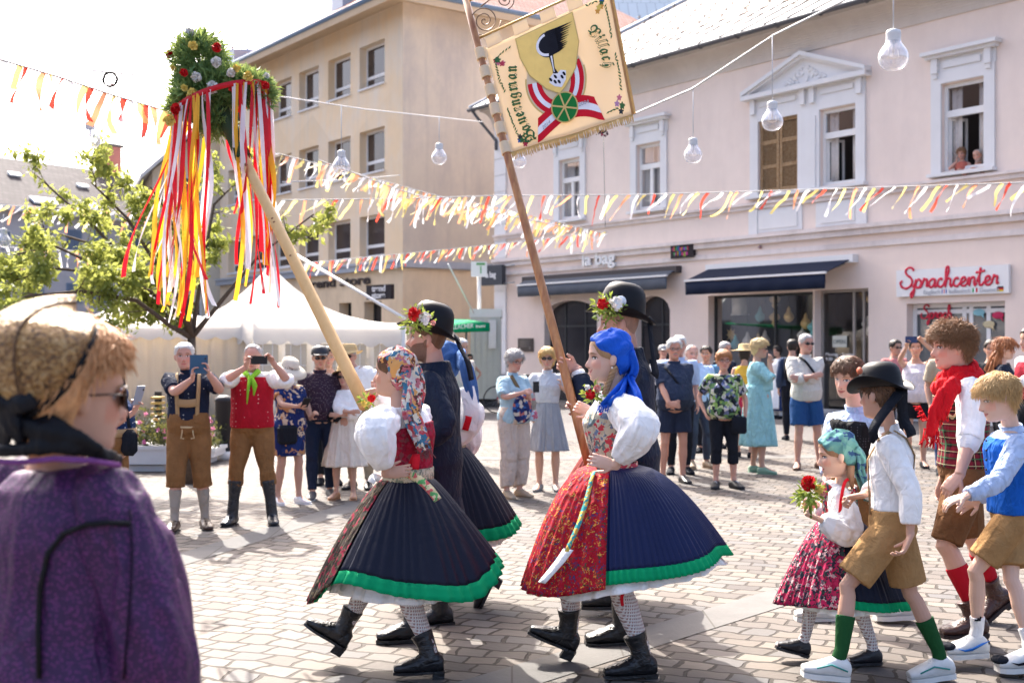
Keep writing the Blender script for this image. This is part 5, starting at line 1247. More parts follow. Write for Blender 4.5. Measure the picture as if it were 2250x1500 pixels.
# container, sign mast, green canopy
ct = empty('site_container', PX(1050, 755, 32), 'pale grey green metal container beside the pink corner', 'container'); ct.location.z = 0
x0, x1 = (1034-CX)/F_PX*32, (1100-CX)/F_PX*32; H0 = EYE+(HY-690)/F_PX*32
m = M(); m.box(((x0+x1)/2, 33.2, (H0+.15)/2+.07), (x1-x0, 2.4, H0-.15)); k = 0
for i in range(5): m.box((x0+.1+i*.16, 31.985, (H0+.15)/2), (.02, .03, H0-.5))
m.build('cabin', plain('container_grey', (.48, .50, .44), .5, bump=.002), ct, smooth=False)
m = M(); m.box(((x0+x1)/2, 33.2, H0+.03), (x1-x0+.06, 2.46, .22)); m.box((x1-.22, 31.95, EYE+.25), (.2, .06, .75)); m.build('trim', plain('container_trim', (.62, .62, .58), .5), ct, smooth=False)
m = M(); m.box(((x0+x1)/2, 33.2, .08), (x1-x0-.2, 2.2, .16)); m.build('skid', DARKM, ct, smooth=False)
sm = empty('sign_mast', PX(1053, 755, 33), 'white mast with a small white and green sign on top of the container', 'sign'); sm.location.z = H0+.14
m = M(); m.tube([PX(1053, 692, 33), PX(1053, 600, 33)], .055, 8); m.build('pole', WHITE, sm)
m = M(); c = (PX(1035, 575, 32.9)+PX(1070, 608, 32.9))/2; m.box(c, (35/F_PX*32.9, .1, 33/F_PX*32.9)); bd = m.build('board', WHITE, sm, smooth=False)
m = M(); m.box(c+Vector((.05, -.055, .14)), (.24, .01, .06)); m.box(c+Vector((.05, -.055, -.02)), (.035, .01, .2)); m.build('symbol', plain('sign_green', (.12, .35, .12), .5), bd, smooth=False)
gc = empty('green_canopy', PX(1010, 755, 30), 'green promotional canopy with white lettering behind the first black hat', 'canopy'); gc.location.z = 0
a_ = PX(925, 704, 30); b_ = PX(1075, 708, 29); m = M(); GR = cloth('canopy_green', (.0, .22, .09), .004)
p = [PX(915, 722, 28.5), PX(1076, 709, 28.0), PX(1030, 702, 31.5), PX(930, 700, 31.5)]; 
m.add([*p, p[0]+Vector((0, 0, -.13)), p[1]+Vector((0, 0, -.2))], [(0, 1, 2, 3), (4, 5, 1, 0)]); q = m.build('roof_cloth', GR, gc); q.modifiers.new('t', 'SOLIDIFY').thickness = .02
text('VILLACHER', .14, PX(985, 724, 28.18), np.array(p[1]-p[0]), UP, WHITE, gc, width=.62, depth=.006); text('Brauerei', .10, PX(1046, 720, 28.0), np.array(p[1]-p[0]), UP, WHITE, gc, width=.22, depth=.006)
m = M(); m.tube([PX(932, 720, 29), (PX(932, 720, 29)[0], 29, 0)], .03, 6); m.build('pole', METAL, gc); m = M(); m.tube([p[1]-Vector((.6, -1.5, 0)), (p[1][0]-.6, 29.5, 0)], .03, 6); m.build('pole', METAL, gc)
m = M(); m.tube([PX(985, 580, 31), PX(1042, 690, 32)], .02, 5); tag(m.build('guy_rope', WHITE), 'slanting white rope from the ochre ledge to the container', 'rope')

# ================================================================ tree
def leafmat(name, c1, c2, tr=.5):
    b = NB(name, c1, .55, spec=.3); oi = b.n('ObjectInfo'); x = b.mix(b.noise(5, 3), c1, c2); b.col(x)
    t = b.n('BsdfTranslucent'); b.l(b.mix(.35, x, (.58, .52, .12)), t.inputs[0]); mx = b.n('MixShader'); mx.inputs[0].default_value = tr
    b.l(b.b.outputs[0], mx.inputs[1]); b.l(t.outputs[0], mx.inputs[2]); b.l(mx.outputs[0], b.t.nodes['Material Output'].inputs['Surface']); return b.m
LEAF = leafmat('cherry_leaf', (.14, .21, .05), (.32, .37, .09), .55)
BARK = plain('bark', (.10, .07, .05), .9, vs=30, var=.4, bump=.01)
def leaf(m, p, d, L, w_, rs):
    d = nrm(d); s_ = nrm(np.cross(d, rs.normal(size=3))); n_ = np.cross(d, s_)
    m.add([p, p+d*L*.45+s_*w_+n_*w_*.3, p+d*L-n_*L*.12, p+d*L*.45-s_*w_+n_*w_*.3, p+d*L*.5], [(0, 1, 4), (1, 2, 4), (0, 4, 3), (4, 2, 3)])
def make_tree():
    rs = np.random.RandomState(12); Z = 14.5; B_ = np.array(PX(418, 755, Z)); B_[2] = 0; e = empty('cherry_tree', B_, 'young cherry tree with sparse yellow green leaves behind the ribbons', 'tree')
    m = M(); lf = M(); fork = np.array(PX(421, 742, Z)); m.tube([B_, (B_+fork)/2+[.02, 0, 0], fork], [.085, .06, .05], 9)
    mains = [([(405, 700), (330, 640), (230, 600), (120, 590), (20, 620)], -.3), ([(380, 690), (300, 600), (210, 500), (130, 430), (80, 385)], .5), ([(415, 690), (400, 560), (370, 470), (330, 410)], -.4),
             ([(430, 680), (450, 560), (470, 450), (520, 400)], .5), ([(455, 700), (520, 620), (570, 560), (690, 470)], .2), ([(375, 715), (300, 660), (180, 640), (60, 650), (-40, 700)], -.8), ([(350, 680), (250, 600), (120, 540), (30, 560)], .2), ([(360, 660), (280, 560), (150, 520), (90, 500)], .9), ([(395, 660), (330, 560), (280, 480), (200, 400)], -.7)]
    def twig(p, d, L, r, dep):
        pts = [p]; q = p; dd = nrm(d)
        for i in range(4):
            dd = nrm(dd+rs.normal(size=3)*.22+np.array([0, 0, .06])); q = q+dd*L/4; pts.append(q)
        m.tube(pts, [r, r*.8, r*.6, r*.45, r*.25], 5)
        for i in range(1, 5):
            for _ in range(5 if dep < 2 else 7): 
                v = nrm(rs.normal(size=3)+np.array([0, 0, -.5])); leaf(lf, pts[i]+rs.normal(size=3)*.035, v, rs.uniform(.055, .11), rs.uniform(.016, .028), rs)
        if dep < 2:
            for i in range(1, 5):
                if rs.rand() < .42: twig(pts[i], dd*.7+rs.normal(size=3)*.9, L*.6, r*.5, dep+1)
    for pts, dz in mains:
        P = [fork]+[np.array(PX(x, y, Z+dz*(i+1)/len(pts)*1.6)) for i, (x, y) in enumerate(pts)]
        m.tube(P, np.linspace(.036, .010, len(P)), 7)
        for i in range(1, len(P)):
            d = P[i]-P[i-1]
            if i == 1 or (pts[-1] == (690, 470) and i < 4): continue
            for k in range(2 if i == 1 else 3):
                q = P[i-1]+d*rs.rand(); twig(q, nrm(d)*.5+rs.normal(size=3)*.7, .42*rs.uniform(.6, 1.2), .009, 0 if i > 1 else 1)
    m.build('trunk', BARK, e); lf.build('crown', LEAF, e)
make_tree()
# planters
def planter(label, px0, px1, pyb, pyt, Z, dep, flowers, seed, box=WHITE, n=500):
    rs = np.random.RandomState(seed); x0, x1 = (px0-CX)/F_PX*Z, (px1-CX)/F_PX*Z; h = EYE-(pyt-HY)/F_PX*Z; zb = max(0.0, EYE-(pyb-HY)/F_PX*Z)
    e = empty('planter', ((x0+x1)/2, Z+dep/2, 0), label, 'planter'); c = np.array([(x0+x1)/2, Z+dep/2, 0]); m = M()
    m.box(c+UP*(h/2+.05), (x1-x0, dep, h-.1)); m.box(c+UP*(h-.02), (x1-x0+.05, dep+.05, .05)); m.box(c+UP*.04, (x1-x0-.2, dep-.2, .08)); m.build('trough', box, e, smooth=False)
    lf, fl = M(), M()
    for i in range(n):
        p = c+np.array([rs.uniform(-.5, .5)*(x1-x0)*1.02, rs.uniform(-.5, .5)*dep*1.1, h+abs(rs.normal())*.17]); leaf(lf, p, rs.normal(size=3)+[0, 0, .6], rs.uniform(.05, .1), .022, rs)
    for i in range(flowers):
        p = c+np.array([rs.uniform(-.5, .5)*(x1-x0), -dep/2+rs.uniform(-.05, dep*.5), h+rs.uniform(.05, .42)])
        for k in range(5): leaf(fl, p, np.array([cos(k*1.257), -.5, sin(k*1.257)])+rs.normal(size=3)*.1, .04, .02, rs)
    lf.build('foliage', leafmat('dark_foliage', (.025, .03, .025), (.06, .09, .03), .2), e); fl.build('blossoms', leafmat('petunia_pink', (.55, .04, .28), (.6, .15, .5), .3), e); return e
planter('pale grey trough with dark foliage and a few pink flowers behind the bonnet', 255, 372, 1033, 980, 15.8, .6, 9, 3, plain('trough_grey', (.55, .54, .55), .6), 900)
planter('white planter of purple petunias behind the man in lederhosen', 352, 470, 1010, 985, 16.8, .7, 60, 4)
def cyl(nm, label, cat, px, pyt, pyb, Z, rpx, mt, base=None):
    c = np.array([(px-CX)/F_PX*Z, Z, 0]); r = rpx/F_PX*Z; h = EYE-(pyt-HY)/F_PX*Z; e = empty(nm, c, label, cat); m = M(); hb_ = .12
    m.lathe([(0, hb_), (r, hb_), (r*1.0, h*.9), (r*1.06, h*.9), (r*1.06, h*.93), (r*.96, h*.96), (r*.5, h), (0, h)], c, n=24); m.build('barrel', mt, e)
    m = M(); m.lathe([(0, 0), (r*1.25, 0), (r*1.25, hb_-.005), (0, hb_-.005)], c, n=24); m.build('foot', base or WHITE, e)
cyl('litter_bin', 'dark cylindrical litter bin on a pale foot between the two men filming', 'bin', 492, 868, 1006, 17.6, 19, plain('bin_black', (.025, .025, .03), .5))
cr = empty('wooden_rack', PX(347, 755, 17.5), 'small stack of yellow wooden boards above the purple petunias', 'rack'); cr.location.z = 0
for i in range(5):
    m = M(); c = PX(347, 873+i*12, 17.5); m.box(c, (.13, .3, .03)); m.build('board', plain('yellow_wood', (.5, .32, .08), .6), cr, smooth=False)
m = M(); c = PX(347, 890, 17.6); m.box((c[0], 17.62, c[2]/2+.1), (.10, .03, c[2]+.2)); m.build('post', DARKM, cr, smooth=False)
# bicycle parked by the corner
bk = empty('bicycle', GP(1080, 905), 'bicycle parked in the shade beside the container, mostly its wheel showing', 'bicycle'); bZ = 30
bx = lambda dx, z, dy=0: np.array([(1092-CX)/F_PX*29+dx, 29+dy, z]); bk.location = bx(0, 0)
def wheel(c):
    m = M(); t = np.linspace(0, 2*pi, 29); m.tube([c+np.array([.32*cos(a), .06*cos(a), .32*sin(a)]) for a in t], .018, 6, cap=(False, False)); w = m.build('wheel', DARKM, bk)
    m = M()
    for a in np.linspace(0, 2*pi, 15)[:-1]: m.tube([c, c+np.array([.31*cos(a), .06*cos(a), .31*sin(a)])], .002, 3)
    m.build('spokes', METAL, w)
wheel(bx(0, .34)); wheel(bx(1.0, .34, .2))
m = M(); 
for a, b_ in ((bx(0, .34), bx(.2, .75)), (bx(.2, .75), bx(.25, .95)), (bx(.2, .72), bx(.55, .32, .1)), (bx(.2, .75), bx(.7, .8, .12)), (bx(.55, .32, .1), bx(.7, .85, .12)), (bx(.55, .32, .1), bx(1., .34, .2)), (bx(.7, .8, .12), bx(1., .34, .2))): m.tube([a, b_], .018, 6)
m.build('frame', plain('bike_red', (.4, .03, .08), .4), bk); m = M(); m.ell(bx(.72, .92, .12), (.12, .06, .03)); m.build('saddle', DARKM, bk); m = M(); m.tube([bx(.25, .95, -.25), bx(.25, 1., 0), bx(.25, .95, .25)], .014, 6); m.build('handlebar', DARKM, bk)

# ================================================================ bunting, wires and bulbs
RC = dict(r=NB('ribbon_red', (.72, .08, .05), .6).m, o=NB('ribbon_orange', (.80, .34, .18), .6).m, y=NB('ribbon_yellow', (.88, .72, .25), .6).m, w=NB('ribbon_white', (.85, .84, .85), .6).m)
for b_ in RC.values():
    t_ = b_.node_tree; p_ = t_.nodes['Principled BSDF']; tr_ = t_.nodes.new('ShaderNodeBsdfTranslucent'); tr_.inputs[0].default_value = p_.inputs['Base Color'].default_value; mx = t_.nodes.new('ShaderNodeMixShader'); mx.inputs[0].default_value = .45
    t_.links.new(p_.outputs[0], mx.inputs[1]); t_.links.new(tr_.outputs[0], mx.inputs[2]); t_.links.new(mx.outputs[0], t_.nodes['Material Output'].inputs['Surface'])
def ribbon(m, p, dirv, L, w_, rs, curl=.5, n=7):
    """a streamer: a strip that hangs, drifts and twists"""
    q = np.array(p, float); d = nrm(dirv); sd_ = nrm(np.cross(d, (rs.normal()*.3, 1, 0))); G = []; th = rs.uniform(-.6, .6); tw = rs.uniform(-1, 1)*curl
    for i in range(n):
        a = th+tw*i*.5; nn = np.cross(d, sd_); s2 = sd_*cos(a)+nn*sin(a); G.append([q-s2*w_/2, q+s2*w_/2]); d = nrm(d+rs.normal(size=3)*.16*curl+np.array([0, 0, -.05])); q = q+d*L/(n-1)
    m.grid(G)
def garland(label, pts, n, L, slant, seed, cols='rywoyw', w_=.06, sag=0, lw=.008, var=.3):
    rs = np.random.RandomState(seed); P = [np.array(PX(*p)) for p in pts]; c = P[0]; e = empty('bunting', c, label, 'bunting', 'ribbon garlands strung across the square')
    seg = [np.linalg.norm(P[i+1]-P[i]) for i in range(len(P)-1)]; T = np.cumsum([0]+seg); at = lambda u: np.array([np.interp(u*T[-1], T, [p[k] for p in P]) for k in range(3)])+np.array([0, 0, -sag*4*u*(1-u)])
    m = M(); m.tube([at(u) for u in np.linspace(0, 1, 40)], lw, 4); m.build('string', plain('string_grey', (.4, .4, .4)), e)
    for i in range(n):
        u = (i+.5+rs.uniform(-.3, .3))/n; m = M(); dx = nrm(at(min(1, u+.01))-at(max(0, u-.01)))
        ribbon(m, at(u), dx*slant*rs.uniform(.5, 1.5)+np.array([0, rs.normal()*.2, -1]), L*rs.uniform(1-var, 1+var*.6), w_, rs, 1.0)
        m.build('streamer', RC[cols[i % len(cols)]], e)
garland('near garland sloping down from the top left towards the flower crown', [(-30, 122, 9), (130, 170, 9.4), (250, 210, 9.8), (385, 250, 10.4)], 19, .30, -.35, 5, 'rwyroy', .055, var=.4)
garland('garland in front of the slate roofed house, white and orange streamers', [(-30, 450, 24), (150, 457, 24.5), (330, 468, 25)], 26, .5, -.9, 6, 'wowyow', .055)
garland('short lower garland at the far left edge behind the tree', [(-40, 540, 26), (180, 552, 27), (330, 560, 28)], 20, .5, .1, 7, 'oywwoy', .055)
garland('upper sloping garland from the ribbons down across the yellow building', [(600, 335, 17), (760, 375, 19), (960, 430, 22), (1090, 455, 24.5), (1335, 515, 29)], 84, .42, -1.2, 8, 'wyowoyw', .05)
garland('long level garland running right across to the pink wall', [(620, 440, 16), (900, 436, 17), (1100, 430, 18), (1400, 428, 18), (1800, 416, 17), (2290, 400, 15)], 80, .42, -.9, 9, 'wyowyr', .042)
0 and garland('short garland starting at the window with the shutters, streamers hanging straight', [(1270, 425, 21), (1640, 424, 20), (2050, 412, 18.5)], 30, .50, -.25, 19, 'oywr', .05)
garland('lower garland from the marquee along the ledge to the pink corner', [(668, 578, 26), (900, 556, 28), (1110, 535, 30), (1335, 508, 31)], 72, .42, -.8, 10, 'wyrwyor', .05)
garland('middle sloping garland crossing the pink corner below the banner', [(700, 352, 15), (900, 425, 17), (1090, 468, 19), (1250, 500, 21)], 56, .38, -1.1, 11, 'yowwoy', .042)
def wire(label, pts, r=.008, nm='wire'):
    m = M(); P = [np.array(PX(*p)) for p in pts]; m.tube(P, r, 4); return tag(m.build(nm, plain('wire_pale', (.5, .5, .52), .5)), label, 'wire')
wire('thin wire from the ring wreath to the flower crown and on to the yellow building', [(200, 155, 12), (330, 168, 12.5), (600, 210, 16), (800, 240, 20), (1060, 268, 28)], .009)
wire('white cable rising from the banner to the roof gutter at right', [(1330, 278, 15), (1522, 195, 14), (1700, 78, 13), (2100, -120, 11)], .012)
wire('faint second cable across the yellow building', [(620, 400, 20), (760, 395, 24), (880, 385, 40)], .01)
def bulb(label, px, py, Z, hpx, top):
    """big clear bulb, hpx = its height in the picture; hangs on a cord from top"""
    h = hpx/F_PX*Z; c = np.array(PX(px, py, Z)); e = empty('giant_light_bulb', c, label, 'light bulb', 'giant light bulbs hanging over the square')
    pr = [(0, -.36), (.12, -.35), (.24, -.29), (.31, -.18), (.33, -.06), (.31, .04), (.25, .14), (.19, .22), (.155, .30)]
    m = M(); m.lathe([(r*h, z*h) for r, z in pr], c, n=24); m.build('glass_bulb', BG, e)
    m = M(); m.lathe([(.16*h, .29*h), (.165*h, .31*h), (.155*h, .33*h), (.165*h, .35*h), (.155*h, .37*h), (.165*h, .39*h), (.155*h, .42*h), (.165*h, .44*h), (.15*h, .52*h), (.05*h, .56*h), (0, .56*h)], c, n=20); m.build('socket', plain('socket_white', (.62, .62, .62), .4), e)
    m = M(); m.tube([c+[0, 0, .3*h], c+[0, 0, .02*h]], .03*h, 6); m.tube([c+[-.1*h, 0, .12*h], c+[-.12*h, 0, -.06*h], c+[0, 0, -.1*h], c+[.12*h, 0, -.06*h], c+[.1*h, 0, .12*h]], .012*h, 5); m.build('filament', plain('filament', (.7, .6, .5), .4), e)
    m = M(); m.tube([c+[0, 0, .55*h], np.array(PX(px+top[0], top[1], Z))], .005, 4); m.build('cord', plain('wire_pale', (.5, .5, .52), .5), e)
b_ = NB('bulb_glass', (.9, .9, .92), .05); t_ = b_.n('BsdfTransparent'); t_.inputs[0].default_value = (.93, .93, .95, 1); fr_ = b_.n('LayerWeight'); fr_.inputs[0].default_value = .35; df = b_.n('BsdfGlossy'); df.inputs['Roughness'].default_value = .12; df.inputs[0].default_value = (.95, .95, .97, 1)
d2 = b_.n('BsdfDiffuse'); d2.inputs[0].default_value = (.9, .9, .92, 1); m1 = b_.n('MixShader'); m1.inputs[0].default_value = .45; b_.l(df.outputs[0], m1.inputs[1]); b_.l(d2.outputs[0], m1.inputs[2])
m2 = b_.n('MixShader'); b_.l(b_.math('MULTIPLY_ADD', fr_.outputs['Facing'], .8, .22, clamp=True), m2.inputs[0]); b_.l(t_.outputs[0], m2.inputs[1]); b_.l(m1.outputs[0], m2.inputs[2]); b_.l(m2.outputs[0], b_.t.nodes['Material Output'].inputs['Surface']); BG = b_.m
for a in (('largest light bulb, top right against the eaves', 1963, 120, 9, 100, (0, -60)), ('light bulb hanging in front of the wooden shutter', 1697, 262, 12, 72, (0, 75)), ('light bulb on pink wall between second window and gable', 1523, 337, 14, 62, (0, 192)),
          ('light bulb against the stained side wall of the yellow building', 965, 343, 15, 52, (0, 255)), ('light bulb at the white corner stones beside the banner pole', 1141, 352, 15, 48, (0, 270)), ('light bulb in front of the yellow building windows', 750, 362, 14, 58, (0, 230)),
          ('light bulb in the sky left of the flower crown', 198, 303, 11, 66, (0, 200)), ('small light bulb at the left edge before the grey house', 8, 527, 15, 46, (0, 470))): bulb(*a)
wr = empty('ring_wreath', PX(242, 175, 12), 'small dark twig wreath hanging in the sky left of the flower crown', 'wreath'); m = M(); rs = np.random.RandomState(3)
for k in range(5):
    t = np.linspace(0, 2*pi, 40); m.tube([np.array(PX(242, 175, 12))+np.array([(.068+.008*sin(5*a+k))*cos(a), .012*sin(7*a+k*2), (.068+.008*cos(4*a+k))*sin(a)]) for a in t], .006, 5)
m.build('twigs', plain('twig_dark', (.05, .05, .04), .9), wr); m = M(); m.tube([np.array(PX(242, 158, 12)), np.array(PX(240, 158, 12))], .004, 4); m.ell(PX(246, 186, 12), .014, nu=8, nv=6); m.build('berry', plain('berry', (.4, .04, .04)), wr)
cl_ = empty('flower_cluster', PX(1325, 294, 16), 'dark bunch of flowers hanging on a thread below the banner fringe', 'flowers'); m = M()
for i in range(26): v = rs.normal(size=3)*.03; m.ell(np.array(PX(1325, 294, 16))+v, rs.uniform(.008, .018), nu=6, nv=4)
m.build('petals', floral('dark_flowers', ((.02, .02, .02), (.3, .02, .06), (.03, .05, .03)), 60), cl_); m = M(); m.tube([PX(1300, 287, 16), PX(1322, 288, 16)], .005, 4); m.tube([PX(1326, 300, 16), PX(1330, 500, 16)], .003, 4); m.build('thread', DARKM, cl_)
# ================================================================ people
V = PX
def GXZ(px, Z): return Vector(((px-CX)/F_PX*Z, Z, 0))
DW = Vector
BLK = cloth('black_cloth', (.010, .012, .018)); NAVY = cloth('navy_coat', (.008, .014, .032), .02, .6); WHT = cloth('white_linen', (.80, .79, .78), .014); GREEN = cloth('green_trim', (.0, .26, .10), .004)
LBLK = leather('black_leather', (.010, .010, .012)); SUN = plain('sunglass', (.006, .006, .008), .08, spec=.8, var=0); GFR = plain('glasses_frame', (.05, .03, .02), .3, var=0)
FELT = plain('black_felt', (.004, .004, .006), .5, spec=.22, vs=40, var=.3); STRAW = dots('straw', (.50, .35, .17), (.62, .46, .25), 160, .35); CLEAR = clear_glass('lens_clear')
GREYH = hairmat('grey_hair', (.38, .36, .35)); WHITEH = hairmat('white_hair', (.62, .60, .58)); BLONDH = hairmat('blond_hair', (.50, .32, .14)); BROWNH = hairmat('brown_hair', (.11, .055, .028)); CURLH = hairmat('light_brown_hair', (.20, .10, .05)); DARKH = hairmat('dark_hair', (.02, .015, .012)); GINGER = hairmat('ginger_blond_hair', (.60, .30, .13))
PLEAT_N = cloth('navy_pleats', (.010, .012, .030), .004, .5); PLEAT_B = cloth('blue_pleats', (.009, .015, .060), .004, .45); PLEAT_K = cloth('dark_pleats', (.008, .010, .022), .004, .5)
SHIRT_P = WHT
def blossoms(name, label, c, items, leaves=60, spread=.05, seed=1, cat='flowers', parent=None, lsz=.03, stem=None):
    rs = np.random.RandomState(seed); c = np.array(list(c), float)
    e = parent or empty(name, c, label, cat); lf = M()
    for i in range(leaves):
        d = nrm(rs.normal(size=3)); leaf(lf, c+d*spread*rs.uniform(.2, 1.1), d+rs.normal(size=3)*.4, lsz*rs.uniform(.6, 1.4), lsz*.25, rs)
    if stem is not None: lf.tube([c, c+np.array(stem)*.6, c+np.array(stem)], [.012, .008, .006], 6)
    lf.build('leaves', leafmat_c('posy_green', (.06, .16, .02), (.22, .32, .05)), e)
    for (o, r, mt) in items:
        m = M(); cc = c+np.array(o)
        for k in range(34):
            d = nrm(rs.normal(size=3)+np.array([0, -.3, .2])); s_ = nrm(np.cross(d, rs.normal(size=3))); q = cc+d*r*.55; n2 = np.cross(d, s_)
            m.add([q-s_*r*.3, q+d*r*.35-s_*r*.36+n2*r*.1, q+d*r*.5+n2*r*.2, q+d*r*.35+s_*r*.36+n2*r*.1, q+s_*r*.3], [(0, 1, 2, 3, 4)])
        m.ell(cc, r*.62, nu=10, nv=7); m.build('blossom', mt, e)
    return e
@cached
def leafmat_c(n, a, b): return leafmat(n, a, b, .3)
CARN = NB('carnation_red', (.60, .008, .012), .6).m; CARW = NB('carnation_white', (.80, .78, .74), .6).m; CARY = NB('flower_yellow', (.80, .62, .16), .6).m; CARP = NB('flower_pink', (.75, .35, .30), .6).m; RED_R = cloth('red_ribbon', (.55, .01, .02), .004)
def scarfhead(p, mt, tail=None, low=None, off=.015, knot=None, tw=.05, name='headscarf', tr=(.03, .06, .05, .02)):
    low = low or lowcurve(.083, .045, -.045, -.085)
    G = shell(low, lambda t, z: off+.006*np.sin(z*90+3*np.sin(t*2))+.012*np.clip((np.abs((t+pi) % (2*pi)-pi)-1.6), 0, 1), nr=24); I = shell(low, .001, nr=24, top=.118); m = M()
    m.loft(p.HP(G), cap=(False, True)); m.loft(p.HP(I[:, ::-1]), cap=(False, True)); m.loft(p.HP(np.array([G[0], I[0]])[:, ::-1]), cap=(False, False))
    o = m.build(name, mt, p.root)
    if tail is not None:
        m = M(); P = [np.array(list(q)) for q in tail]; n = 28; Q = [P[0]]
        for i in range(len(P)-1):
            for j in range(1, 6):
                t = j/5; a, b_, c, d = P[max(i-1, 0)], P[i], P[i+1], P[min(i+2, len(P)-1)]
                Q.append(.5*(2*b_+(c-a)*t+(2*a-5*b_+4*c-d)*t*t+(3*b_-a-3*c+d)*t**3))
        D = fan_dirs(Q); t = np.linspace(0, 2*pi, n, endpoint=False); rings = []; u = np.linspace(0, 1, len(Q))
        for q, d, v in zip(Q, D, u):
            a = nrm(np.cross(d, p.f)); b_ = np.cross(d, a); w_ = np.interp(v, np.linspace(0, 1, len(tr)), tr)
            fl = .012*np.sin(t*5+v*3)*min(1, v*3)
            rings.append(q+np.outer(np.cos(t)*(w_+fl), a)+np.outer(np.sin(t)*(w_*.38+fl*.8), b_))
        m.loft(rings); m.build('scarf_tail', mt, o)
    return o
def fringe(m, p0, p1, n, d, L, rs, r=.0025):
    p0, p1 = np.array(list(p0)), np.array(list(p1))
    for i in range(n):
        a = p0+(p1-p0)*(i+.5)/n; dd = nrm(np.array(d)+rs.normal(size=3)*.15); m.tube([a, a+dd*L*.5, a+nrm(dd+rs.normal(size=3)*.2)*L*rs.uniform(.8, 1.1)], r, 4)
def band_on(p, mt, i0, off=.02, h=.03, name='belt', up=0, parent=None):
    rg = p.rings(off, 0, 11); c = rg[i0]; m = M(); s_ = np.array([0, 0, 1.])
    m.loft([c-s_*(h/2-up), c*1+s_*(h/2+up)], cap=(False, False)); o = m.build(name, mt, parent or p.root); q = o.modifiers.new('t', 'SOLIDIFY'); q.thickness = .006; q.offset = 1; return o
def legband(p, k, t, mt, r=.062, h=.03, name='garter'):
    D = p.J; a = D['kn'+k]+(D['an'+k]-D['kn'+k])*t; d = nrm(D['an'+k]-D['kn'+k]); m = M(); m.tube([a-d*h/2, a+d*h/2], [(r*p.s, r*p.s)]*2, 16, cap=(False, False)); o = m.build(name, mt, p.root); o.modifiers.new('t', 'SOLIDIFY').thickness = .005; return o
def hatblack(p, label_prof=None, pitch=0, roll=0, z=.055, big=1.0, h=.125, dip=.6):
    pr = [(.0, h*.985), (.03, h*1.0), (.052, h*.97), (.072, h*.88), (.086, h*.72), (.094, h*.5), (.100, h*.2), (.104, .0), (.112, -.004), (.13, -.003), (.142, .002), (.150, .006), (.153, .010), (.146, .003), (.12, -.010), (.10, -.010)]
    return p.lathehat([(r*big, y) for r, y in pr], FELT, z=z, pitch=pitch, roll=roll, brimwarp=dip)

pa, pb = np.array(V(803, 892, 6.42)), np.array(V(512, 300, 7.55)); dP = nrm(pb-pa)
qa, qb = np.array(V(1297, 1030, 6.62)), np.array(V(1018, -22, 7.75)); dQ = nrm(qb-qa)
def onpole(py, a=None, b_=None): a = qa if a is None else a; b_ = qb if b_ is None else b_; u = np.array([(a+(b_-a)*t) for t in np.linspace(0, 1, 500)]); yy = HY-(u[:, 2]-EYE)/u[:, 1]*F_PX; return u[np.argmin(abs(yy-py))]
def grip(pt, hd, pn, s_, r=.03): hd, pn = nrm(hd), nrm(pn); pn = nrm(pn-hd*np.dot(pn, hd)); return DW(pt-hd*.082*s_-pn*(r+.010))
# ---------------- marchers
# woman with the patterned headscarf
W1 = Person('woman marching in a patterned headscarf and black pleated skirt, holding the flower pole', GXZ(897, 6.2), 1.63, -122, 'f', look=14, nod=-3, lean=.0, vox=.007, skinm=SK['tan'], hs=.98, J=dict(head=V(864, 822, 6.22), neck=V(880, 880, 6.2)),
  arms=dict(L=(V(850, 1040, 5.9), DW((-.12, -1, -.3)), DW((1, -.1, .15)), (-1, 0, 0), .3), R=(grip(onpole(872, pa, pb), (-.9, 0, -.42), (-.1, -1, 0), .8, .036), DW((1, .2, -.9)), DW((-.9, 0, -.42)), DW((-.1, -1, 0)), .95)),
  legs=dict(L=(V(946, 1436, 6.06), None, DW((-1, -.12, -.02))), R=(V(748, 1392, 6.33), None, DW((-.82, .02, .5)))))
fl1 = floral('scarf_print', ((.45, .06, .07), (.62, .55, .42), (.05, .16, .25), (.45, .14, .16), (.10, .04, .03), (.6, .3, .1), (.55, .5, .45)), 34, dist=1.2)
W1.top(WHT, 1.86, off=.014, puff=.046, hem=4, name='blouse', disp=.006, dscale=15, vox=.007)
W1.top(floral('bodice_red', ((.30, .01, .03), (.22, .01, .03), (.34, .02, .05), (.2, .05, .06)), 60), 0, off=.024, hem=4, neck=8, name='bodice', disp=.002)
band_on(W1, floral('belt_beige', ((.45, .38, .26), (.20, .22, .16), (.5, .45, .33)), 90), 4, .032, .085, 'belt', up=-.012)
HZ1 = lambda t: .065*np.sin(t*3+1.8)+.02*np.sin(t*6+1)+.075*(1-np.sin(t))/2
W1.skirt(PLEAT_K, .128, (.53, .53), 1.075, .46, (0, -.0), K=46, trim=GREEN, trimh=.13, hemz=HZ1, seed=1)
W1.skirt(floral('apron_dark', ((.03, .016, .014), (.025, .02, .016), (.04, .03, .02), (.22, .015, .035), (.03, .02, .015), (.08, .06, .035)), 42, dist=.6), .13, (.545, .545), 1.075, .455, (0, 0), K=46, a0=R(8), a1=R(172), off=.008, name='apron', hemz=HZ1, seed=1)
W1.skirt(WHT, .12, (.40, .40), 1.0, .455, (0, 0), K=20, pa=.014, name='petticoat', seed=4)
W1.socks(knit('openwork_white', (.72, .68, .66), (.40, .26, .24)), 1.0, 2, off=.006, name='stocking', foot=False)
W1.shoes(LBLK, .008, high=.12, heel=.052, sole=.014, pointy=.8, name='laced_boot', laces=plain('lace', (.03, .03, .03)), L=.27)
W1.hair(hairmat('chestnut_hair', (.10, .045, .02)), 'fem', vol=.01, low=lowcurve(.07, .02, -.05, -.08))
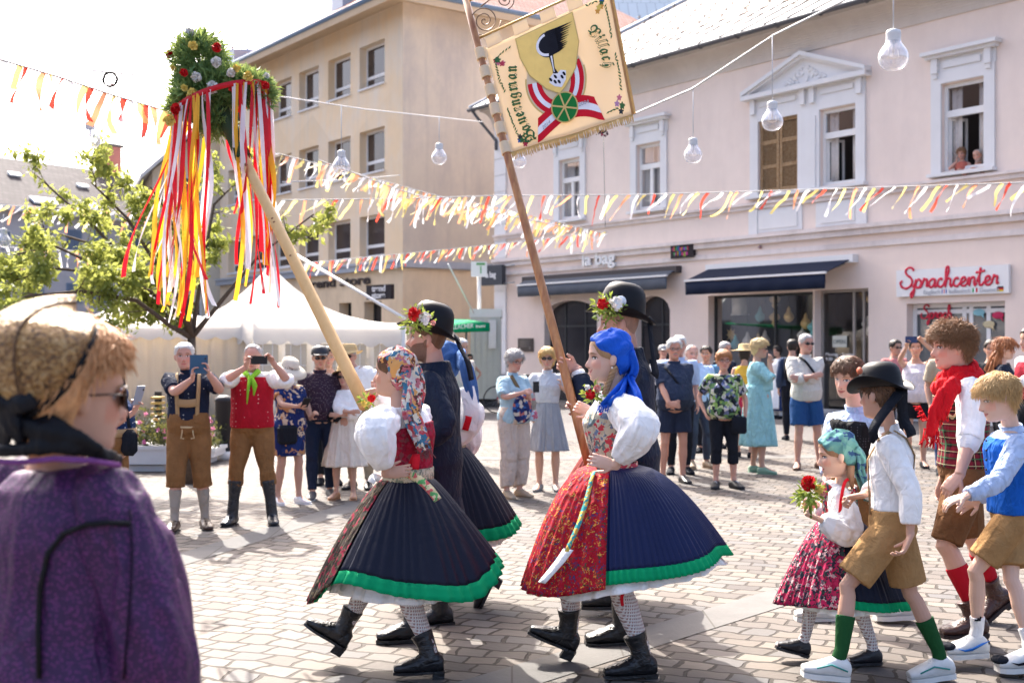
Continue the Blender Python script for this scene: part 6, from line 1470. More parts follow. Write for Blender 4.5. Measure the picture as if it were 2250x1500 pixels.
scarfhead(W1, fl1, [W1.HP([0, -.10, .04]), W1.HP([0, -.125, -.06]), V(905, 905, 6.08), V(925, 960, 6.04), V(936, 990, 6.03)], low=lowcurve(.088, .055, -.04, -.09), off=.016, tr=(.07, .085, .07, .055, .035))
m = M(); fringe(m, V(916, 985, 6.03), V(948, 985, 6.03), 22, (0, 0, -1), .05, RS); m.build('scarf_fringe', cloth('fringe_brown', (.25, .10, .10)), W1.root)
W1.strap(floral('ribbon_flowers', ((.6, .5, .3), (.5, .1, .1), (.55, .45, .25), (.1, .3, .1)), 60), [V(893, 1040, 5.95), V(920, 1052, 5.85), V(945, 1075, 5.80), V(962, 1098, 5.77)], .02, 'apron_ribbon')
W1.strap(RED_R, [V(905, 1020, 5.99), V(915, 1000, 5.98), V(912, 1030, 5.94)], .018, 'red_bow')
W1.strap(WHT, [V(835, 1052, 5.93), V(822, 1048, 5.92), V(815, 1060, 5.92)], .02, 'cuff_frill')
legband(W1, 'L', .02, RED_R)
# man behind her
M1 = Person('bearded man marching in black felt hat with carnations and a long navy coat', GXZ(957, 7.05), 1.83, -98, 'm', look=2, nod=-6, lean=.02, vox=.009, fat=.03,
  skinm=skin('skin_bearded', (.55, .31, .24), beard=.75, bcol=(.05, .025, .015)),
  arms=dict(L=(V(900, 985, 6.8), DW((.6, -.6, -1)), None, None, .5), R=(grip(onpole(845, pa, pb), (-.9, 0, -.42), (-.1, -1, 0), 1, .036), DW((.3, .3, -1)), DW((-.9, 0, -.42)), DW((-.1, -1, 0)), .95)),
  legs=dict(L=(V(905, 1375, 6.8), None, DW((-1, -.15, 0))), R=(V(968, 1345, 7.25), None, DW((-.9, -.1, -.1)))))
M1.trousers(BLK, 1.2); m = M(); rg = M1.rings(.028, 1, 11); m.loft([rg[0]-UP*.36+DW((.05, 0, 0))]+[rg[0]-UP*.15]+rg)
for k in 'LR': M1.arm(m, k, .020, 0, 1.9, 1.1)
q = m.build('coat', NAVY, M1.root); voxel(q, .010, 3, .006, 8)
M1.collar(WHT, .02, .028); M1.shoes(LBLK, .009, high=.36, heel=.02, name='boot', vox=.008)
M1.hair(BROWNH, 'crop', vol=.004, amp=.001)
h1 = hatblack(M1, pitch=10, z=.052, big=1.0, h=.15)
fc = V(918, 706, 6.86); blossoms('hat_flowers', '', fc, [((-.01, -.06, .04), .042, CARN), ((.045, -.06, .015), .038, CARW), ((.09, -.05, -.01), .016, CARP)], 190, .085, 3, parent=h1)
M1.strap(BLK, [M1.HP([0, -.15, .03]), V(1012, 765, 7.0), V(1028, 795, 6.95), V(1036, 835, 6.95)], .03, 'hat_ribbon')
# woman behind, blue scarf
W3 = Person('woman half hidden behind the first man, blue headscarf and dark pleated skirt with green hem', GXZ(982, 7.85), 1.66, -108, 'f', vox=.010, skinm=SK['tan'],
  legs=dict(L=(V(1052, 1272, 7.7), None, DW((-.45, 0, -.9))), R=(V(972, 1303, 7.95), None, DW((-1, 0, 0)))), arms=dict(L=(V(1000, 985, 7.55), DW((1, -.8, -.2)), None, None, .4)))
W3.top(WHT, 1.85, puff=.048, hem=4, name='blouse', disp=.006); W3.skirt(PLEAT_K, .13, (.46, .47), 1.075, .45, (0, -.03), K=44, trim=GREEN, trimh=.13, hemz=lambda t: .03*np.sin(t*2)+.03*(1-np.sin(t)), seed=2); W3.skirt(WHT, .12, (.43, .43), 1.0, .435, name='petticoat', seed=5)
BLUES = cloth('blue_scarf_pale', (.05, .12, .30)); scarfhead(W3, BLUES, [W3.HP([0, -.10, .03]), V(1022, 800, 7.6), V(1036, 860, 7.55), V(1040, 930, 7.5)], tr=(.06, .085, .075, .05))
band_on(W3, floral('belt_beige', ((.45, .38, .26), (.20, .22, .16), (.5, .45, .33)), 90), 4, .03, .06); W3.socks(cloth('stocking_white', (.7, .68, .67)), 1.0, 2, name='stocking', foot=False); W3.shoes(LBLK, .008, high=.12, heel=.05, pointy=.8, name='laced_boot')
W3.strap(WHT, [V(1025, 850, 7.5), V(1035, 900, 7.45), V(1028, 950, 7.45)], .05, 'shawl'); W3.strap(RED_R, [V(1018, 925, 7.5), V(1030, 915, 7.42), V(1022, 945, 7.42)], .02, 'red_bow')
# woman in the blue scarf
W2 = Person('smiling girl marching in bright blue headscarf, navy pleated skirt and red flowered apron', GXZ(1352, 6.2), 1.73, -86, 'f', look=2, nod=0, lean=.02, vox=.006,
  skinm=skin('skin_girl', (.66, .43, .34), brow=(.28, .15, .08), smile=.9, lip=(.60, .22, .2)),
  J=dict(head=V(1336, 787, 6.2)), arms=dict(L=(V(1350, 1022, 5.9), DW((.42, -.88, -.15)), DW((-.9, -.1, .25)), DW((-.2, 1, 0)), .22), R=(V(1300, 905, 6.5), DW((.5, .5, -1)), DW((-1, 0, .4)), None, .8)),
  legs=dict(L=(V(1412, 1440, 6.06), None, DW((-1, -.12, -.02))), R=(V(1252, 1385, 6.36), None, DW((-.88, .0, .38)))))
W2.top(WHT, 1.84, off=.013, puff=.040, hem=4, name='blouse', disp=.006, dscale=15, vox=.007)
W2.top(floral('bodice_print', ((.50, .46, .36), (.12, .16, .16), (.45, .40, .30), (.5, .05, .07), (.15, .2, .3), (.5, .45, .35)), 38, dist=1), 0, off=.022, hem=4, neck=8, name='bodice', disp=.002, vox=.007)
band_on(W2, floral('belt_red', ((.40, .03, .05), (.5, .42, .3), (.3, .04, .06)), 90), 4, .028, .05, 'belt', up=-.03)
HZ2 = lambda t: .065*(1-np.sin(t))+.02*np.sin(t*2+2.6)+.012*np.sin(t*5)
W2.skirt(PLEAT_B, .125, (.525, .53), 1.075, .492, (0, -.075), K=104, N=620, pa=.0062, trim=GREEN, trimh=.125, hemz=HZ2, seed=3, curve=.52)
RA = floral('apron_red_gold', ((.32, .005, .015), (.28, .006, .018), (.58, .28, .05), (.34, .006, .02), (.32, .005, .015), (.03, .06, .03), (.36, .01, .02), (.26, .006, .015), (.30, .008, .02), (.38, .01, .02), (.03, .04, .12), (.42, .008, .02), (.30, .006, .015)), 84, dist=.8)
W2.skirt(RA, .128, (.545, .55), 1.075, .478, (0, -.075), K=50, a0=R(21), a1=R(165), off=.009, name='apron', hemz=HZ2, seed=3, curve=.52)
W2.skirt(WHT, .12, (.47, .46), 1.0, .448, (.02, -.10), K=22, pa=.014, name='petticoat', hemz=HZ2, seed=6)
def onskirt(ang, v, wr, hr, zt, zb, hcf, s_, cv, o=.02):
    q = v**cv; rx = (wr*(1-q)+hr*q)*s_+o; cw_ = W2.J['waist']; c = np.array([cw_[0], cw_[1], 0])+W2.f*hcf*s_*q; p_ = c+W2.l*cos(R(ang))*rx+W2.f*sin(R(ang))*rx; p_[2] = (zt+(zb-zt)*v)*s_; return p_
ap = lambda a, v: onskirt(a, v, .125, .557, 1.075, .50, -.075, W2.s, .52)
for nm, mt, rng, w0 in (('apron_ribbon', floral('teal_gold_ribbon', ((.04, .28, .30), (.65, .45, .08), (.05, .3, .3), (.5, .3, .08)), 70), [(40, .03), (38, .15), (38, .3), (40, .45), (45, .68)], 1.7), ('white_ribbon_end', WHT, [(44, .66), (48, .76), (53, .86), (58, .96)], 3.8)):
    m = M(); G = []
    for q in range(len(rng)-1):
        for f in (0, .25, .5, .75)+((1,) if q == len(rng)-2 else ()): a, v = [rng[q][k]*(1-f)+rng[q+1][k]*f for k in (0, 1)]; G.append([ap(a-w0*(1.4-v*.7), v), ap(a+w0*(1.4-v*.7), v)])
    m.grid(G); q = m.build(nm, mt, W2.root); q.modifiers.new('t', 'SOLIDIFY').thickness = .003
ST = knit('openwork_white', (.72, .68, .66), (.40, .26, .24)); W2.socks(ST, .9, 2, off=.008, name='stocking', foot=False)
W2.shoes(LBLK, .008, high=.12, heel=.050, sole=.014, pointy=.8, name='laced_boot', laces=plain('lace_grey', (.10, .10, .10)), L=.272)
legband(W2, 'L', .03, RED_R, .064); W2.strap(RED_R, [V(1372, 1296, 5.93), V(1366, 1312, 5.92), V(1368, 1330, 5.92)], .008, 'garter_end')
W2.hair(hairmat('fair_hair', (.34, .20, .10)), 'fem', vol=.004, amp=.001, low=lowcurve(.062, .01, -.04, -.07))
BLU = cloth('bright_blue_scarf', (.008, .09, .52), .014, .6)
scarfhead(W2, BLU, [W2.HP([0, -.105, .03]), W2.HP([.01, -.125, -.05]), W2.HP([.03, -.10, -.12]), V(1398, 880, 6.0), V(1408, 905, 5.98)], low=lowcurve(.080, .04, -.03, -.09), off=.014, tr=(.075, .065, .045, .055, .03))
m = M()
for tl in ((W2.HP([.03, -.09, -.10]), V(1352, 865, 6.0), V(1322, 892, 5.98)), (W2.HP([.03, -.09, -.10]), V(1365, 868, 5.98), V(1338, 888, 5.95))): m.tube(tl, [(.025, .012), (.035, .01), (.018, .006)], 12)
fringe(m, V(1316, 890, 5.98), V(1345, 886, 5.96), 14, (-.3, 0, -1), .045, RS); fringe(m, V(1395, 890, 6.0), V(1412, 900, 5.98), 14, (.2, 0, -1), .05, RS); m.build('scarf_ends', BLU, W2.root)
m = M(); P = [W2.HP([.075, -.02, -.04]), W2.HP([.08, -.01, -.09]), W2.HP([.08, .01, -.13]), W2.HP([.08, .03, -.17])]
for k in range(3): m.tube([P[0]+(P[-1]-P[0])*u+np.array([.010*sin(u*14+k*2.1), .010*cos(u*14+k*2.1), 0]) for u in np.linspace(0, 1, 14)], .009, 7)
m.build('braid', hairmat('fair_hair', (.34, .20, .10)), W2.root); m = M(); m.ell(W2.HP([.082, -.005, -.045]), .006, nu=8, nv=6); m.build('earring', plain('pearl', (.8, .75, .68), .2), W2.root)
blossoms('posy', 'small posy of red flowers tucked at the blue scarf girl\'s chest', V(1303, 866, 6.02), [((-.015, -.03, .0), .026, CARN), ((.02, -.03, .03), .02, CARP), ((-.03, -.02, .035), .016, CARW)], 70, .05, 8)
# tall man in hat holding the banner pole
M2 = Person('tall man in black hat with white badge and dark coat, carrying the banner pole', GXZ(1392, 7.0), 1.92, -94, 'm', look=-2, nod=0, lean=.045, vox=.008, skinm=SK['red'],
  arms=dict(L=(grip(onpole(800), (-.93, 0, .36), (-.15, -1, 0), 1.05, .026), DW((.4, -.5, -1)), DW((-.93, 0, .36)), DW((-.15, -1, 0)), 1.0), R=(grip(onpole(884), (-.93, 0, .36), (-.15, -1, 0), 1.05, .026), DW((.3, .5, -1)), DW((-.93, 0, .36)), DW((-.15, -1, 0)), 1.0)),
  legs=dict(L=(V(1368, 1380, 6.75), None, DW((-1, -.12, 0))), R=(V(1352, 1310, 7.45), None, DW((-1, 0, 0)))))
M2.trousers(BLK, 1.3); m = M(); rg = M2.rings(.026, 1, 11); m.loft([rg[0]-UP*.12]+rg)
for k in 'LR': M2.arm(m, k, .020, 0, 1.82, 1.1)
q = m.build('coat', NAVY, M2.root); voxel(q, .009, 3, .006, 8)
M2.collar(WHT, .02, .028)
for k in 'LR': m = M(); M2.arm(m, k, .010, 1.78, 1.93); m.build('cuff', WHT, M2.root)
M2.shoes(LBLK, .012, high=.38, heel=.022, name='boot', vox=.008); M2.hair(hairmat('shaved_hair', (.25, .14, .10)), 'crop', vol=.003, amp=.001)
h2 = hatblack(M2, pitch=11, z=.055, big=1.0, h=.158)
m = M(); m.lathe([(0, .004), (.030, .004), (.032, .0), (.0, -.002)], np.array(V(1364, 662, 6.87)), (M2.HA[1], M2.HA[2], nrm(M2.HA[0]+.15*M2.HA[2]+.1*M2.HA[1])), 24); m.build('round_badge', plain('badge_white', (.62, .66, .72), .4), h2)
blossoms('hat_flowers', '', V(1335, 680, 6.84), [((-.03, -.06, .03), .034, CARN), ((.04, -.06, .03), .042, CARW)], 210, .088, 5, parent=h2)
M2.strap(BLK, [M2.HP([0, -.16, .03]), V(1428, 720, 6.95), V(1436, 780, 6.9), V(1440, 820, 6.9)], .022, 'hat_ribbon')
M2.strap(BLK, [V(1434, 790, 6.9), V(1440, 818, 6.88), V(1436, 826, 6.88)], .03, 'ribbon_end')
# woman mostly hidden, red-brown apron
W4 = Person('woman almost hidden behind the blue scarf girl, only her rust red pleated apron showing', GXZ(1330, 7.95), 1.60, -88, 'f', vox=.012)
W4.top(WHT, 1.8, puff=.05, hem=4, name='blouse'); W4.skirt(cloth('rust_red_apron', (.20, .035, .03), .004), .13, (.44, .44), 1.09, .52, K=40, seed=9); scarfhead(W4, cloth('wine_scarf', (.3, .03, .05))); W4.shoes(LBLK, .008, high=.12, heel=.05, name='laced_boot'); W4.socks(WHT, 1.0, 2, name='stocking', foot=False)

# ---------------- flower pole
FPo = empty('flower_pole', pa, 'thick pale wooden pole topped with greenery, flowers and long red, white and yellow ribbons', 'flower pole')
wd = NB('pale_wood', (.52, .30, .12), .5); wx = wd.noise(6, 5, vec=wd.mapping((6, 6, .6)), dist=.5); wd.col(wd.mix(wx, (.56, .33, .13), (.68, .44, .20))); wd = wd.m
m = M(); m.tube([pa+(pb-pa)*u for u in np.linspace(0, 1.05, 12)], np.linspace(.037, .031, 12), 18); m.build('pole', wd, FPo)
m = M(); rs = np.random.RandomState(4)
for i in range(5):
    u = rs.uniform(.05, .9); m.ell(pa+(pb-pa)*u+np.array([0, -.034, 0]), (.010, .006, .008))
m.build('knot', plain('wood_knot', (.2, .09, .04)), FPo)
Zc = 7.6; cc = np.array(V(487, 262, Zc)); rs = np.random.RandomState(21)
gr = M(); 
def spray(c, rad, n, L=.075):
    for i in range(n):
        d = rs.normal(size=3); d = nrm(d); p = np.array(c)+d*np.array(rad)*rs.uniform(.45, 1.02); dd = nrm(d*.8+rs.normal(size=3)*.5+np.array([0, 0, .4]))
        for k in range(4): leaf(gr, p+dd*.012*k, dd+rs.normal(size=3)*.5, L*rs.uniform(.5, 1.0), .0065, rs)
spray(V(437, 130, Zc), (.15, .13, .15), 900); spray(V(450, 200, Zc), (.17, .15, .12), 900); spray(V(425, 215, Zc), (.12, .12, .12), 400); spray(V(545, 198, Zc), (.14, .12, .09), 520); spray(V(495, 185, Zc), (.14, .13, .10), 420); spray(V(470, 270, Zc), (.10, .1, .07), 380); spray(V(575, 205, Zc), (.06, .08, .08), 200); spray(V(395, 235, Zc), (.05, .08, .06), 140)
gr.build('greenery', leafmat('thuja_green', (.11, .22, .07), (.22, .36, .13), .3), FPo)
m = M(); m.tube([pb-dP*.2, V(487, 240, Zc), V(447, 150, Zc)], .05, 8); m.build('core', plain('dark_moss', (.03, .06, .025)), FPo)
def bl(px, py, r, mt, dz=-.17):
    c = np.array(V(px, py, Zc+dz)); m = M()
    for k in range(64):
        d = nrm(rs.normal(size=3)+np.array([0, -.5, 0])); s_ = nrm(np.cross(d, rs.normal(size=3))); n2 = np.cross(d, s_); q = c+d*r*rs.uniform(.35, .65)
        m.add([q-s_*r*.3, q+d*r*.4-s_*r*.4, q+d*r*.55+n2*r*.2, q+d*r*.4+s_*r*.4, q+s_*r*.3], [(0, 1, 2, 3, 4)])
    m.ell(c, r*.42, nu=10, nv=7); m.build('blossom', mt, FPo)
for a in ((373, 120, .026, CARN, -.05), (404, 160, .024, CARN), (476, 104, .03, CARN), (476, 137, .032, CARW), (431, 170, .032, CARW), (467, 192, .038, CARW), (424, 100, .028, CARY), (424, 207, .036, CARY), (405, 193, .022, CARY), (418, 72, .03, CARW, -.1), (545, 168, .03, CARY), (508, 160, .028, CARW), (515, 192, .036, CARN), (583, 188, .024, CARN), (387, 240, .034, CARN), (372, 266, .036, CARY), (381, 150, .018, CARY, -.1), (520, 150, .022, CARY), (586, 168, .022, CARW, -.05), (455, 215, .022, CARW)): bl(*a)
# red hoop and ribbons
RSAT = {k: NB('satin_'+k, c, .38, spec=.4) for k, c in dict(r=(.68, .008, .02), y=(.85, .46, .03), w=(.80, .78, .82), o=(.80, .30, .03)).items()}
for b_ in RSAT.values():
    t_ = b_.t; tr_ = b_.n('BsdfTranslucent'); tr_.inputs[0].default_value = b_.b.inputs['Base Color'].default_value; mx = b_.n('MixShader'); mx.inputs[0].default_value = .35; b_.l(b_.b.outputs[0], mx.inputs[1]); b_.l(tr_.outputs[0], mx.inputs[2]); b_.l(mx.outputs[0], t_.nodes['Material Output'].inputs['Surface'])
HC, HR = np.array(V(487, 222, Zc)), 107/F_PX*Zc; hd_ = nrm(np.array(V(585, 190, Zc))-np.array(V(390, 250, Zc)))
hoop = lambda a: HC+hd_*HR*cos(a)+np.array([0, 1, 0])*HR*.75*sin(a)+np.array([0, 0, -.03*sin(a)])
m = M(); t = np.linspace(0, 2*pi, 60); G = []
for a in t: p = hoop(a); G.append([p+np.array([0, 0, .017]), p-np.array([0, 0, .017])])
m.grid(G); q = m.build('hoop', RSAT['r'].m, FPo); q.modifiers.new('t', 'SOLIDIFY').thickness = .01
def satin(p, pts_dir, L, w_, key, n=26, phase=0, amp=.07, drift=(0, 0)):
    m = M(); G = []; q = np.array(p, float); tw0 = rs.uniform(-.8, .8); tws = rs.uniform(-2.5, 2.5); f1 = rs.uniform(3, 8); ph = rs.uniform(0, 6); amp *= rs.uniform(.3, 1.3)
    for i in range(n):
        v = i/(n-1); x = drift[0]*v+amp*v*sin(f1*v+ph); y = drift[1]*v+amp*v*cos(f1*1.3*v+ph); c = q+np.array([x, y, -L*v]); a = tw0+tws*v+.4*sin(9*v+ph)
        s_ = np.array([cos(a), sin(a)*.8, .25*sin(a+ph)]); G.append([c-s_*w_/2, c, c+s_*w_/2])
    m.grid(G); m.build('ribbon', RSAT[key].m, FPo)
seq = 'rwyrwyrywrwyrrwyyw'; k = 0
for i in range(50):
    a = -2.9+i/38*2.8 if i < 38 else rs.uniform(0, pi)
    a += rs.normal()*.07; p = hoop(a); side = cos(a); L = rs.uniform(1.0, 1.42)
    if sin(a) < 0 and .02 < cos(a) < .40: continue
    dr = side*.05-.01+rs.normal()*.05
    if rs.rand() < .12: L *= .6
    satin(p, None, L, rs.uniform(.018, .036), seq[k % len(seq)], drift=(dr, rs.normal()*.06)); k += 1
for i in range(10):   # stray ones flying out at the left and crossing at the bottom
    satin(hoop(pi-.3+rs.normal()*.2), None, rs.uniform(.95, 1.2), .03, 'ywyowyr'[i % 7], amp=.16, drift=(-.15+.07*rs.normal(), -.05))
for i in range(8): satin(hoop(-.3+rs.normal()*.25), None, rs.uniform(1.0, 1.25), .038, 'rywrryrw'[i], amp=.07, drift=(.04, -.04))
blossoms('pole_posy', 'red and lime green bow tied at the foot of the flower pole', V(806, 878, 6.35), [((.03, -.05, .01), .022, CARN), ((-.01, -.04, -.02), .018, CARY)], 50, .035, 9)

# ---------------- banner
BN = empty('banner', qa, 'cream embroidered banner with gold fringe, shield and green disc on a long wooden pole', 'banner')
pw = NB('brown_wood', (.36, .15, .05), .35, spec=.5); wx = pw.noise(6, 4, vec=pw.mapping((5, 5, .6)), dist=.5); pw.col(pw.ramp(wx, [(.3, (.26, .09, .03)), (.7, (.46, .22, .08))])); pw = pw.m
m = M(); m.tube([qa+(qb-qa)*u for u in np.linspace(0, 1.0, 12)], np.linspace(.027, .022, 12), 16); m.build('pole', pw, BN)
BR_ = plain('brass_rod', (.5, .33, .12), .3, metal=.7)
PT, PB = onpole(107), onpole(338)          # along the pole
Zb = PT[1]; TRp, BRp = np.array(V(1338, -22, Zb+.1)), np.array(V(1390, 252, (PB[1]+.05)))
BLp = PB+(BRp-PB)*.03; TLp = PT+(TRp-PT)*.03
def BP(u, v, o=0.0):      # u right 0..1, v down 0..1
    top = TLp*(1-u)+TRp*u; bot = BLp*(1-u)+BRp*u; p = top*(1-v)+bot*v; w_ = .018*sin(u*5+v*2)*v+.008*sin(u*13+v*4)*v
    return p+np.array([0, -1, 0])*(w_+o)
m = M(); bar0 = PT-(TRp-PT)*.0; m.tube([bar0+dQ*.07, TRp+dQ*.07+(TRp-PT)*.05], .008, 8); m.tube([onpole(6), onpole(6)+(TRp-PT)*.30+np.array([0, 0, .03])], .009, 8); m.build('crossbar', BR_, BN)
m = M(); spc = onpole(60)+(TRp-PT)*.09
def spiral(c, r, turns, sgn=1, th=.004):
    m.tube([c+np.array([cos(a*sgn)*r*a/(turns*6.28), 0, sin(a*sgn)*r*a/(turns*6.28)]) for a in np.linspace(.3, turns*6.28, 60)], th, 5)
spiral(spc+dQ*.01, .105, 3.0); spiral(spc+(TRp-PT)*.18+dQ*.09, .06, 2.2, -1); spiral(spc+(TRp-PT)*.36+dQ*.13, .07, 2.5); spiral(spc+(TRp-PT)*.52+dQ*.13, .05, 2, -1)
m.tube([spc+dQ*.12, spc+(TRp-PT)*.3+dQ*.2, spc+(TRp-PT)*.6+dQ*.16], .005, 5); m.build('scrollwork', plain('iron_scroll', (.22, .15, .10), .4, metal=.6), BN)
CLOTH = NB('banner_cream', (.88, .76, .54), .75); CLOTH.col(CLOTH.mix(CLOTH.noise(5, 3), (.84, .71, .50), (.90, .79, .59))); CLOTH.bump(CLOTH.noise(300, 1), .001); tr_ = CLOTH.n('BsdfTranslucent'); tr_.inputs[0].default_value = (.85, .68, .42, 1); mx = CLOTH.n('MixShader'); mx.inputs[0].default_value = .4; CLOTH.l(CLOTH.b.outputs[0], mx.inputs[1]); CLOTH.l(tr_.outputs[0], mx.inputs[2]); CLOTH.l(mx.outputs[0], CLOTH.t.nodes['Material Output'].inputs['Surface']); CLOTH = CLOTH.m
m = M(); m.grid([[BP(u, v) for u in np.linspace(0.015, 1, 34)] for v in np.linspace(0.03, 1, 28)]); q = m.build('cloth', CLOTH, BN); q.modifiers.new('t', 'SOLIDIFY').thickness = .004; BC = q
def patch(poly, mt, o=.004, name='embroidery', th=.0015):
    """flat applique: polygon in (u, v) laid on the cloth as a fan of small triangles"""
    c = np.mean(poly, 0); m = M(); n = len(poly); V_ = [BP(*c, o)]; Fc = []; K = 4
    for j in range(1, K+1): V_ += [BP(*(c+(np.array(p)-c)*j/K), o) for p in poly]
    for i in range(n):
        Fc.append((0, 1+i, 1+(i+1) % n))
        for j in range(K-1): a = 1+j*n; Fc.append((a+i, a+n+i, a+n+(i+1) % n, a+(i+1) % n))
    m.add(V_, Fc); return m.build(name, mt, BC)
def ringp(cu, cv, ru, rv, a0, a1, w_, mt, o=.005, name='embroidery'):
    m = M(); G = [[BP(cu+(ru+k)*cos(a), cv+(rv+k*1.1)*sin(a), o) for k in np.linspace(-w_/2, w_/2, 3)] for a in np.linspace(a0, a1, 26)]; m.grid(G); return m.build(name, mt, BC)
for i in range(5): # loops to crossbar and pole
    m = M(); u0 = .03+i*.215
    if i < 5: a = [BP(u0, .035), BP(min(1, u0+.115), .035)]; m.prism([a[0], a[1], a[1]+dQ*.085, a[0]+dQ*.085], (0, -.006, 0)); m.build('hanging_loop', CLOTH, BC, smooth=False)
for i in range(6):
    m = M(); v0 = .01+i*.178; a, b_ = BP(.02, v0), BP(.02, min(1, v0+.10)); la, lb = PT+(PB-PT)*v0, PT+(PB-PT)*min(1.02, v0+.10)
    ax = dQ; m.tube([la, lb], .032, 14); m.prism([a, b_, lb, la], (0, -.005, 0)); m.build('hanging_loop', CLOTH, BC, smooth=False)
GOLDC = cloth('gold_cloth', (.92, .60, .18), .004); BRED = cloth('banner_red', (.60, .01, .025), .004); BWH = cloth('banner_white', (.78, .74, .76), .004); BGR = cloth('banner_green', (.015, .17, .035), .004); BKB = cloth('banner_black', (.012, .012, .018), .004); GTH = plain('gold_thread', (.62, .42, .14), .5)
SKT = cloth('sketch_grey', (.55, .52, .52), .004); DG = plain('thread_green', (.03, .12, .04), .7); CR2 = cloth('banner_gold_pale', (.86, .64, .32), .004)
CU, CVv = .47, .55
patch([(CU+.235*cos(a), CVv+.30*sin(a)) for a in np.linspace(0, 6.283, 40)[:-1]], CR2, .003)
ringp(CU, CVv-.01, .235, .30, -.15, pi+.35, .012, GTH, .0045)
ringp(CU, CVv-.02, .168, .235, -.35, pi+.15, .105, BRED, .005); ringp(CU, CVv-.02, .168, .235, -.35, pi+.15, .034, BWH, .0065)
# ribbon ends below the disc
for sg in (-1, 1):
    for (k0, k1, mt, o) in ((-.085, .085, BRED, .0072), (-.028, .028, BWH, .0085)):
        m = M(); G = []
        for x in np.linspace(0, 1, 10):
            cu = CU+.03+sg*(.05+.205*x); cv = .80+(.10*x**1.2 if sg < 0 else -.005+.09*x*x); G.append([BP(cu+(k*.25 if x > .95 else 0)*sg, cv+k*(1+.1*x), o) for k in np.linspace(k0, k1, 3)])
        m.grid(G); m.build('ribbon_end', mt, BC)
# shield with the black winged leg
sh_ = [(.24, .06), (.70, .045), (.705, .30), (.64, .50), (.53, .62), (.475, .66), (.38, .58), (.28, .42), (.24, .24)]
patch([(a-.0, b_) for a, b_ in sh_], GTH, .0095); patch([(.475+(a-.475)*.965, .34+(b_-.34)*.968) for a, b_ in sh_], GOLDC, .0108, 'shield')
patch([(.465+.085*cos(a), .225+.108*sin(a)) for a in np.linspace(0, 6.283, 30)[:-1]]+[], BKB, .012, 'wing')
ringp(.468, .225, .082, .088, 1.7, 4.6, .02, BWH, .0132)
rs = np.random.RandomState(2)
for i in range(11):
    v = .125+i*.0175; m = M(); L = .215-.009*i+rs.uniform(-.012, .012); m.add([BP(.47, v-.012, .0125), BP(.54, v-.004, .0125), BP(.54, v+.02, .0125), BP(.47, v+.03, .0125), BP(.47+L, v+.002+rs.uniform(-.004, .004), .0125)], [(0, 1, 4), (1, 2, 4), (2, 3, 4), (0, 4, 3)]); m.build('feather', BKB, BC)
patch([(.455, .32), (.49, .32), (.482, .40), (.478, .47), (.50, .495), (.455, .495), (.462, .44)], BKB, .012, 'leg'); patch([(.466, .33), (.48, .33), (.474, .42), (.472, .47), (.466, .47)], BWH, .0132, 'leg')
patch([(.43, .50), (.46, .475), (.49, .49), (.52, .47), (.56, .49), (.545, .56), (.50, .61), (.45, .585), (.415, .54)], BWH, .012, 'rock')
for q in ((.43, .52), (.47, .51), (.52, .53), (.49, .56), (.46, .55), (.54, .51)): patch([(q[0]+.012*cos(a), q[1]+.02*sin(a+.5)) for a in np.linspace(0, 6.28, 7)[:-1]], BKB, .0135, 'rock_mark')
# green disc with six spokes
dc = (CU+.02, .775); patch([(dc[0]+.108*cos(a), dc[1]+.128*sin(a)) for a in np.linspace(0, 6.283, 40)[:-1]], GTH, .0145, 'disc_rim'); patch([(dc[0]+.098*cos(a), dc[1]+.117*sin(a)) for a in np.linspace(0, 6.283, 40)[:-1]], BGR, .016, 'disc')
for a in (.35, .35+pi/3, .35+2*pi/3):
    m = M(); x, y = .1*cos(a), .12*sin(a); px_, py_ = -.006*sin(a), .007*cos(a); m.add([BP(dc[0]-x-px_, dc[1]-y-py_, .0175), BP(dc[0]+x-px_, dc[1]+y-py_, .0175), BP(dc[0]+x+px_, dc[1]+y+py_, .0175), BP(dc[0]-x+px_, dc[1]-y+py_, .0175)], [(0, 1, 2, 3)]); m.build('spoke', GTH, BC)
def frak(word, path, size, mt):
    """blackletter set letter by letter along a path in (u, v)"""
    W3 = [BP(*p, .006) for p in path]; T = np.cumsum([0]+[np.linalg.norm(W3[i+1]-W3[i]) for i in range(len(W3)-1)]); adv = [dict(i=.30, l=.30, m=.9, r=.42, e=.42, c=.42, V=.8, B=.8, t=.4).get(c, .56) for c in word]; tot = sum(adv); x = 0
    at = lambda q: np.array([np.interp(q, T, [w[k] for w in W3]) for k in range(3)])
    for i, ch in enumerate(word):
        q = x/tot*T[-1]; x += adv[i]; w0, w1 = at(q), at(min(T[-1], q+.03)); w0 = at(q-.001) if q > T[-1]-.03 else w0
        dd = nrm(w1-w0); c = 0x1D504+ord(ch)-65 if ch.isupper() else 0x1D51E+ord(ch)-97
        up = nrm(np.cross((0, -1, 0), dd)); w0 = w0-np.array([0, .010, 0]); text(chr(c), size, w0-up*size*.3, dd, up, mt, BC, depth=.006, bold=.0018, name='blackletter')
frak('Bauerngman', [(.19, .96), (.145, .80), (.125, .62), (.135, .44), (.17, .27)], .098, DG)
frak('Villach', [(.80, .235), (.865, .36), (.885, .52), (.875, .62)], .098, DG)
text('2004', .035, BP(.60, .805, .0105), BP(.7, .80)-BP(.6, .80), BP(.6, .7)-BP(.6, .8), SKT and plain('ribbon_ink', (.35, .33, .38)), BC, depth=.001)
text('2014', .035, BP(.285, .90, .0105), BP(.4, .84)-BP(.28, .90), BP(.28, .8)-BP(.28, .9), plain('ribbon_ink', (.35, .33, .38)), BC, depth=.001)
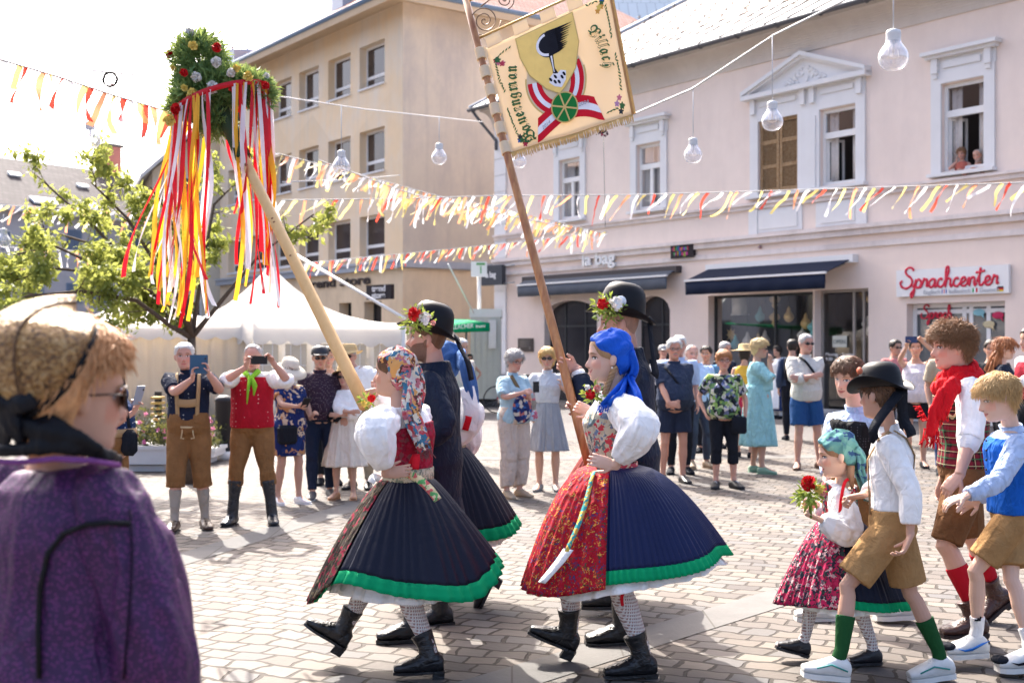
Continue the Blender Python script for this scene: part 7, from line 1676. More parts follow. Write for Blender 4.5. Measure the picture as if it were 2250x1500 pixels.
# embroidered sprigs along the edges and corner posies
rs = np.random.RandomState(9)
def sprig(pts):
    m = M()
    for i in range(len(pts)-1):
        a, b_ = np.array(pts[i]), np.array(pts[i+1]); n = max(2, int(np.linalg.norm(b_-a)/.022))
        for k in range(n):
            p = a+(b_-a)*(k+.5)/n; an = rs.uniform(-.9, .9)+math.atan2(*(b_-a)[::-1]); d = np.array([cos(an), sin(an)])*.019; s_ = np.array([-d[1], d[0]])*.35
            m.add([BP(*(p-d), .008), BP(*(p+s_), .008), BP(*(p+d), .008), BP(*(p-s_), .008)], [(0, 1, 2, 3)])
    m.build('embroidered_sprig', DG, BC)
sprig([(.06, .17), (.12, .13), (.20, .11)]); sprig([(.06, .20), (.055, .35), (.075, .48)]); sprig([(.06, .62), (.075, .78), (.09, .88)]); sprig([(.12, .95), (.22, .95)]); sprig([(.80, .045), (.90, .05)]); sprig([(.95, .10), (.955, .25), (.95, .38)]); sprig([(.955, .50), (.96, .65), (.945, .80)]); sprig([(.80, .93), (.90, .92)])
for (u, v, cs) in ((.085, .18, ('p', 'r', 'g', 'g')), (.115, .24, ('p', 'r')), (.93, .055, ('b', 'g', 'g', 'b')), (.90, .12, ('o', 'o', 'y')), (.11, .92, ('b', 'k', 'g')), (.145, .95, ('o', 'r')), (.91, .86, ('p', 'v')), (.93, .93, ('g', 'k', 'g'))):
    CC = dict(p=(.55, .15, .2), r=(.45, .03, .06), g=(.03, .12, .03), b=(.02, .08, .35), o=(.65, .3, .05), y=(.7, .5, .1), k=(.02, .03, .03), v=(.4, .2, .35))
    for j, c in enumerate(cs):
        a, b_ = u+rs.uniform(-.02, .02), v+rs.uniform(-.03, .03); patch([(a+.018*(1+.3*cos(5*t_))*cos(t_), b_+.022*(1+.3*cos(5*t_))*sin(t_)) for t_ in np.linspace(0, 6.28, 22)[:-1]], plain('thread_'+c, CC[c], var=0), .005+.0008*j, 'embroidered_flower')
m = M(); rs = np.random.RandomState(5)
for i in range(150): u = (i+.5)/150; a = BP(u, 1.0); d = BP(u, 1.04)-BP(u, .96); m.tube([a, a+nrm(d)*.05+rs.normal(size=3)*.004], [.0035, .002], 4)
for i in range(120): v = (i+.5)/120; a = BP(1.0, v); m.tube([a, a+nrm(BP(1, v)-BP(.9, v))*.022], [.004, .003], 4)
m.build('gold_fringe', plain('fringe_gold', (.60, .38, .14), .6), BC); m = M(); m.tube([BP(1.0, v, .0) for v in np.linspace(0, 1, 20)], .008, 6); m.build('gold_cord', plain('cord_brown', (.40, .20, .07), .6), BC)
from mathutils.bvhtree import BVHTree
def surf(m, pts, o=.004):
    """points lying on a shaped surface, along the line of sight from the photographer"""
    bv = BVHTree.FromPolygons(np.vstack(m.v).tolist(), m.f); out = []; e = Vector((0, 0, EYE)); last = None
    for x, y in pts:
        d = (V(x, y, 1)-e).normalized(); h = bv.ray_cast(e, d)[0]; h = h if h is not None else (last or V(x, y, 5)); last = h; out.append(h-d*o)
    return out
# ---------------- children
LED1 = suede('suede_tan', (.27, .155, .065)); LED2 = suede('suede_brown', (.17, .085, .035)); LED3 = suede('suede_dark', (.13, .062, .028)); SOLE = plain('sole_white', (.66, .65, .62), .6); SNK = plain('sneaker_white', (.62, .62, .60), .55, vs=30, var=.15, bump=.002); TAN_T = plain('hide_strap', (.34, .22, .11), .7)
LBL = cloth('light_blue_shirt', (.42, .52, .72), .03)
# boy in the light blue shirt
B1 = Person('boy in light blue shirt and black waistcoat looking down behind the hatted boy', GXZ(1880, 7.3), 1.62, -52, 'c', look=8, nod=14, tilt=-6, lean=.03, vox=.008, skinm=SK['pale'], hs=.98, J=dict(head=V(1862, 828, 7.22), neck=V(1880, 895, 7.28)),
  legs=dict(L=(V(1990, 1338, 7.3), None, DW((-1, -.15, 0))), R=(V(1812, 1330, 7.35), None, DW((-1, -.1, .05)))), arms=dict(R=(V(1812, 1075, 7.05), DW((-.3, .2, -1)), None, None, .6)))
B1.top(LBL, 1.7, hem=2, disp=.006); B1.top(dots('black_waistcoat', (.012, .013, .015), (.08, .08, .09), 60, .2), 0, off=.022, hem=3, neck=9, name='waistcoat', disp=.003); B1.trousers(LED2, .85, flare=.02)
B1.hair(hairmat('short_brown_hair', (.13, .065, .035)), 'boy', vol=.010, amp=.004, n=1200, L=.03, thick=.0015, fringe=.4, low=lowcurve(.055, .02, -.02, -.07)); B1.shoes(SNK, .012, solem=SOLE, sole=.028, name='sneaker', wide=1.1)
B1.socks(cloth('navy_sock', (.03, .04, .10)), 1.75, 2.0, foot=False)
# older boy with the red scarf
B3 = Person('tall curly haired boy with a red fringed scarf and plaid waistcoat', GXZ(2118, 6.95), 1.80, -93, 'm', look=0, nod=3, lean=.02, vox=.007, skinm=skin('skin_boy', (.64, .37, .28), brow=(.16, .08, .04)), J=dict(head=V(2092, 762, 6.93), neck=V(2112, 818, 6.95)),
  arms=dict(L=(V(2108, 1045, 6.5), DW((1, -.3, .1)), DW((-.7, 0, -.75)), DW((.3, .6, -.4)), .5), R=(V(2072, 1060, 7.1), DW((.3, .3, -.6)), None, None, .5)),
  legs=dict(L=(V(2142, 1355, 6.75), None, DW((-1, -.15, 0))), R=(V(2190, 1322, 7.3), None, DW((-.7, -.1, -.5)))))
B3.top(WHT, 1.12, off=.014, smul=1.32, hem=4, disp=.008, dscale=20); m = M(); D3 = B3.J; e0 = D3['elL']; m.tube([e0+(D3['shL']-e0)*.08, e0+(D3['wrL']-e0)*.16, e0+(D3['wrL']-e0)*.30], [.062, .060, .054], 16, rnd=True); q = m.build('rolled_sleeve', WHT, B3.root); voxel(q, .007, 2, .006, 30)
B3.top(plaid('plaid_waistcoat', (.02, .018, .016), (.20, .015, .03), (.50, .42, .24), 26), 0, off=.026, hem=2, neck=9, name='waistcoat', disp=.004)
B3.trousers(LED3, .95, flare=.015, off=.016); B3.socks(cloth('red_sock', (.42, .008, .02), .004), 1.3, 2, off=.006, foot=False)
B3.shoes(leather('brown_leather', (.06, .025, .02)), .010, high=.10, heel=.03, sole=.02, name='ankle_boot', laces=plain('lace_tan', (.5, .4, .28)), solem=plain('dark_sole', (.03, .02, .02)))
B3.hair(hairmat('wavy_brown_hair', (.24, .125, .06)), 'boy', vol=.020, amp=.007, n=3200, L=.045, fringe=.6, low=lowcurve(.052, .02, -.01, -.075), curl=.35, thick=.0013, comb=(0, .3, -.5), out=.25)
SCF = cloth('red_scarf', (.58, .008, .015), .03); m = M(); N3 = B3.J['neck']; t = np.linspace(0, 2*pi, 26)
m.tube([N3+UP*(.012+.018*sin(a*2))+B3.l*.095*cos(a)+B3.f*(.085*sin(a)+.02)-UP*(.05*max(0, sin(a)))+UP*.03*max(0, -sin(a)) for a in t], [(.034+.006*sin(a*5), .028) for a in t], 14); m.tube([N3+UP*(-.035+.018*sin(a*2))+B3.l*.135*cos(a)+B3.f*(.115*sin(a)+.02)-UP*(.06*max(0, sin(a)))+UP*.03*max(0, -sin(a)) for a in t], [(.040+.007*sin(a*6+1), .026) for a in t], 14)
m.tube([V(2098, 842, 6.72), V(2075, 868, 6.68), V(2055, 905, 6.66), V(2046, 950, 6.66)], [(.045, .028), (.05, .022), (.045, .016), (.038, .010)], 16, rnd=True); m.tube([V(2100, 850, 6.70), V(2082, 880, 6.67), V(2070, 915, 6.66)], [(.04, .02), (.045, .018), (.03, .010)], 16, rnd=True)
q = m.build('scarf', SCF, B3.root); voxel(q, .006, 2, .007, 30); m = M(); fringe(m, V(2030, 940, 6.66), V(2064, 948, 6.66), 26, (-.05, 0, -1), .10, RS, .003); fringe(m, V(2022, 890, 6.66), V(2040, 925, 6.66), 16, (-.9, 0, -.2), .04, RS, .003); fringe(m, V(2056, 915, 6.66), V(2080, 905, 6.66), 12, (.1, 0, -1), .06, RS, .003); m.build('scarf_fringe', SCF, q)
# blond boy at the edge
B4 = Person('blond boy in blue waistcoat and pale shirt at the right edge', GXZ(2226, 6.3), 1.53, -92, 'c', look=4, nod=16, lean=.04, vox=.006, skinm=SK['pale'], hs=.99, J=dict(head=V(2192, 873, 6.25), neck=V(2222, 938, 6.3)),
  arms=dict(L=(V(2120, 1090, 6.0), DW((.5, -.2, -1)), DW((-.95, 0, -.3)), DW((.2, .3, -1)), .45), R=(V(2150, 1095, 6.6), DW((.2, .3, -1)), None, None, .4)),
  legs=dict(L=(V(2143, 1400, 6.3), None, DW((-1, -.15, 0))), R=(V(2262, 1432, 6.12), None, DW((-1, -.1, 0)))))
B4.top(LBL, 1.93, off=.013, smul=1.2, hem=3, disp=.007, dscale=20); VB = cloth('blue_waistcoat', (.008, .10, .45), .03); B4.top(VB, 0, off=.026, hem=2, neck=9, name='waistcoat', disp=.004, drop=.03)
B4.trousers(LED1, .80, flare=.022, off=.014); B4.socks(WHT, 1.68, 2, off=.008, foot=False, name='sock')
for k in 'L': m = M(); D4 = B4.J; c = D4['anL']+(D4['knL']-D4['anL'])*.28+np.array([-.005, -.042, 0]); [m.prism([c+np.array([.012*i-.018, -.0, 0]), c+np.array([.012*i-.008, 0, 0]), c+np.array([.012*i-.002, 0, .008+.007*i]), c+np.array([.012*i-.010, 0, .010+.007*i])], (0, -.003, 0)) for i in range(3)]; m.build('sock_emblem', BLK, B4.root)
B4.shoes(SNK, .013, solem=SOLE, sole=.028, name='sneaker', wide=1.12, laces=SNK)
for k in 'LR':
    base = B4.J['an'+k]-UP*.085*B4.s; d = B4.J['toe'+k]; la = nrm(np.cross(UP, d)); la = la if la[1] < 0 else -la; m = M(); P = [base+d*x+UP*z+la*.058 for x, z in ((.13, .035), (.09, .028), (.05, .036), (.0, .058), (-.05, .072), (0, .046), (.05, .022), (.09, .018))]; m.prism(P, la*.004); m.build('swoosh_mark', plain('shoe_blue', (.02, .16, .55)) if k == 'L' else BLK, B4.root)
    m = M(); m.ell(base+d*.155+UP*.035, (.045, .05, .022), (d, la, UP)); m.build('toe_cap', BLK, B4.root); m = M(); m.ell(base-d*.045+UP*.045, (.03, .045, .03), (d, la, UP)); m.build('heel_cap', BLK, B4.root)
B4.hair(hairmat('light_blond_hair', (.58, .38, .17)), 'boy', vol=.013, amp=.003, n=3200, L=.05, fringe=.4, low=lowcurve(.062, .03, -.015, -.07), comb=(0, .45, -.6), thick=.0012, out=.1)
m = M()
for i in range(4): m.ell(B4.J['chest']+B4.f*.13+B4.l*.05-UP*(i*.05-.05), .006, nu=8, nv=5)
m.build('button', plain('button_dark', (.02, .02, .03)), B4.root)
# boy with the hat, back to us
B2 = Person('boy in black felt hat, white shirt and tan leather shorts, seen from behind at right', GXZ(1962, 5.95), 1.49, -112, 'c', look=-28, nod=2, vox=.006, skinm=SK['tan'], hs=.97, J=dict(head=V(1932, 868, 5.9), neck=V(1950, 938, 5.94), chest=V(1960, 1015, 5.95)),
  arms=dict(L=(V(2000, 1178, 5.72), DW((.4, -.3, -.1)), DW((-.45, -.1, -.9)), DW((-.9, .2, .4)), .55), R=(V(1893, 1088, 6.0), DW((.2, .6, -1)), DW((-1, 0, -.15)), DW((.1, -.3, -1)), 1.0)),
  legs=dict(L=(V(1842, 1448, 5.8), None, DW((-1, -.05, .12))), R=(V(2072, 1466, 6.0), None, DW((-.95, -.05, -.12)))))
B2.top(WHT, 1.72, off=.014, smul=1.25, hem=3, disp=.008, dscale=18)
B2.collar(WHT, .01, .03); B2.trousers(LED1, .84, off=.022, mul=.98, flare=.028, disp=.003, wst=3.4); B2.socks(cloth('green_sock', (.012, .07, .02), .01), 1.40, 2, off=.009, foot=False); B2.shoes(SNK, .012, solem=SOLE, sole=.028, name='sneaker', wide=1.1, laces=SNK)
for k in 'LR':
    base = B2.J['an'+k]-UP*.085*B2.s; d = B2.J['toe'+k]; la = nrm(np.cross(UP, d)); la = la if la[1] < 0 else -la; m = M(); m.tube([base+d*.12+UP*.03+la*.05, base+d*.05+UP*.055+la*.053, base-d*.03+UP*.03+la*.05], .004, 5); m.build('shoe_stripe', plain('teal_stripe', (.03, .25, .22)), B2.root)
B2.hair(BROWNH, 'short', vol=.009, amp=.003, n=350, L=.03, low=lowcurve(.06, .02, -.03, -.085)); h = hatblack(B2, pitch=-3, roll=-4, z=.045, big=.96, h=.125, dip=.8)
m = M(); rg = [B2.HP([.02+.016*cos(a), -.02, 0]) for a in (0,)]; c = B2.HP([.075, .06, .125]); m.lathe([(0, .006), (.016, .004), (.018, 0)], c, (B2.HA[1], B2.HA[2], B2.HA[0]), 14); m.build('hat_badge', plain('badge_orange', (.6, .16, .08), .5), h)
for a in (B2.HP([0, -.13, .03]),): B2.strap(BLK, [a, V(1985, 915, 5.85), V(2000, 945, 5.82), V(2003, 958, 5.82)], .028, 'hat_ribbon'); B2.strap(BLK, [a, V(1925, 930, 5.7), V(1920, 960, 5.7), V(1925, 968, 5.7)], .022, 'hat_ribbon_end')
mm = M(); mm.loft(B2.rings(.026, 1, 11)); B2.arm(mm, 'L', .02, 0, .5, 1.25)
for pp in ([(1912, 1130), (1900, 1070), (1906, 1010), (1930, 965), (1955, 948)], [(1990, 1125), (2004, 1060), (2010, 1000), (1992, 962), (1965, 946)]): m = M(); m.tube(surf(mm, pp), [(.011, .003)]*5, 6); m.build('braces', TAN_T, B2.root)
# girl with the posy
G1 = Person('small girl in green headscarf and flowered pleated skirt carrying a posy', GXZ(1850, 6.35), 1.25, -96, 'c', look=0, nod=8, lean=.03, vox=.005, skinm=SK['pale'], hs=.93, J=dict(head=V(1838, 1000, 6.33), neck=V(1853, 1058, 6.35)),
  arms=dict(L=(V(1800, 1140, 6.12), DW((.3, -.4, -1)), DW((-.9, 0, .35)), DW((.2, .3, .9)), .9), R=(V(1792, 1108, 6.5), DW((.2, .4, -1)), DW((-1, -.1, .1)), None, .7)),
  legs=dict(L=(V(1918, 1428, 6.3), None, DW((-1, -.1, 0))), R=(V(1765, 1408, 6.4), None, DW((-.93, 0, .25)))))
G1.top(WHT, 1.9, puff=.038, hem=4, disp=.006, dscale=24, name='blouse', vox=.006); G1.top(floral('girl_bodice', ((.30, .02, .04), (.02, .03, .06), (.35, .3, .25), (.05, .12, .08), (.4, .03, .05)), 60), 0, off=.02, hem=4, neck=8, name='bodice', disp=.001)
G1.skirt(PLEAT_K, .13, (.47, .47), 1.07, .47, (0, -.04), K=50, pa=.009, trim=GREEN, trimh=.10, seed=2, curve=.68, hemz=lambda t: .03*np.sin(t*2+1)); AP = floral('apron_pink_black', ((.03, .03, .05), (.50, .02, .09), (.34, .015, .06), (.55, .35, .35), (.03, .06, .05), (.45, .02, .08), (.02, .02, .03)), 66, dist=.6)
G1.skirt(AP, .132, (.485, .49), 1.07, .462, (0, -.04), K=50, pa=.009, a0=R(8), a1=R(172), off=.007, name='apron', seed=2, curve=.68, hemz=lambda t: .03*np.sin(t*2+1)); G1.skirt(WHT, .12, (.42, .42), 1.0, .44, (0, -.04), K=18, name='petticoat')
G1.socks(ST, 1.0, 2, off=.007, foot=True, name='stocking'); G1.shoes(leather('black_flat', (.015, .015, .02)), .007, heel=.012, name='flat_shoe', L=.25); legband(G1, 'R', .05, RED_R, .066, .05); legband(G1, 'L', .05, RED_R, .066, .05)
G1.hair(hairmat('light_hair', (.26, .14, .075)), 'fem', vol=.005, amp=.001, low=lowcurve(.06, .01, -.04, -.07)); m = M(); m.tube([G1.HP([.06, -.06, -.06]), G1.HP([.07, -.05, -.12]), G1.HP([.07, -.05, -.19])], [.022, .02, .008], 8); m.build('plait', hairmat('light_hair', (.26, .14, .075)), G1.root)
SC3 = floral('teal_scarf', ((.10, .26, .25), (.13, .30, .27), (.09, .22, .24), (.14, .30, .26), (.03, .07, .16), (.11, .27, .24)), 26, dist=1.4); scarfhead(G1, SC3, [G1.HP([0, -.10, .03]), G1.HP([0, -.125, -.03]), G1.HP([.0, -.115, -.10]), V(1903, 1080, 6.3), V(1905, 1100, 6.3)], low=lowcurve(.075, .035, -.03, -.085), off=.013, tr=(.07, .075, .055, .04, .02))
band_on(G1, RED_R, 4, .024, .03); G1.strap(RED_R, [V(1845, 1130, 6.14), V(1850, 1085, 6.16), V(1858, 1056, 6.22), V(1872, 1052, 6.3)], .008, 'shoulder_ribbon')
blossoms('posy', 'small bouquet with a big red carnation and yellow flowers held by the little girl', V(1778, 1082, 6.1), [((-.006, -.03, .05), .042, CARN), ((.04, -.03, .02), .026, CARY), ((.06, -.02, .0), .02, CARP)], 170, .062, 12, stem=(.01, 0, -.13), lsz=.035)

# ---------------- woman in front, bonnet
FW = Person('woman in gold brocade bonnet and purple jacket seen from behind in the left foreground', GXZ(128, 2.55), 1.72, 142, 'f', look=-13, nod=4, lean=.03, vox=.008, fat=.12, skinm=SK['tan'], hs=1.02, J=dict(head=V(164, 868, 2.52), neck=V(126, 982, 2.56)),
  arms=dict(R=(V(372, 1640, 2.45), DW((1, -.3, 0)), None, None, .4), L=(V(-190, 1640, 2.7), DW((-1, -.2, 0)), None, None, .4)), legs={})
PUR = NB('purple_jacquard', (.12, .03, .16), .55, spec=.3); v_ = PUR.vor(140, .9); x_ = PUR.mix(PUR.math('LESS_THAN', v_, .36), (.028, .008, .045), (.15, .026, .135)); PUR.col(PUR.mix(PUR.math('MULTIPLY', PUR.noise(5, 3), .5), x_, (.06, .015, .075))); PUR.bump(PUR.math('ADD', PUR.crease(9, .35), PUR.math('MULTIPLY', v_, -.1)), .010, .7); PUR = PUR.m
m = M(); rg = FW.rings(.035, 3, 9); sm_ = rg[-1].mean(0); m.loft([rg[0]-UP*.1]+rg+[sm_+(rg[-1]-sm_)*.72+UP*.035])
q = m.build('jacket', PUR, FW.root); voxel(q, .009, 3, .005, 12); jk = m; sl_ = M()
for k in 'LR': FW.arm(sl_, k, .018, 0, 1.9, 1.15, .026, n=30)
q = sl_.build('gathered_sleeve', PUR, FW.root); voxel(q, .008, 2, .006, 22, dz=.2)
BV = cloth('black_velvet', (.006, .006, .008), .01, .5)
jk.v += sl_.v; jk.f += [tuple(a+jk.n for a in f) for f in sl_.f]
for pp in ([(86, 1490), (84, 1380), (88, 1290), (105, 1215), (140, 1172), (190, 1152), (240, 1148), (285, 1150)],): m = M(); m.tube(surf(jk, pp, .010), .0058, 8); m.build('piping', BV, FW.root)
m = M(); N_ = FW.J['neck']; 
for i, (r0, r1, hz) in enumerate(((.135, .10, -.035), (.10, .075, .0), (.072, .066, .035))):
    pass
m.tube([V(-60, 985, 2.45), V(10, 990, 2.40), V(90, 985, 2.38), V(170, 985, 2.38), V(235, 1000, 2.42), V(262, 1012, 2.5)], [(.014, .008)]*6, 12, ref=(0, 0, 1)); m.tube([V(60, 900, 2.44), V(110, 935, 2.40), V(170, 965, 2.38), V(225, 990, 2.40)], [(.02, .010), (.024, .010), (.02, .010), (.01, .006)], 12); m.tube([V(-30, 905, 2.42), V(40, 935, 2.40), V(120, 955, 2.38), V(205, 985, 2.40)], [(.02, .010), (.022, .010), (.018, .010), (.01, .006)], 12)
q = m.build('neck_kerchief', BV, FW.root); voxel(q, .006, 3, .004, 30)
m = M(); m.tube([V(20, 895, 2.40), V(42, 884, 2.38), V(68, 872, 2.38), V(86, 868, 2.40)], [(.010, .010), (.022, .013), (.026, .013), (.016, .009)], 14, rnd=True); m.tube([V(-45, 865, 2.42), V(-15, 872, 2.39), V(18, 890, 2.39)], [(.018, .010), (.026, .013), (.010, .010)], 14, rnd=True); m.tube([V(22, 890, 2.39), V(10, 930, 2.40), V(0, 975, 2.42)], [(.012, .008), (.024, .009), (.028, .006)], 12); m.tube([V(26, 890, 2.39), V(40, 930, 2.40), V(50, 970, 2.42)], [(.012, .008), (.024, .009), (.026, .006)], 12); q = m.build('bow', cloth('black_satin', (.008, .009, .013), .01, .4), FW.root); voxel(q, .006, 2, .006, 40)
m = M(); m.tube(surf(jk, [(286, 1120), (290, 1200), (288, 1290), (280, 1390), (272, 1490)], .014), .0028, 6); m.build('sleeve_seam', cloth('seam_plum', (.015, .006, .022)), FW.root)
FW.hair(GINGER, 'bob', vol=.040, amp=.004, n=3000, L=.045, low=lowcurve(.098, .05, -.05, -.10), comb=(0, -.35, -.4), thick=.0013, fringe=0, out=.05)
GB = NB('gold_brocade', (.5, .3, .1), .35, spec=.6, Metallic=.25); v_ = GB.vor(85, 1, vec=GB.mapping((1, 1, 1))); n_ = GB.noise(38, 4, dist=2.5, rough=.75); GB.col(GB.ramp(n_, [(.34, (.02, .012, .010)), (.44, (.20, .095, .03)), (.54, (.42, .24, .08)), (.64, (.55, .38, .18)), (.72, (.10, .05, .03))])); GB.bump(GB.math('ADD', n_, GB.math('MULTIPLY', v_, .6)), .012, 1.0); GB = GB.m
offb = lambda t, z: .042+.026*np.exp(-((z-.06)/.05)**2)+.026*np.clip((np.abs((t+pi) % (2*pi)-pi)-1.7), 0, 1.4)
lowb = lambda th: float(np.interp(pl(th), [0, 1.0, 1.3, 1.5, 1.72, 2.0, 2.5, pi], [.1195, .118, .112, .088, .030, -.010, -.034, -.05]))
bn = FW.capshell(GB, lowb, offb, name='bonnet', nr=26); G_ = shell(lowb, offb, nt=72, nr=26)
m = M(); m.tube(list(FW.HP(G_[1]))+[FW.HP(G_[1][0])], .010, 8); m.build('bonnet_trim', BV, bn)
m = M()
m.tube(FW.HP(G_[1:, 43]*1.0), .0028, 6)
m.build('bonnet_seam', plain('seam_brown', (.08, .04, .02)), bn); FW.glasses(plain('amber_lens', (.10, .04, .02), .1, spec=.7), GFR, True, w_=.031, h=.024)
m = M(); m.tube([V(-60, 1010, 2.46), V(40, 1016, 2.38), V(120, 1008, 2.36), V(200, 1012, 2.37), V(262, 1022, 2.44)], .006, 6); m.build('neck_braid', cloth('purple_braid', (.16, .05, .18)), FW.root)

# ---------------- onlookers
def hold(p, px, py, Z, name, label, w_, h, col, yaw=0, lens=True, tilt=0):
    """a flat device held up"""
    c = np.array(V(px, py, Z)); e = empty(name, c, label, name.replace('_', ' ')); a = np.array([cos(R(yaw)), sin(R(yaw)), 0]); n_ = np.array([sin(R(yaw)), -cos(R(yaw)), 0]); u = nrm(UP*cos(R(tilt))+n_*sin(R(tilt))); n2 = np.cross(a, u)
    m = M(); m.box(c, (w_, .009, h), (a, n2, u)); m.build('case', col, e, smooth=False); m = M(); m.box(c-n2*.0055, (w_*.9, .002, h*.9), (a, n2, u)); m.build('screen', plain('screen_dark', (.02, .03, .04), .1), e, smooth=False)
    if lens: m = M(); m.ell(c+n2*.006+a*w_*.36+u*h*.3, (.008, .004, .008), (a, n2, u)); m.build('lens', SUN, e)
    return e
GPf = lambda px, Z: GXZ(px, Z)
KH = dict(vox=.011)
# man with the blue phone, lederhosen
Z = 10.95; S1 = Person('white haired man in navy dotted shirt and brown lederhosen filming with a blue phone', GPf(414, Z), 1.70, 12, 'm', nod=-2, fat=.05, skinm=SK['red'], **KH, J=dict(head=V(405, 783, Z-.02)),
  arms=dict(L=(V(459, 822, Z-.32), (.9, .1, -1), (-.15, .2, 1), (-1, .2, 0), .7), R=(V(423, 832, Z-.34), (-.8, -.1, -1), (.1, .2, 1), (1, .4, 0), .7)), legs=dict(L=((.15, -.02, .085),), R=((-.12, .12, .085),)))
S1.top(dots('navy_dotted', (.010, .015, .035), (.55, .52, .48), 26, .13), .72, off=.016, smul=1.2, hem=3, disp=.006); S1.trousers(LED2, 1.25, off=.016, mul=1.12, flare=.012, disp=.006); S1.socks(cloth('grey_sock', (.32, .28, .24)), 1.3, 2); S1.shoes(leather('brown_shoe', (.05, .025, .015)), .01, heel=.02, solem=DARKM, laces=plain('lace_tan', (.5, .4, .28)))
S1.hair(WHITEH, 'short', vol=.006, n=150, L=.02); b_ = lambda x, y, z: (x, y, z)
S1.strap(TAN_T, [(-.085, .14, .98), (-.09, .185, 1.15), (-.10, .165, 1.33), (-.10, .05, 1.46)], .018, 'braces'); S1.strap(TAN_T, [(.085, .14, .98), (.09, .185, 1.15), (.10, .165, 1.33), (.10, .05, 1.46)], .018, 'braces'); S1.strap(TAN_T, [(-.09, .19, 1.19), (0, .20, 1.18), (.09, .19, 1.19)], .035, 'braces_bridge')
m = M(); [m.tube([S1.W((sx*.045, .160, .96)), S1.W((sx*.05, .165, .90)), S1.W((sx*.06, .16, .86)), S1.W((sx*.03, .16, .855))], .006, 5) for sx in (-1, 1)]; m.tube([S1.W((-.06, .165, .965)), S1.W((0, .175, .96)), S1.W((.06, .165, .965))], .012, 5); m.build('stitching', plain('pale_stitch', (.5, .38, .22)), S1.root)
hold(S1, 437, 800, Z-.36, 'phone', 'blue cased phone held up by the white haired man', .155, .165, plain('phone_blue', (.03, .09, .17), .4), yaw=8)
# man in red waistcoat
Z = 11.25; S2 = Person('man in red dotted waistcoat with lime green neckerchief and black rubber boots taking a picture', GPf(555, Z), 1.70, 2, 'm', nod=2, fat=.05, skinm=SK['red'], **KH, J=dict(head=V(556, 787, Z)),
  arms=dict(L=(V(600, 797, Z-.30), (1, .1, -.7), (-.5, .2, .8), (-.6, .8, 0), .9), R=(V(541, 806, Z-.32), (-1, .1, -.6), (.2, .2, 1), (1, .5, 0), .8)), legs=dict(L=((.19, .0, .085),), R=((-.19, .03, .085),)))
S2.top(WHT, 1.15, off=.012, smul=1.3, hem=3, disp=.010); S2.top(dots('red_dotted', (.36, .008, .02), (.70, .5, .45), 24, .12), 0, off=.026, hem=2, neck=9, name='waistcoat', disp=.004, drop=.02); S2.trousers(LED2, 1.3, off=.016, mul=1.1, disp=.008)
S2.shoes(leather('rubber_black', (.012, .015, .022), .25), .010, high=.34, heel=.015, name='rubber_boot', vox=.010); S2.hair(GREYH, 'bald', vol=.005, n=60, L=.012, low=lowcurve(.10, .05, -.01, -.06))
m = M(); LG = cloth('lime_kerchief', (.25, .55, .04)); m.tube([S2.W((-.07, .06, 1.47)), S2.W((0, .13, 1.40)), S2.W((.07, .06, 1.47))], .028, 8); m.tube([S2.W((0, .14, 1.41)), S2.W((-.01, .17, 1.3)), S2.W((-.02, .175, 1.15))], [(.03, .018), (.04, .012), (.012, .008)], 10); m.tube([S2.W((.01, .14, 1.41)), S2.W((.05, .165, 1.33)), S2.W((.04, .17, 1.24))], [(.025, .015), (.035, .01), (.01, .006)], 10); m.build('neckerchief', LG, S2.root)
hold(S2, 569, 791, Z-.36, 'camera_phone', 'black phone held level by the man in the red waistcoat', .15, .075, plain('phone_black', (.015, .015, .018), .3))
# woman in print dress, cream sun hat
Z = 12.7; S3 = Person('woman in navy and orange print dress and cream sun hat looking at her phone', GPf(634, Z), 1.50, 42, 'f', nod=22, fat=.05, skinm=SK['tan'], **KH, arms=dict(L=(V(668, 892, Z-.25), (.6, -.4, -1), (-.3, 1, .3), (-1, 0, .5), .7), R=(V(655, 893, Z-.36), (-1, -.2, -.8), (.2, 1, .3), (1, 0, .5), .6)), legs=dict(L=((.10, .08, .085),), R=((-.12, -.05, .085),)))
NO = floral('navy_orange_print', ((.012, .02, .10), (.015, .03, .12), (.45, .22, .10), (.01, .02, .09), (.55, .42, .30), (.012, .03, .13)), 15, dist=3.5); S3.top(NO, .5, off=.02, hem=1, name='dress', flare=.015, disp=.006, smul=1.25, drop=.30); S3.shoes(WHT, .004, name='sandal'); S3.hair(BROWNH, 'bob', vol=.012, n=120, L=.05)
S3.lathehat([(0, .105), (.05, .10), (.085, .08), (.098, .03), (.103, 0), (.15, -.03), (.195, -.06), (.197, -.057), (.15, -.02), (.11, .0)], cloth('cream_hat', (.62, .56, .46), .004), z=.05, name='sun_hat', brimwarp=.15)
S3.strap(BLK, [(.12, -.05, 1.40), (.0, .15, 1.2), (-.12, .12, 1.0), (-.15, .1, .95)], .012); m = M(); m.box(S3.W((-.12, .17, .86)), (.22, .10, .20), (S3.l, S3.f, UP)); q = m.build('bag', BLK, S3.root, smooth=False); q.modifiers.new('b', 'BEVEL').width = .03
hold(S3, 672, 884, Z-.42, 'phone', 'dark phone in the hands of the woman in the cream sun hat', .075, .15, plain('phone_black', (.015, .015, .018), .3), yaw=30, tilt=50); S3.glasses(SUN, GFR)
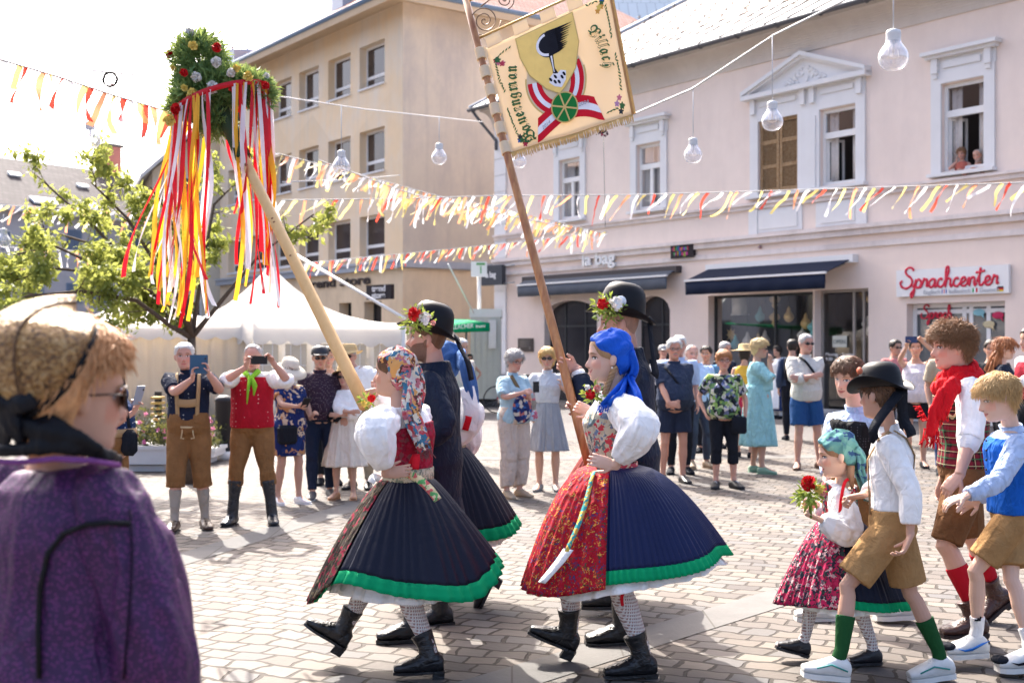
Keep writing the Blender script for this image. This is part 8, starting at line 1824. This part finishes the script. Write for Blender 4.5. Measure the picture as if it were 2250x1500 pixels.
# man in cap
Z = 13.1; S4 = Person('man in dark cap and sunglasses with dotted polo shirt and navy trousers', GPf(703, Z), 1.64, 12, 'm', nod=4, fat=.08, skinm=SK['tan'], **KH, arms=dict(R=(V(684, 925, Z-.3), (-1, -.3, -.6), (.3, .6, .6), None, .8), L=(V(742, 905, Z-.1), (1, -.4, -.4), (-.3, .5, -.7), None, .4)), legs=dict(R=((-.09, .05, .085),), L=((.12, -.1, .085),)))
S4.top(dots('plum_dotted', (.035, .02, .035), (.30, .24, .24), 60, .2), .8, off=.018, smul=1.25, hem=2, disp=.006, drop=.03); S4.trousers(cloth('navy_jeans', (.012, .02, .045)), 1.95, off=.014); S4.shoes(plain('grey_sneaker', (.12, .12, .12), .6), .008, solem=SOLE, name='sneaker')
S4.hair(DARKH, 'short', vol=.004); S4.glasses(SUN, GFR); S4.strap(plain('brown_strap', (.10, .04, .03)), [(-.15, .06, 1.36), (-.06, .17, 1.25), (.08, .19, 1.08), (.17, .12, .98)], .010)
def capp(p, mt, z=.045):
    c = p.lathehat([(0, .092), (.04, .088), (.075, .07), (.094, .035), (.100, 0), (.098, -.012)], mt, z=z, sy=1.14, name='cap'); m = M(); t = np.linspace(-1.0, 1.0, 13); m.loft([[p.HP([.088*sin(a), .075+.0*cos(a), z+.0+.012*cos(a)]), p.HP([.085*sin(a), .095+.085*cos(a), z-.018+.012*cos(a)]), p.HP([.085*sin(a), .095+.085*cos(a), z-.024+.012*cos(a)]), p.HP([.088*sin(a), .075, z-.008+.012*cos(a)])] for a in t]); m.build('peak', mt, c)
capp(S4, plain('cap_dark', (.03, .03, .035), .35)); m = M(); m.box(S4.W((.15, .17, .98)), (.16, .13, .16), (S4.l, S4.f, UP)); q = m.build('camera_bag', BLK, S4.root); q.modifiers.new('b', 'BEVEL').width = .04
# black haired person behind
Z = 14.4; S5 = Person('black haired person in dark vest half hidden behind the man in the cap', GPf(722, Z), 1.63, 8, 'f', skinm=SK['tan'], vox=.013); S5.top(plain('white_tank', (.6, .6, .6)), 0, neck=8); S5.trousers(BLK, 1.9); S5.shoes(BLK); S5.hair(DARKH, 'short', vol=.014, n=160, L=.04)
# straw hat man
Z = 14.0; S6 = Person('tall man in white shirt, straw hat and sunglasses behind the slanting pole', GPf(792, Z), 1.74, -10, 'm', skinm=SK['red'], fat=.05, vox=.012, J=dict(head=V(766, 783, Z), neck=V(778, 812, Z))); S6.top(WHT, 1.7, off=.016, smul=1.3, hem=2, disp=.008); S6.trousers(cloth('khaki', (.3, .25, .18)), 1.95); S6.shoes(LBLK); S6.glasses(SUN, GFR)
STR = dict(pr=[(0, .085), (.05, .095), (.08, .082), (.092, .04), (.097, .01), (.12, .0), (.15, -.006), (.152, -.003), (.12, .004), (.10, .012)]); S6.lathehat(STR['pr'], STRAW, z=.05, name='straw_hat', brimwarp=.5); S6.hair(GREYH, 'crop', vol=.003)
# woman in white dress
Z = 13.1; S7 = Person('small woman in white tunic dress and straw hat with folded arms', GPf(757, Z), 1.42, -6, 'f', nod=2, fat=.04, skinm=SK['tan'], vox=.010, arms=dict(L=(V(744, 912, Z-.22), (1, -.1, -.8), (-1, .2, .1), (0, -1, 0), .3), R=(V(770, 905, Z-.26), (-1, -.1, -.8), (1, .2, .1), (0, -1, 0), .3)), legs=dict(R=((-.10, .05, .085),), L=((.12, -.0, .085),)))
S7.top(WHT, 1.5, off=.03, smul=1.4, hem=4, name='tunic', disp=.008); S7.skirt(cloth('cream_linen', (.66, .60, .52)), .17, (.30, .26), 1.12, .44, K=9, pa=.02, name='dress_skirt', curve=1.0); S7.shoes(plain('tan_sandal', (.4, .2, .1)), .004, name='sandal'); S7.hair(DARKH, 'bob', vol=.01); S7.glasses(SUN, GFR); S7.lathehat(STR['pr'], STRAW, z=.05, name='straw_hat', brimwarp=-.3, pitch=8)
# distant people by the container
Z = 17.0; S8 = Person('grey haired man in pale patterned shirt seen behind the first marching man', GPf(1012, Z), 1.74, 40, 'm', vox=.014, fat=.05, skinm=SK['tan']); S8.top(floral('pale_leaf_shirt', ((.5, .46, .4), (.42, .44, .38), (.55, .5, .45)), 20), .8, smul=1.3); S8.trousers(cloth('olive', (.10, .09, .06)), 1.95); S8.shoes(BLK); S8.hair(WHITEH, 'short', vol=.008)
Z = 29; S9 = Person('distant woman in navy top and magenta skirt with hand on hip by the container', GPf(1032, Z), 1.42, 12, 'f', vox=.016, skinm=SK['tan'], arms=dict(L=((.20, .02, 1.0), (1, -.2, 0)))); S9.top(cloth('navy_top', (.015, .02, .05)), 0); S9.skirt(cloth('magenta', (.42, .02, .16)), .15, (.2, .18), 1.08, .52, K=8, pa=.01); S9.shoes(BLK); S9.hair(DARKH, 'bob'); S9.glasses(SUN, GFR)
# two women in the middle
Z = 13.2; S10 = Person('grey haired woman in pale blue blouse and beige trousers with blue print bag', GPf(1128, Z), 1.60, 40, 'f', nod=12, fat=.07, skinm=SK['red'], **KH, arms=dict(R=(V(1150, 862, Z-.30), (-1, -.2, -.8), (.6, .8, .3), None, .8), L=(V(1160, 868, Z-.25), (.8, -.4, -1), (-.3, .8, .4), None, .8)))
S10.top(cloth('pale_blue_blouse', (.34, .48, .56), .03), .85, off=.022, smul=1.35, hem=1, disp=.008); S10.trousers(cloth('beige_linen', (.52, .42, .36), .04), 1.9, off=.02, mul=1.2, flare=.02, disp=.008); S10.shoes(plain('beige_shoe', (.38, .28, .19), .7), .008); S10.hair(GREYH, 'bob', vol=.018, amp=.008, n=350, L=.04, low=lowcurve(.06, .0, -.05, -.08), curl=.3)
S10.glasses(CLEAR, GFR, False, 'glasses'); BAG = floral('blue_print_bag', ((.02, .03, .12), (.02, .03, .10), (.4, .12, .1), (.03, .1, .3), (.5, .45, .4), (.015, .02, .09)), 28); m = M(); m.ell(S10.W((-.03, .20, 1.07)), (.13, .06, .16), (S10.l, S10.f, UP), 14, 9); m.build('bag', BAG, S10.root); S10.strap(plain('olive_scarf', (.14, .09, .04)), [(-.08, .05, 1.46), (-.06, .17, 1.3), (.05, .18, 1.1), (.09, .17, .95)], .02, 'neck_scarf')
m = M(); m.ell(S10.W((.14, .20, .98)), (.07, .02, .06), (S10.l, S10.f, UP)); m.build('embroidery', floral('pink_emb', ((.4, .1, .15), (.34, .45, .55)), 40), S10.root)
Z = 13.8; S11 = Person('blonde woman with sunglasses in grey white blouse and grey pleated skirt', GPf(1203, Z), 1.62, -6, 'f', nod=0, skinm=SK['tan'], **KH, arms=dict(R=((-.22, .04, .95), (-1, -1, 0)), L=(V(1232, 850, Z-.2), (1, -.3, -1), (0, .3, 1), (-1, 0, 0), .8)))
S11.top(cloth('grey_white_blouse', (.50, .51, .55), .03), .7, off=.016, smul=1.3, hem=4, disp=.006); S11.skirt(cloth('grey_skirt', (.28, .29, .32)), .13, (.24, .22), 1.10, .50, K=24, pa=.012, curve=.9); S11.shoes(plain('grey_sandal', (.2, .2, .2)), .004, name='sandal'); S11.hair(hairmat('gold_blond', (.62, .38, .14)), 'bob', vol=.022, amp=.006, n=300, L=.04, low=lowcurve(.05, .01, -.07, -.09)); S11.glasses(SUN, GFR)
hold(S10, 1178, 850, Z-.5, 'phone', 'black phone held up between the two women beside the banner pole', .075, .12, plain('phone_black', (.015, .015, .018), .3), yaw=30)
# man with moustache
Z = 14.6; S12 = Person('white haired man with glasses and moustache in navy polo shirt and navy shorts, hands clasped', GPf(1481, Z), 1.73, 2, 'm', fat=.12, vox=.010, skinm=skin('skin_moustache', (.54, .28, .20), brow=(.35, .3, .28), mous=.9), arms=dict(L=(V(1484, 896, Z-.33), (1, -.4, -.3), (-.9, .3, -.2), (0, -1, 0), .4), R=(V(1470, 886, Z-.33), (-1, -.4, -.3), (.9, .3, -.2), (0, -1, 0), .4)), legs=dict(L=((.11, .0, .085),), R=((-.13, -.05, .085),)))
NVP = cloth('navy_polo', (.028, .040, .075), .03); S12.top(NVP, .85, off=.02, smul=1.3, hem=1, disp=.007); S12.trousers(cloth('navy_shorts', (.02, .028, .055)), .72, off=.010, mul=1.2, flare=.03, wst=2.4); S12.shoes(LBLK); S12.hair(WHITEH, 'short', vol=.012, amp=.004, n=150, L=.025); S12.glasses(CLEAR, GFR, False, 'glasses'); S12.collar(NVP, .02, .02)
S12.strap(BLK, [(-.13, .08, 1.42), (-.05, .21, 1.3), (.10, .23, 1.1), (.18, .15, .96)], .014); S12.trousers
Z = 15.6; S13 = Person('white haired man directly behind the man with the moustache', GPf(1492, Z), 1.77, 0, 'm', vox=.014, skinm=SK['red']); S13.top(LBL, .9, smul=1.3); S13.trousers(BLK, 1.95); S13.shoes(BLK); S13.hair(WHITEH, 'short', vol=.012)
Z = 16.3; S14 = Person('man in light blue shirt and jeans leaning behind the man in navy shorts', GPf(1532, Z), 1.66, 12, 'm', vox=.013, skinm=SK['red'], fat=.06, J=dict(head=V(1521, 778, Z)), legs=dict(L=(V(1553, 1012, Z), None, DW((.5, -1, 0))), R=(V(1520, 1012, Z-.1), None, None))); S14.top(LBL, .9, smul=1.3, disp=.006); S14.trousers(cloth('grey_jeans', (.045, .055, .085)), 1.95); S14.shoes(plain('brown_sneaker', (.3, .22, .15))); S14.hair(GREYH, 'bald', vol=.004)
Z = 23; S15 = Person('far man in white t-shirt and grey cap left of the moustached man', GPf(1457, Z), 1.64, 10, 'm', vox=.016, skinm=SK['red'], fat=.06, arms=dict(L=((.1, .22, 1.1), (1, -.3, 0)))); S15.top(WHT, .8, smul=1.3); S15.trousers(BLK, 1.95); S15.shoes(BLK); capp(S15, plain('cap_grey', (.3, .3, .3), .6)); S15.hair(GREYH, 'crop', vol=.003)
Z = 18.6; S16 = Person('young dark haired man in blue t-shirt behind the woman in the leafy blouse', GPf(1552, Z), 1.63, -20, 'm', vox=.014, skinm=SK['tan']); S16.top(cloth('sky_blue_tee', (.10, .24, .42)), .85, smul=1.3); S16.trousers(BLK, 1.95); S16.shoes(BLK); S16.hair(DARKH, 'short', vol=.014, n=100, L=.03)
Z = 14.05; S17 = Person('woman in green leafy print blouse, black cropped trousers and shoulder bag', GPf(1590, Z), 1.59, -2, 'f', fat=.09, vox=.010, skinm=skin('skin_w17', (.56, .30, .22), smile=.8), arms=dict(L=((.27, .04, .92), (1, -1, 0)), R=((-.25, .06, .98), (-1, -1, 0))), legs=dict(L=((.13, .0, .085), None, (.5, 1, 0)), R=((-.10, .02, .085),)))
S17.top(floral('leafy_print', ((.02, .03, .03), (.20, .32, .08), (.5, .48, .45), (.02, .03, .03), (.10, .2, .08), (.12, .14, .25), (.42, .45, .25), (.02, .02, .03)), 24, dist=1.2), .75, off=.022, smul=1.4, hem=1, disp=.007); S17.trousers(BLK, 1.45, off=.012, disp=.003); S17.shoes(plain('black_trainer', (.02, .02, .022), .6), .012, name='trainer', laces=WHT); S17.hair(hairmat('copper_hair', (.36, .16, .06)), 'bob', vol=.022, amp=.004, n=200, L=.03, low=lowcurve(.045, .01, -.05, -.07)); S17.glasses(CLEAR, GFR, False, 'glasses')
S17.strap(BLK, [(-.12, .05, 1.42), (-.05, .19, 1.3), (.10, .21, 1.1), (.2, .16, .92)], .013); m = M(); m.box(S17.W((.17, .19, .82)), (.17, .06, .2), (S17.l, S17.f, UP)); q = m.build('shoulder_bag', BLK, S17.root); q.modifiers.new('b', 'BEVEL').width = .02
Z = 17.8; S18 = Person('woman in yellow top, red dotted skirt and wide straw hat seen from behind', GPf(1636, Z), 1.63, 160, 'f', vox=.013, skinm=SK['tan']); S18.top(cloth('yellow_top', (.70, .42, .06)), 0, off=.016); S18.skirt(dots('red_dots', (.36, .02, .05), (.7, .6, .55), 30, .2), .15, (.22, .2), 1.05, .5, K=10, pa=.01, curve=.9); S18.shoes(BLK); S18.hair(DARKH, 'bob', vol=.012); S18.lathehat([(0, .10), (.05, .105), (.085, .09), (.095, .02), (.14, .006), (.21, .0), (.212, .004), (.14, .012), (.10, .02)], STRAW, z=.06, name='straw_hat')
Z = 15.7; S19 = Person('blonde woman in long pale aqua dress standing sideways, hand at her mouth', GPf(1665, Z), 1.73, 78, 'f', fat=.06, vox=.010, skinm=SK['tan'], hs=1.0, arms=dict(R=(V(1692, 796, Z-.2), (-.3, -.3, -1), (-.2, .2, 1), (0, -1, 0), .7), L=(V(1690, 800, Z+.1), (.4, -.2, -1), (0, .2, 1), None, .6)), legs=dict(L=((.10, -.06, .085),), R=((-.10, .06, .085),)))
AQ = cloth('aqua_linen', (.30, .56, .58), .05); S19.top(AQ, .95, off=.024, smul=1.5, hem=4, name='dress_top', disp=.008); S19.skirt(AQ, .19, (.22, .24), 1.16, .36, K=7, pa=.012, name='dress_skirt', curve=.8, wave=1); S19.shoes(plain('green_sandal', (.22, .36, .26)), .005, name='sandal'); S19.hair(hairmat('pale_blond', (.62, .44, .22)), 'short', vol=.024, amp=.008, n=320, L=.035, curl=.4, low=lowcurve(.05, .02, -.03, -.08)); S19.glasses(SUN, GFR)
Z = 27; S20 = Person('dark haired woman in navy dirndl with white apron near the shop window', GPf(1710, Z), 1.62, -70, 'f', vox=.015, skinm=SK['tan']); S20.top(WHT, .6, puff=.03, hem=4); S20.skirt(cloth('navy_dirndl', (.02, .04, .12)), .13, (.24, .24), 1.1, .2, K=16, pa=.01, curve=.9); S20.skirt(WHT, .135, (.25, .25), 1.1, .25, K=12, pa=.008, a0=R(30), a1=R(150), off=.01, name='apron', curve=.9); S20.shoes(BLK); S20.hair(DARKH, 'bob', vol=.02); S20.socks(WHT, 1.3, 2)
Z = 16.2; S21 = Person('grey haired man with sunglasses in white linen shirt and blue shorts, arms folded', GPf(1770, Z), 1.80, 6, 'm', look=12, fat=.06, vox=.010, skinm=SK['red'], arms=dict(L=(V(1758, 832, Z-.26), (1, -.1, -.8), (-1, .25, .2), (0, -1, 0), .3), R=(V(1785, 826, Z-.30), (-1, -.1, -.8), (1, .2, .2), (0, -1, 0), .3)), legs=dict(L=((.19, .0, .085), None, (.4, 1, 0)), R=((-.12, .04, .085), None, (-.5, 1, 0))))
S21.top(cloth('white_linen_shirt', (.62, .59, .54), .05), 1.55, off=.018, smul=1.3, hem=1, disp=.008); S21.trousers(cloth('royal_shorts', (.02, .07, .20)), .82, off=.010, mul=1.2, flare=.035, wst=2.4, disp=.003); S21.shoes(plain('brown_sandal', (.12, .07, .05)), .005, name='sandal'); S21.hair(GREYH, 'short', vol=.006); S21.glasses(SUN, GFR); S21.strap(BLK, [(-.10, .03, 1.46), (-.05, .15, 1.40), (.05, .20, 1.25)], .016)
# right side
Z = 16.4; S22 = Person('woman in white tank top and black shorts photographing with raised arms', GPf(2012, Z), 1.74, -18, 'f', nod=-2, fat=.08, vox=.011, skinm=SK['tan'], arms=dict(L=(V(2028, 752, Z-.3), (1.2, .1, -.3), (-.6, .2, .8), (-.4, 1, 0), .8), R=(V(1992, 762, Z-.35), (-1, .1, -1), (.2, .2, 1), (.6, .8, 0), .8)))
S22.top(cloth('white_tank_top', (.66, .62, .68), .03), 0, off=.016, hem=1, neck=9); S22.trousers(BLK, .6, off=.008, mul=1.2, wst=2.4); S22.shoes(BLK, .005, name='sandal'); S22.hair(DARKH, 'fem', vol=.01); hold(S22, 2002, 746, Z-.4, 'phone', 'dark blue phone held up by the woman in the white tank top', .155, .085, plain('phone_navy', (.02, .04, .12), .4))
Z = 20; S23 = Person('man with dark glasses in pink shirt beside the raised arms', GPf(1966, Z), 1.73, 20, 'm', vox=.014, skinm=SK['tan']); S23.top(cloth('salmon_shirt', (.55, .20, .19)), .9, smul=1.3); S23.trousers(BLK, 1.95); S23.shoes(BLK); S23.hair(DARKH, 'short'); S23.glasses(SUN, GFR)
Z = 15.5; S24 = Person('man in beige shirt mostly hidden behind the red scarf', GPf(2082, Z), 1.78, 0, 'm', vox=.014, skinm=SK['tan']); S24.top(cloth('beige_shirt', (.45, .38, .28)), .8, smul=1.3); S24.trousers(cloth('jeans_blue', (.06, .10, .2)), 1.95); S24.shoes(BLK); S24.hair(GREYH, 'short'); m = M(); m.ell(S24.W((-.12, .1, 1.15)), (.10, .06, .13), (S24.l, S24.f, UP)); m.build('orange_bag', cloth('orange', (.6, .2, .03)), S24.root)
Z = 14; S25 = Person('woman with long auburn hair and black jacket behind the blond boy', GPf(2203, Z), 1.74, 75, 'f', vox=.012, skinm=SK['light']); S25.top(NAVY, 1.9, off=.025); S25.trousers(BLK, 1.95); S25.shoes(BLK); AU = hairmat('auburn_hair', (.34, .13, .05)); S25.hair(AU, 'bob', vol=.012, n=200, L=.10); S25.glasses(SUN, GFR)
m = M(); rs = np.random.RandomState(6)
for i in range(60): a = rs.uniform(-1.2, 1.2)+pi; c = S25.HP([.07*sin(a), .075*cos(a), rs.uniform(-.08, .03)]); m.tube([c, c-UP*.12+rs.normal(size=3)*.02-S25.f*.03, c-UP*.28+rs.normal(size=3)*.04-S25.f*.06, c-UP*.38-S25.f*.08+rs.normal(size=3)*.04], [.012, .014, .010, .003], 5)
m.build('long_hair', AU, S25.root)
Z = 13.2; S26 = Person('person in white shirt and red waistcoat cut by the right edge', GPf(2268, Z), 1.84, -80, 'm', vox=.012, skinm=SK['tan'], arms=dict(L=(V(2235, 835, Z-.2), (1, -.6, -.2)))); S26.top(WHT, 1.8, smul=1.5, hem=4, disp=.008); S26.top(cloth('wine_waistcoat', (.30, .012, .03)), 0, off=.03, hem=3, neck=9, name='waistcoat'); S26.trousers(BLK, 1.95); S26.shoes(BLK); S26.hair(DARKH, 'short'); S26.collar(WHT)
Z = 19.5; S30 = Person('grey haired man in navy jacket between the leafy blouse and the yellow top', GPf(1592, Z), 1.70, 30, 'm', vox=.015, skinm=SK['red']); S30.top(NAVY, 1.9); S30.trousers(BLK, 1.95); S30.shoes(BLK); S30.hair(GREYH, 'short', vol=.010)
Z = 21; S31 = Person('person in dark blue with backpack behind the man with folded arms', GPf(1741, Z), 1.74, 170, 'm', vox=.015, skinm=SK['tan']); S31.top(cloth('dusk_blue', (.04, .06, .11)), 1.9); S31.trousers(BLK, 1.95); S31.shoes(BLK); S31.hair(DARKH, 'short'); m = M(); m.box(S31.W((0, -.2, 1.25)), (.3, .14, .42), (S31.l, S31.f, UP)); q = m.build('backpack', BLK, S31.root); q.modifiers.new('b', 'BEVEL').width = .05
Z = 16; S32 = Person('onlooker with dark hair in black shirt next to the long auburn hair', GPf(2178, Z), 1.72, -20, 'm', vox=.014, skinm=SK['tan']); S32.top(BLK, .9, smul=1.3); S32.trousers(BLK, 1.95); S32.shoes(BLK); S32.hair(DARKH, 'short', vol=.012)
# behind the bonnet
Z = 9.2; S27 = Person('woman in blue dotted blouse with black handbag holding a phone behind the bonnet', GPf(238, Z), 1.62, 70, 'f', fat=.08, vox=.010, skinm=SK['red'], arms=dict(R=(V(295, 905, Z-.15), (-.2, -.5, -1), (.1, .4, .9), (0, 1, .2), .8), L=(V(288, 900, Z+.15), (0, -.3, -1), (0, .5, .8), None, .8)))
S27.top(dots('blue_dotted', (.012, .03, .09), (.6, .6, .62), 26, .15), .8, off=.022, smul=1.3, hem=4, name='blouse'); S27.trousers(LED2, 1.2); S27.shoes(BLK); S27.hair(BROWNH, 'bob'); band_on(S27, TAN_T, 4, .03, .06); m = M(); m.box(V(283, 972, Z-.12), (.16, .08, .20), (S27.f, S27.l, UP)); q = m.build('handbag', BLK, S27.root); q.modifiers.new('b', 'BEVEL').width = .04; S27.strap(BLK, [V(268, 800, Z-.2), V(276, 880, Z-.3), V(284, 940, Z-.32)], .012)
hold(S27, 305, 868, Z-.2, 'phone', 'silver blue phone held out behind the bonnet at left', .075, .15, plain('phone_silver', (.25, .28, .36), .3), yaw=60, tilt=20)
S4.collar(dots('plum_dotted', (.035, .02, .035), (.30, .24, .24), 60, .2), .014, .022)
S6.collar(WHT, .014, .022)
S1.collar(dots('navy_dotted', (.010, .015, .035), (.55, .52, .48), 26, .13), .014, .022)
S21.collar(cloth('white_linen_shirt', (.62, .59, .54), .05), .014, .022)
S14.collar(LBL, .014, .022)
S13.collar(LBL, .014, .022)
S10.collar(cloth('pale_blue_blouse', (.34, .48, .56), .03), .014, .022)
S11.collar(cloth('grey_white_blouse', (.50, .51, .55), .03), .014, .022)
B1.collar(LBL, .014, .022)
B4.collar(LBL, .014, .022)
S24.collar(cloth('beige_shirt', (.45, .38, .28)), .014, .022)
# couple at the window
t_, h_ = PF.sh(2103, 352); c1 = PF.P(t_, 0, -.20); c1[2] = h_-1.50*.90
S28 = Person('woman with brown curls leaning out of the open upper window', Vector(c1), 1.60, -38, 'f', nod=12, lean=.06, vox=.014, skinm=SK['red'], nof=True, arms=dict(R=((-.05, .25, 1.45), (-1, 0, -1), (0, .2, 1), None, .9), L=((.1, .3, 1.22), (1, 0, -1)))); S28.top(cloth('coral_top', (.5, .14, .10)), 0, off=.012); S28.hair(CURLH, 'bob', vol=.02, amp=.006, n=150, L=.04, curl=.4); S28.trousers(BLK, 1.5)
t_, h_ = PF.sh(2137, 345); c2 = PF.P(t_, 0, -.22); c2[2] = h_-1.62*.97
S29 = Person('balding man with grey beard leaning out of the open upper window', Vector(c2), 1.72, -40, 'm', nod=10, tilt=6, lean=.05, vox=.014, nof=True, skinm=skin('skin_greybeard', (.55, .30, .22), beard=.6, bcol=(.4, .36, .33)), arms=dict(R=((-.1, .32, 1.30), (-1, 0, -1)), L=((.1, .32, 1.30), (1, 0, -1)))); S29.top(cloth('white_tee', (.62, .6, .6)), .8, smul=1.3); S29.hair(GREYH, 'bald', vol=.004); S29.trousers(BLK, 1.5)
finalize()
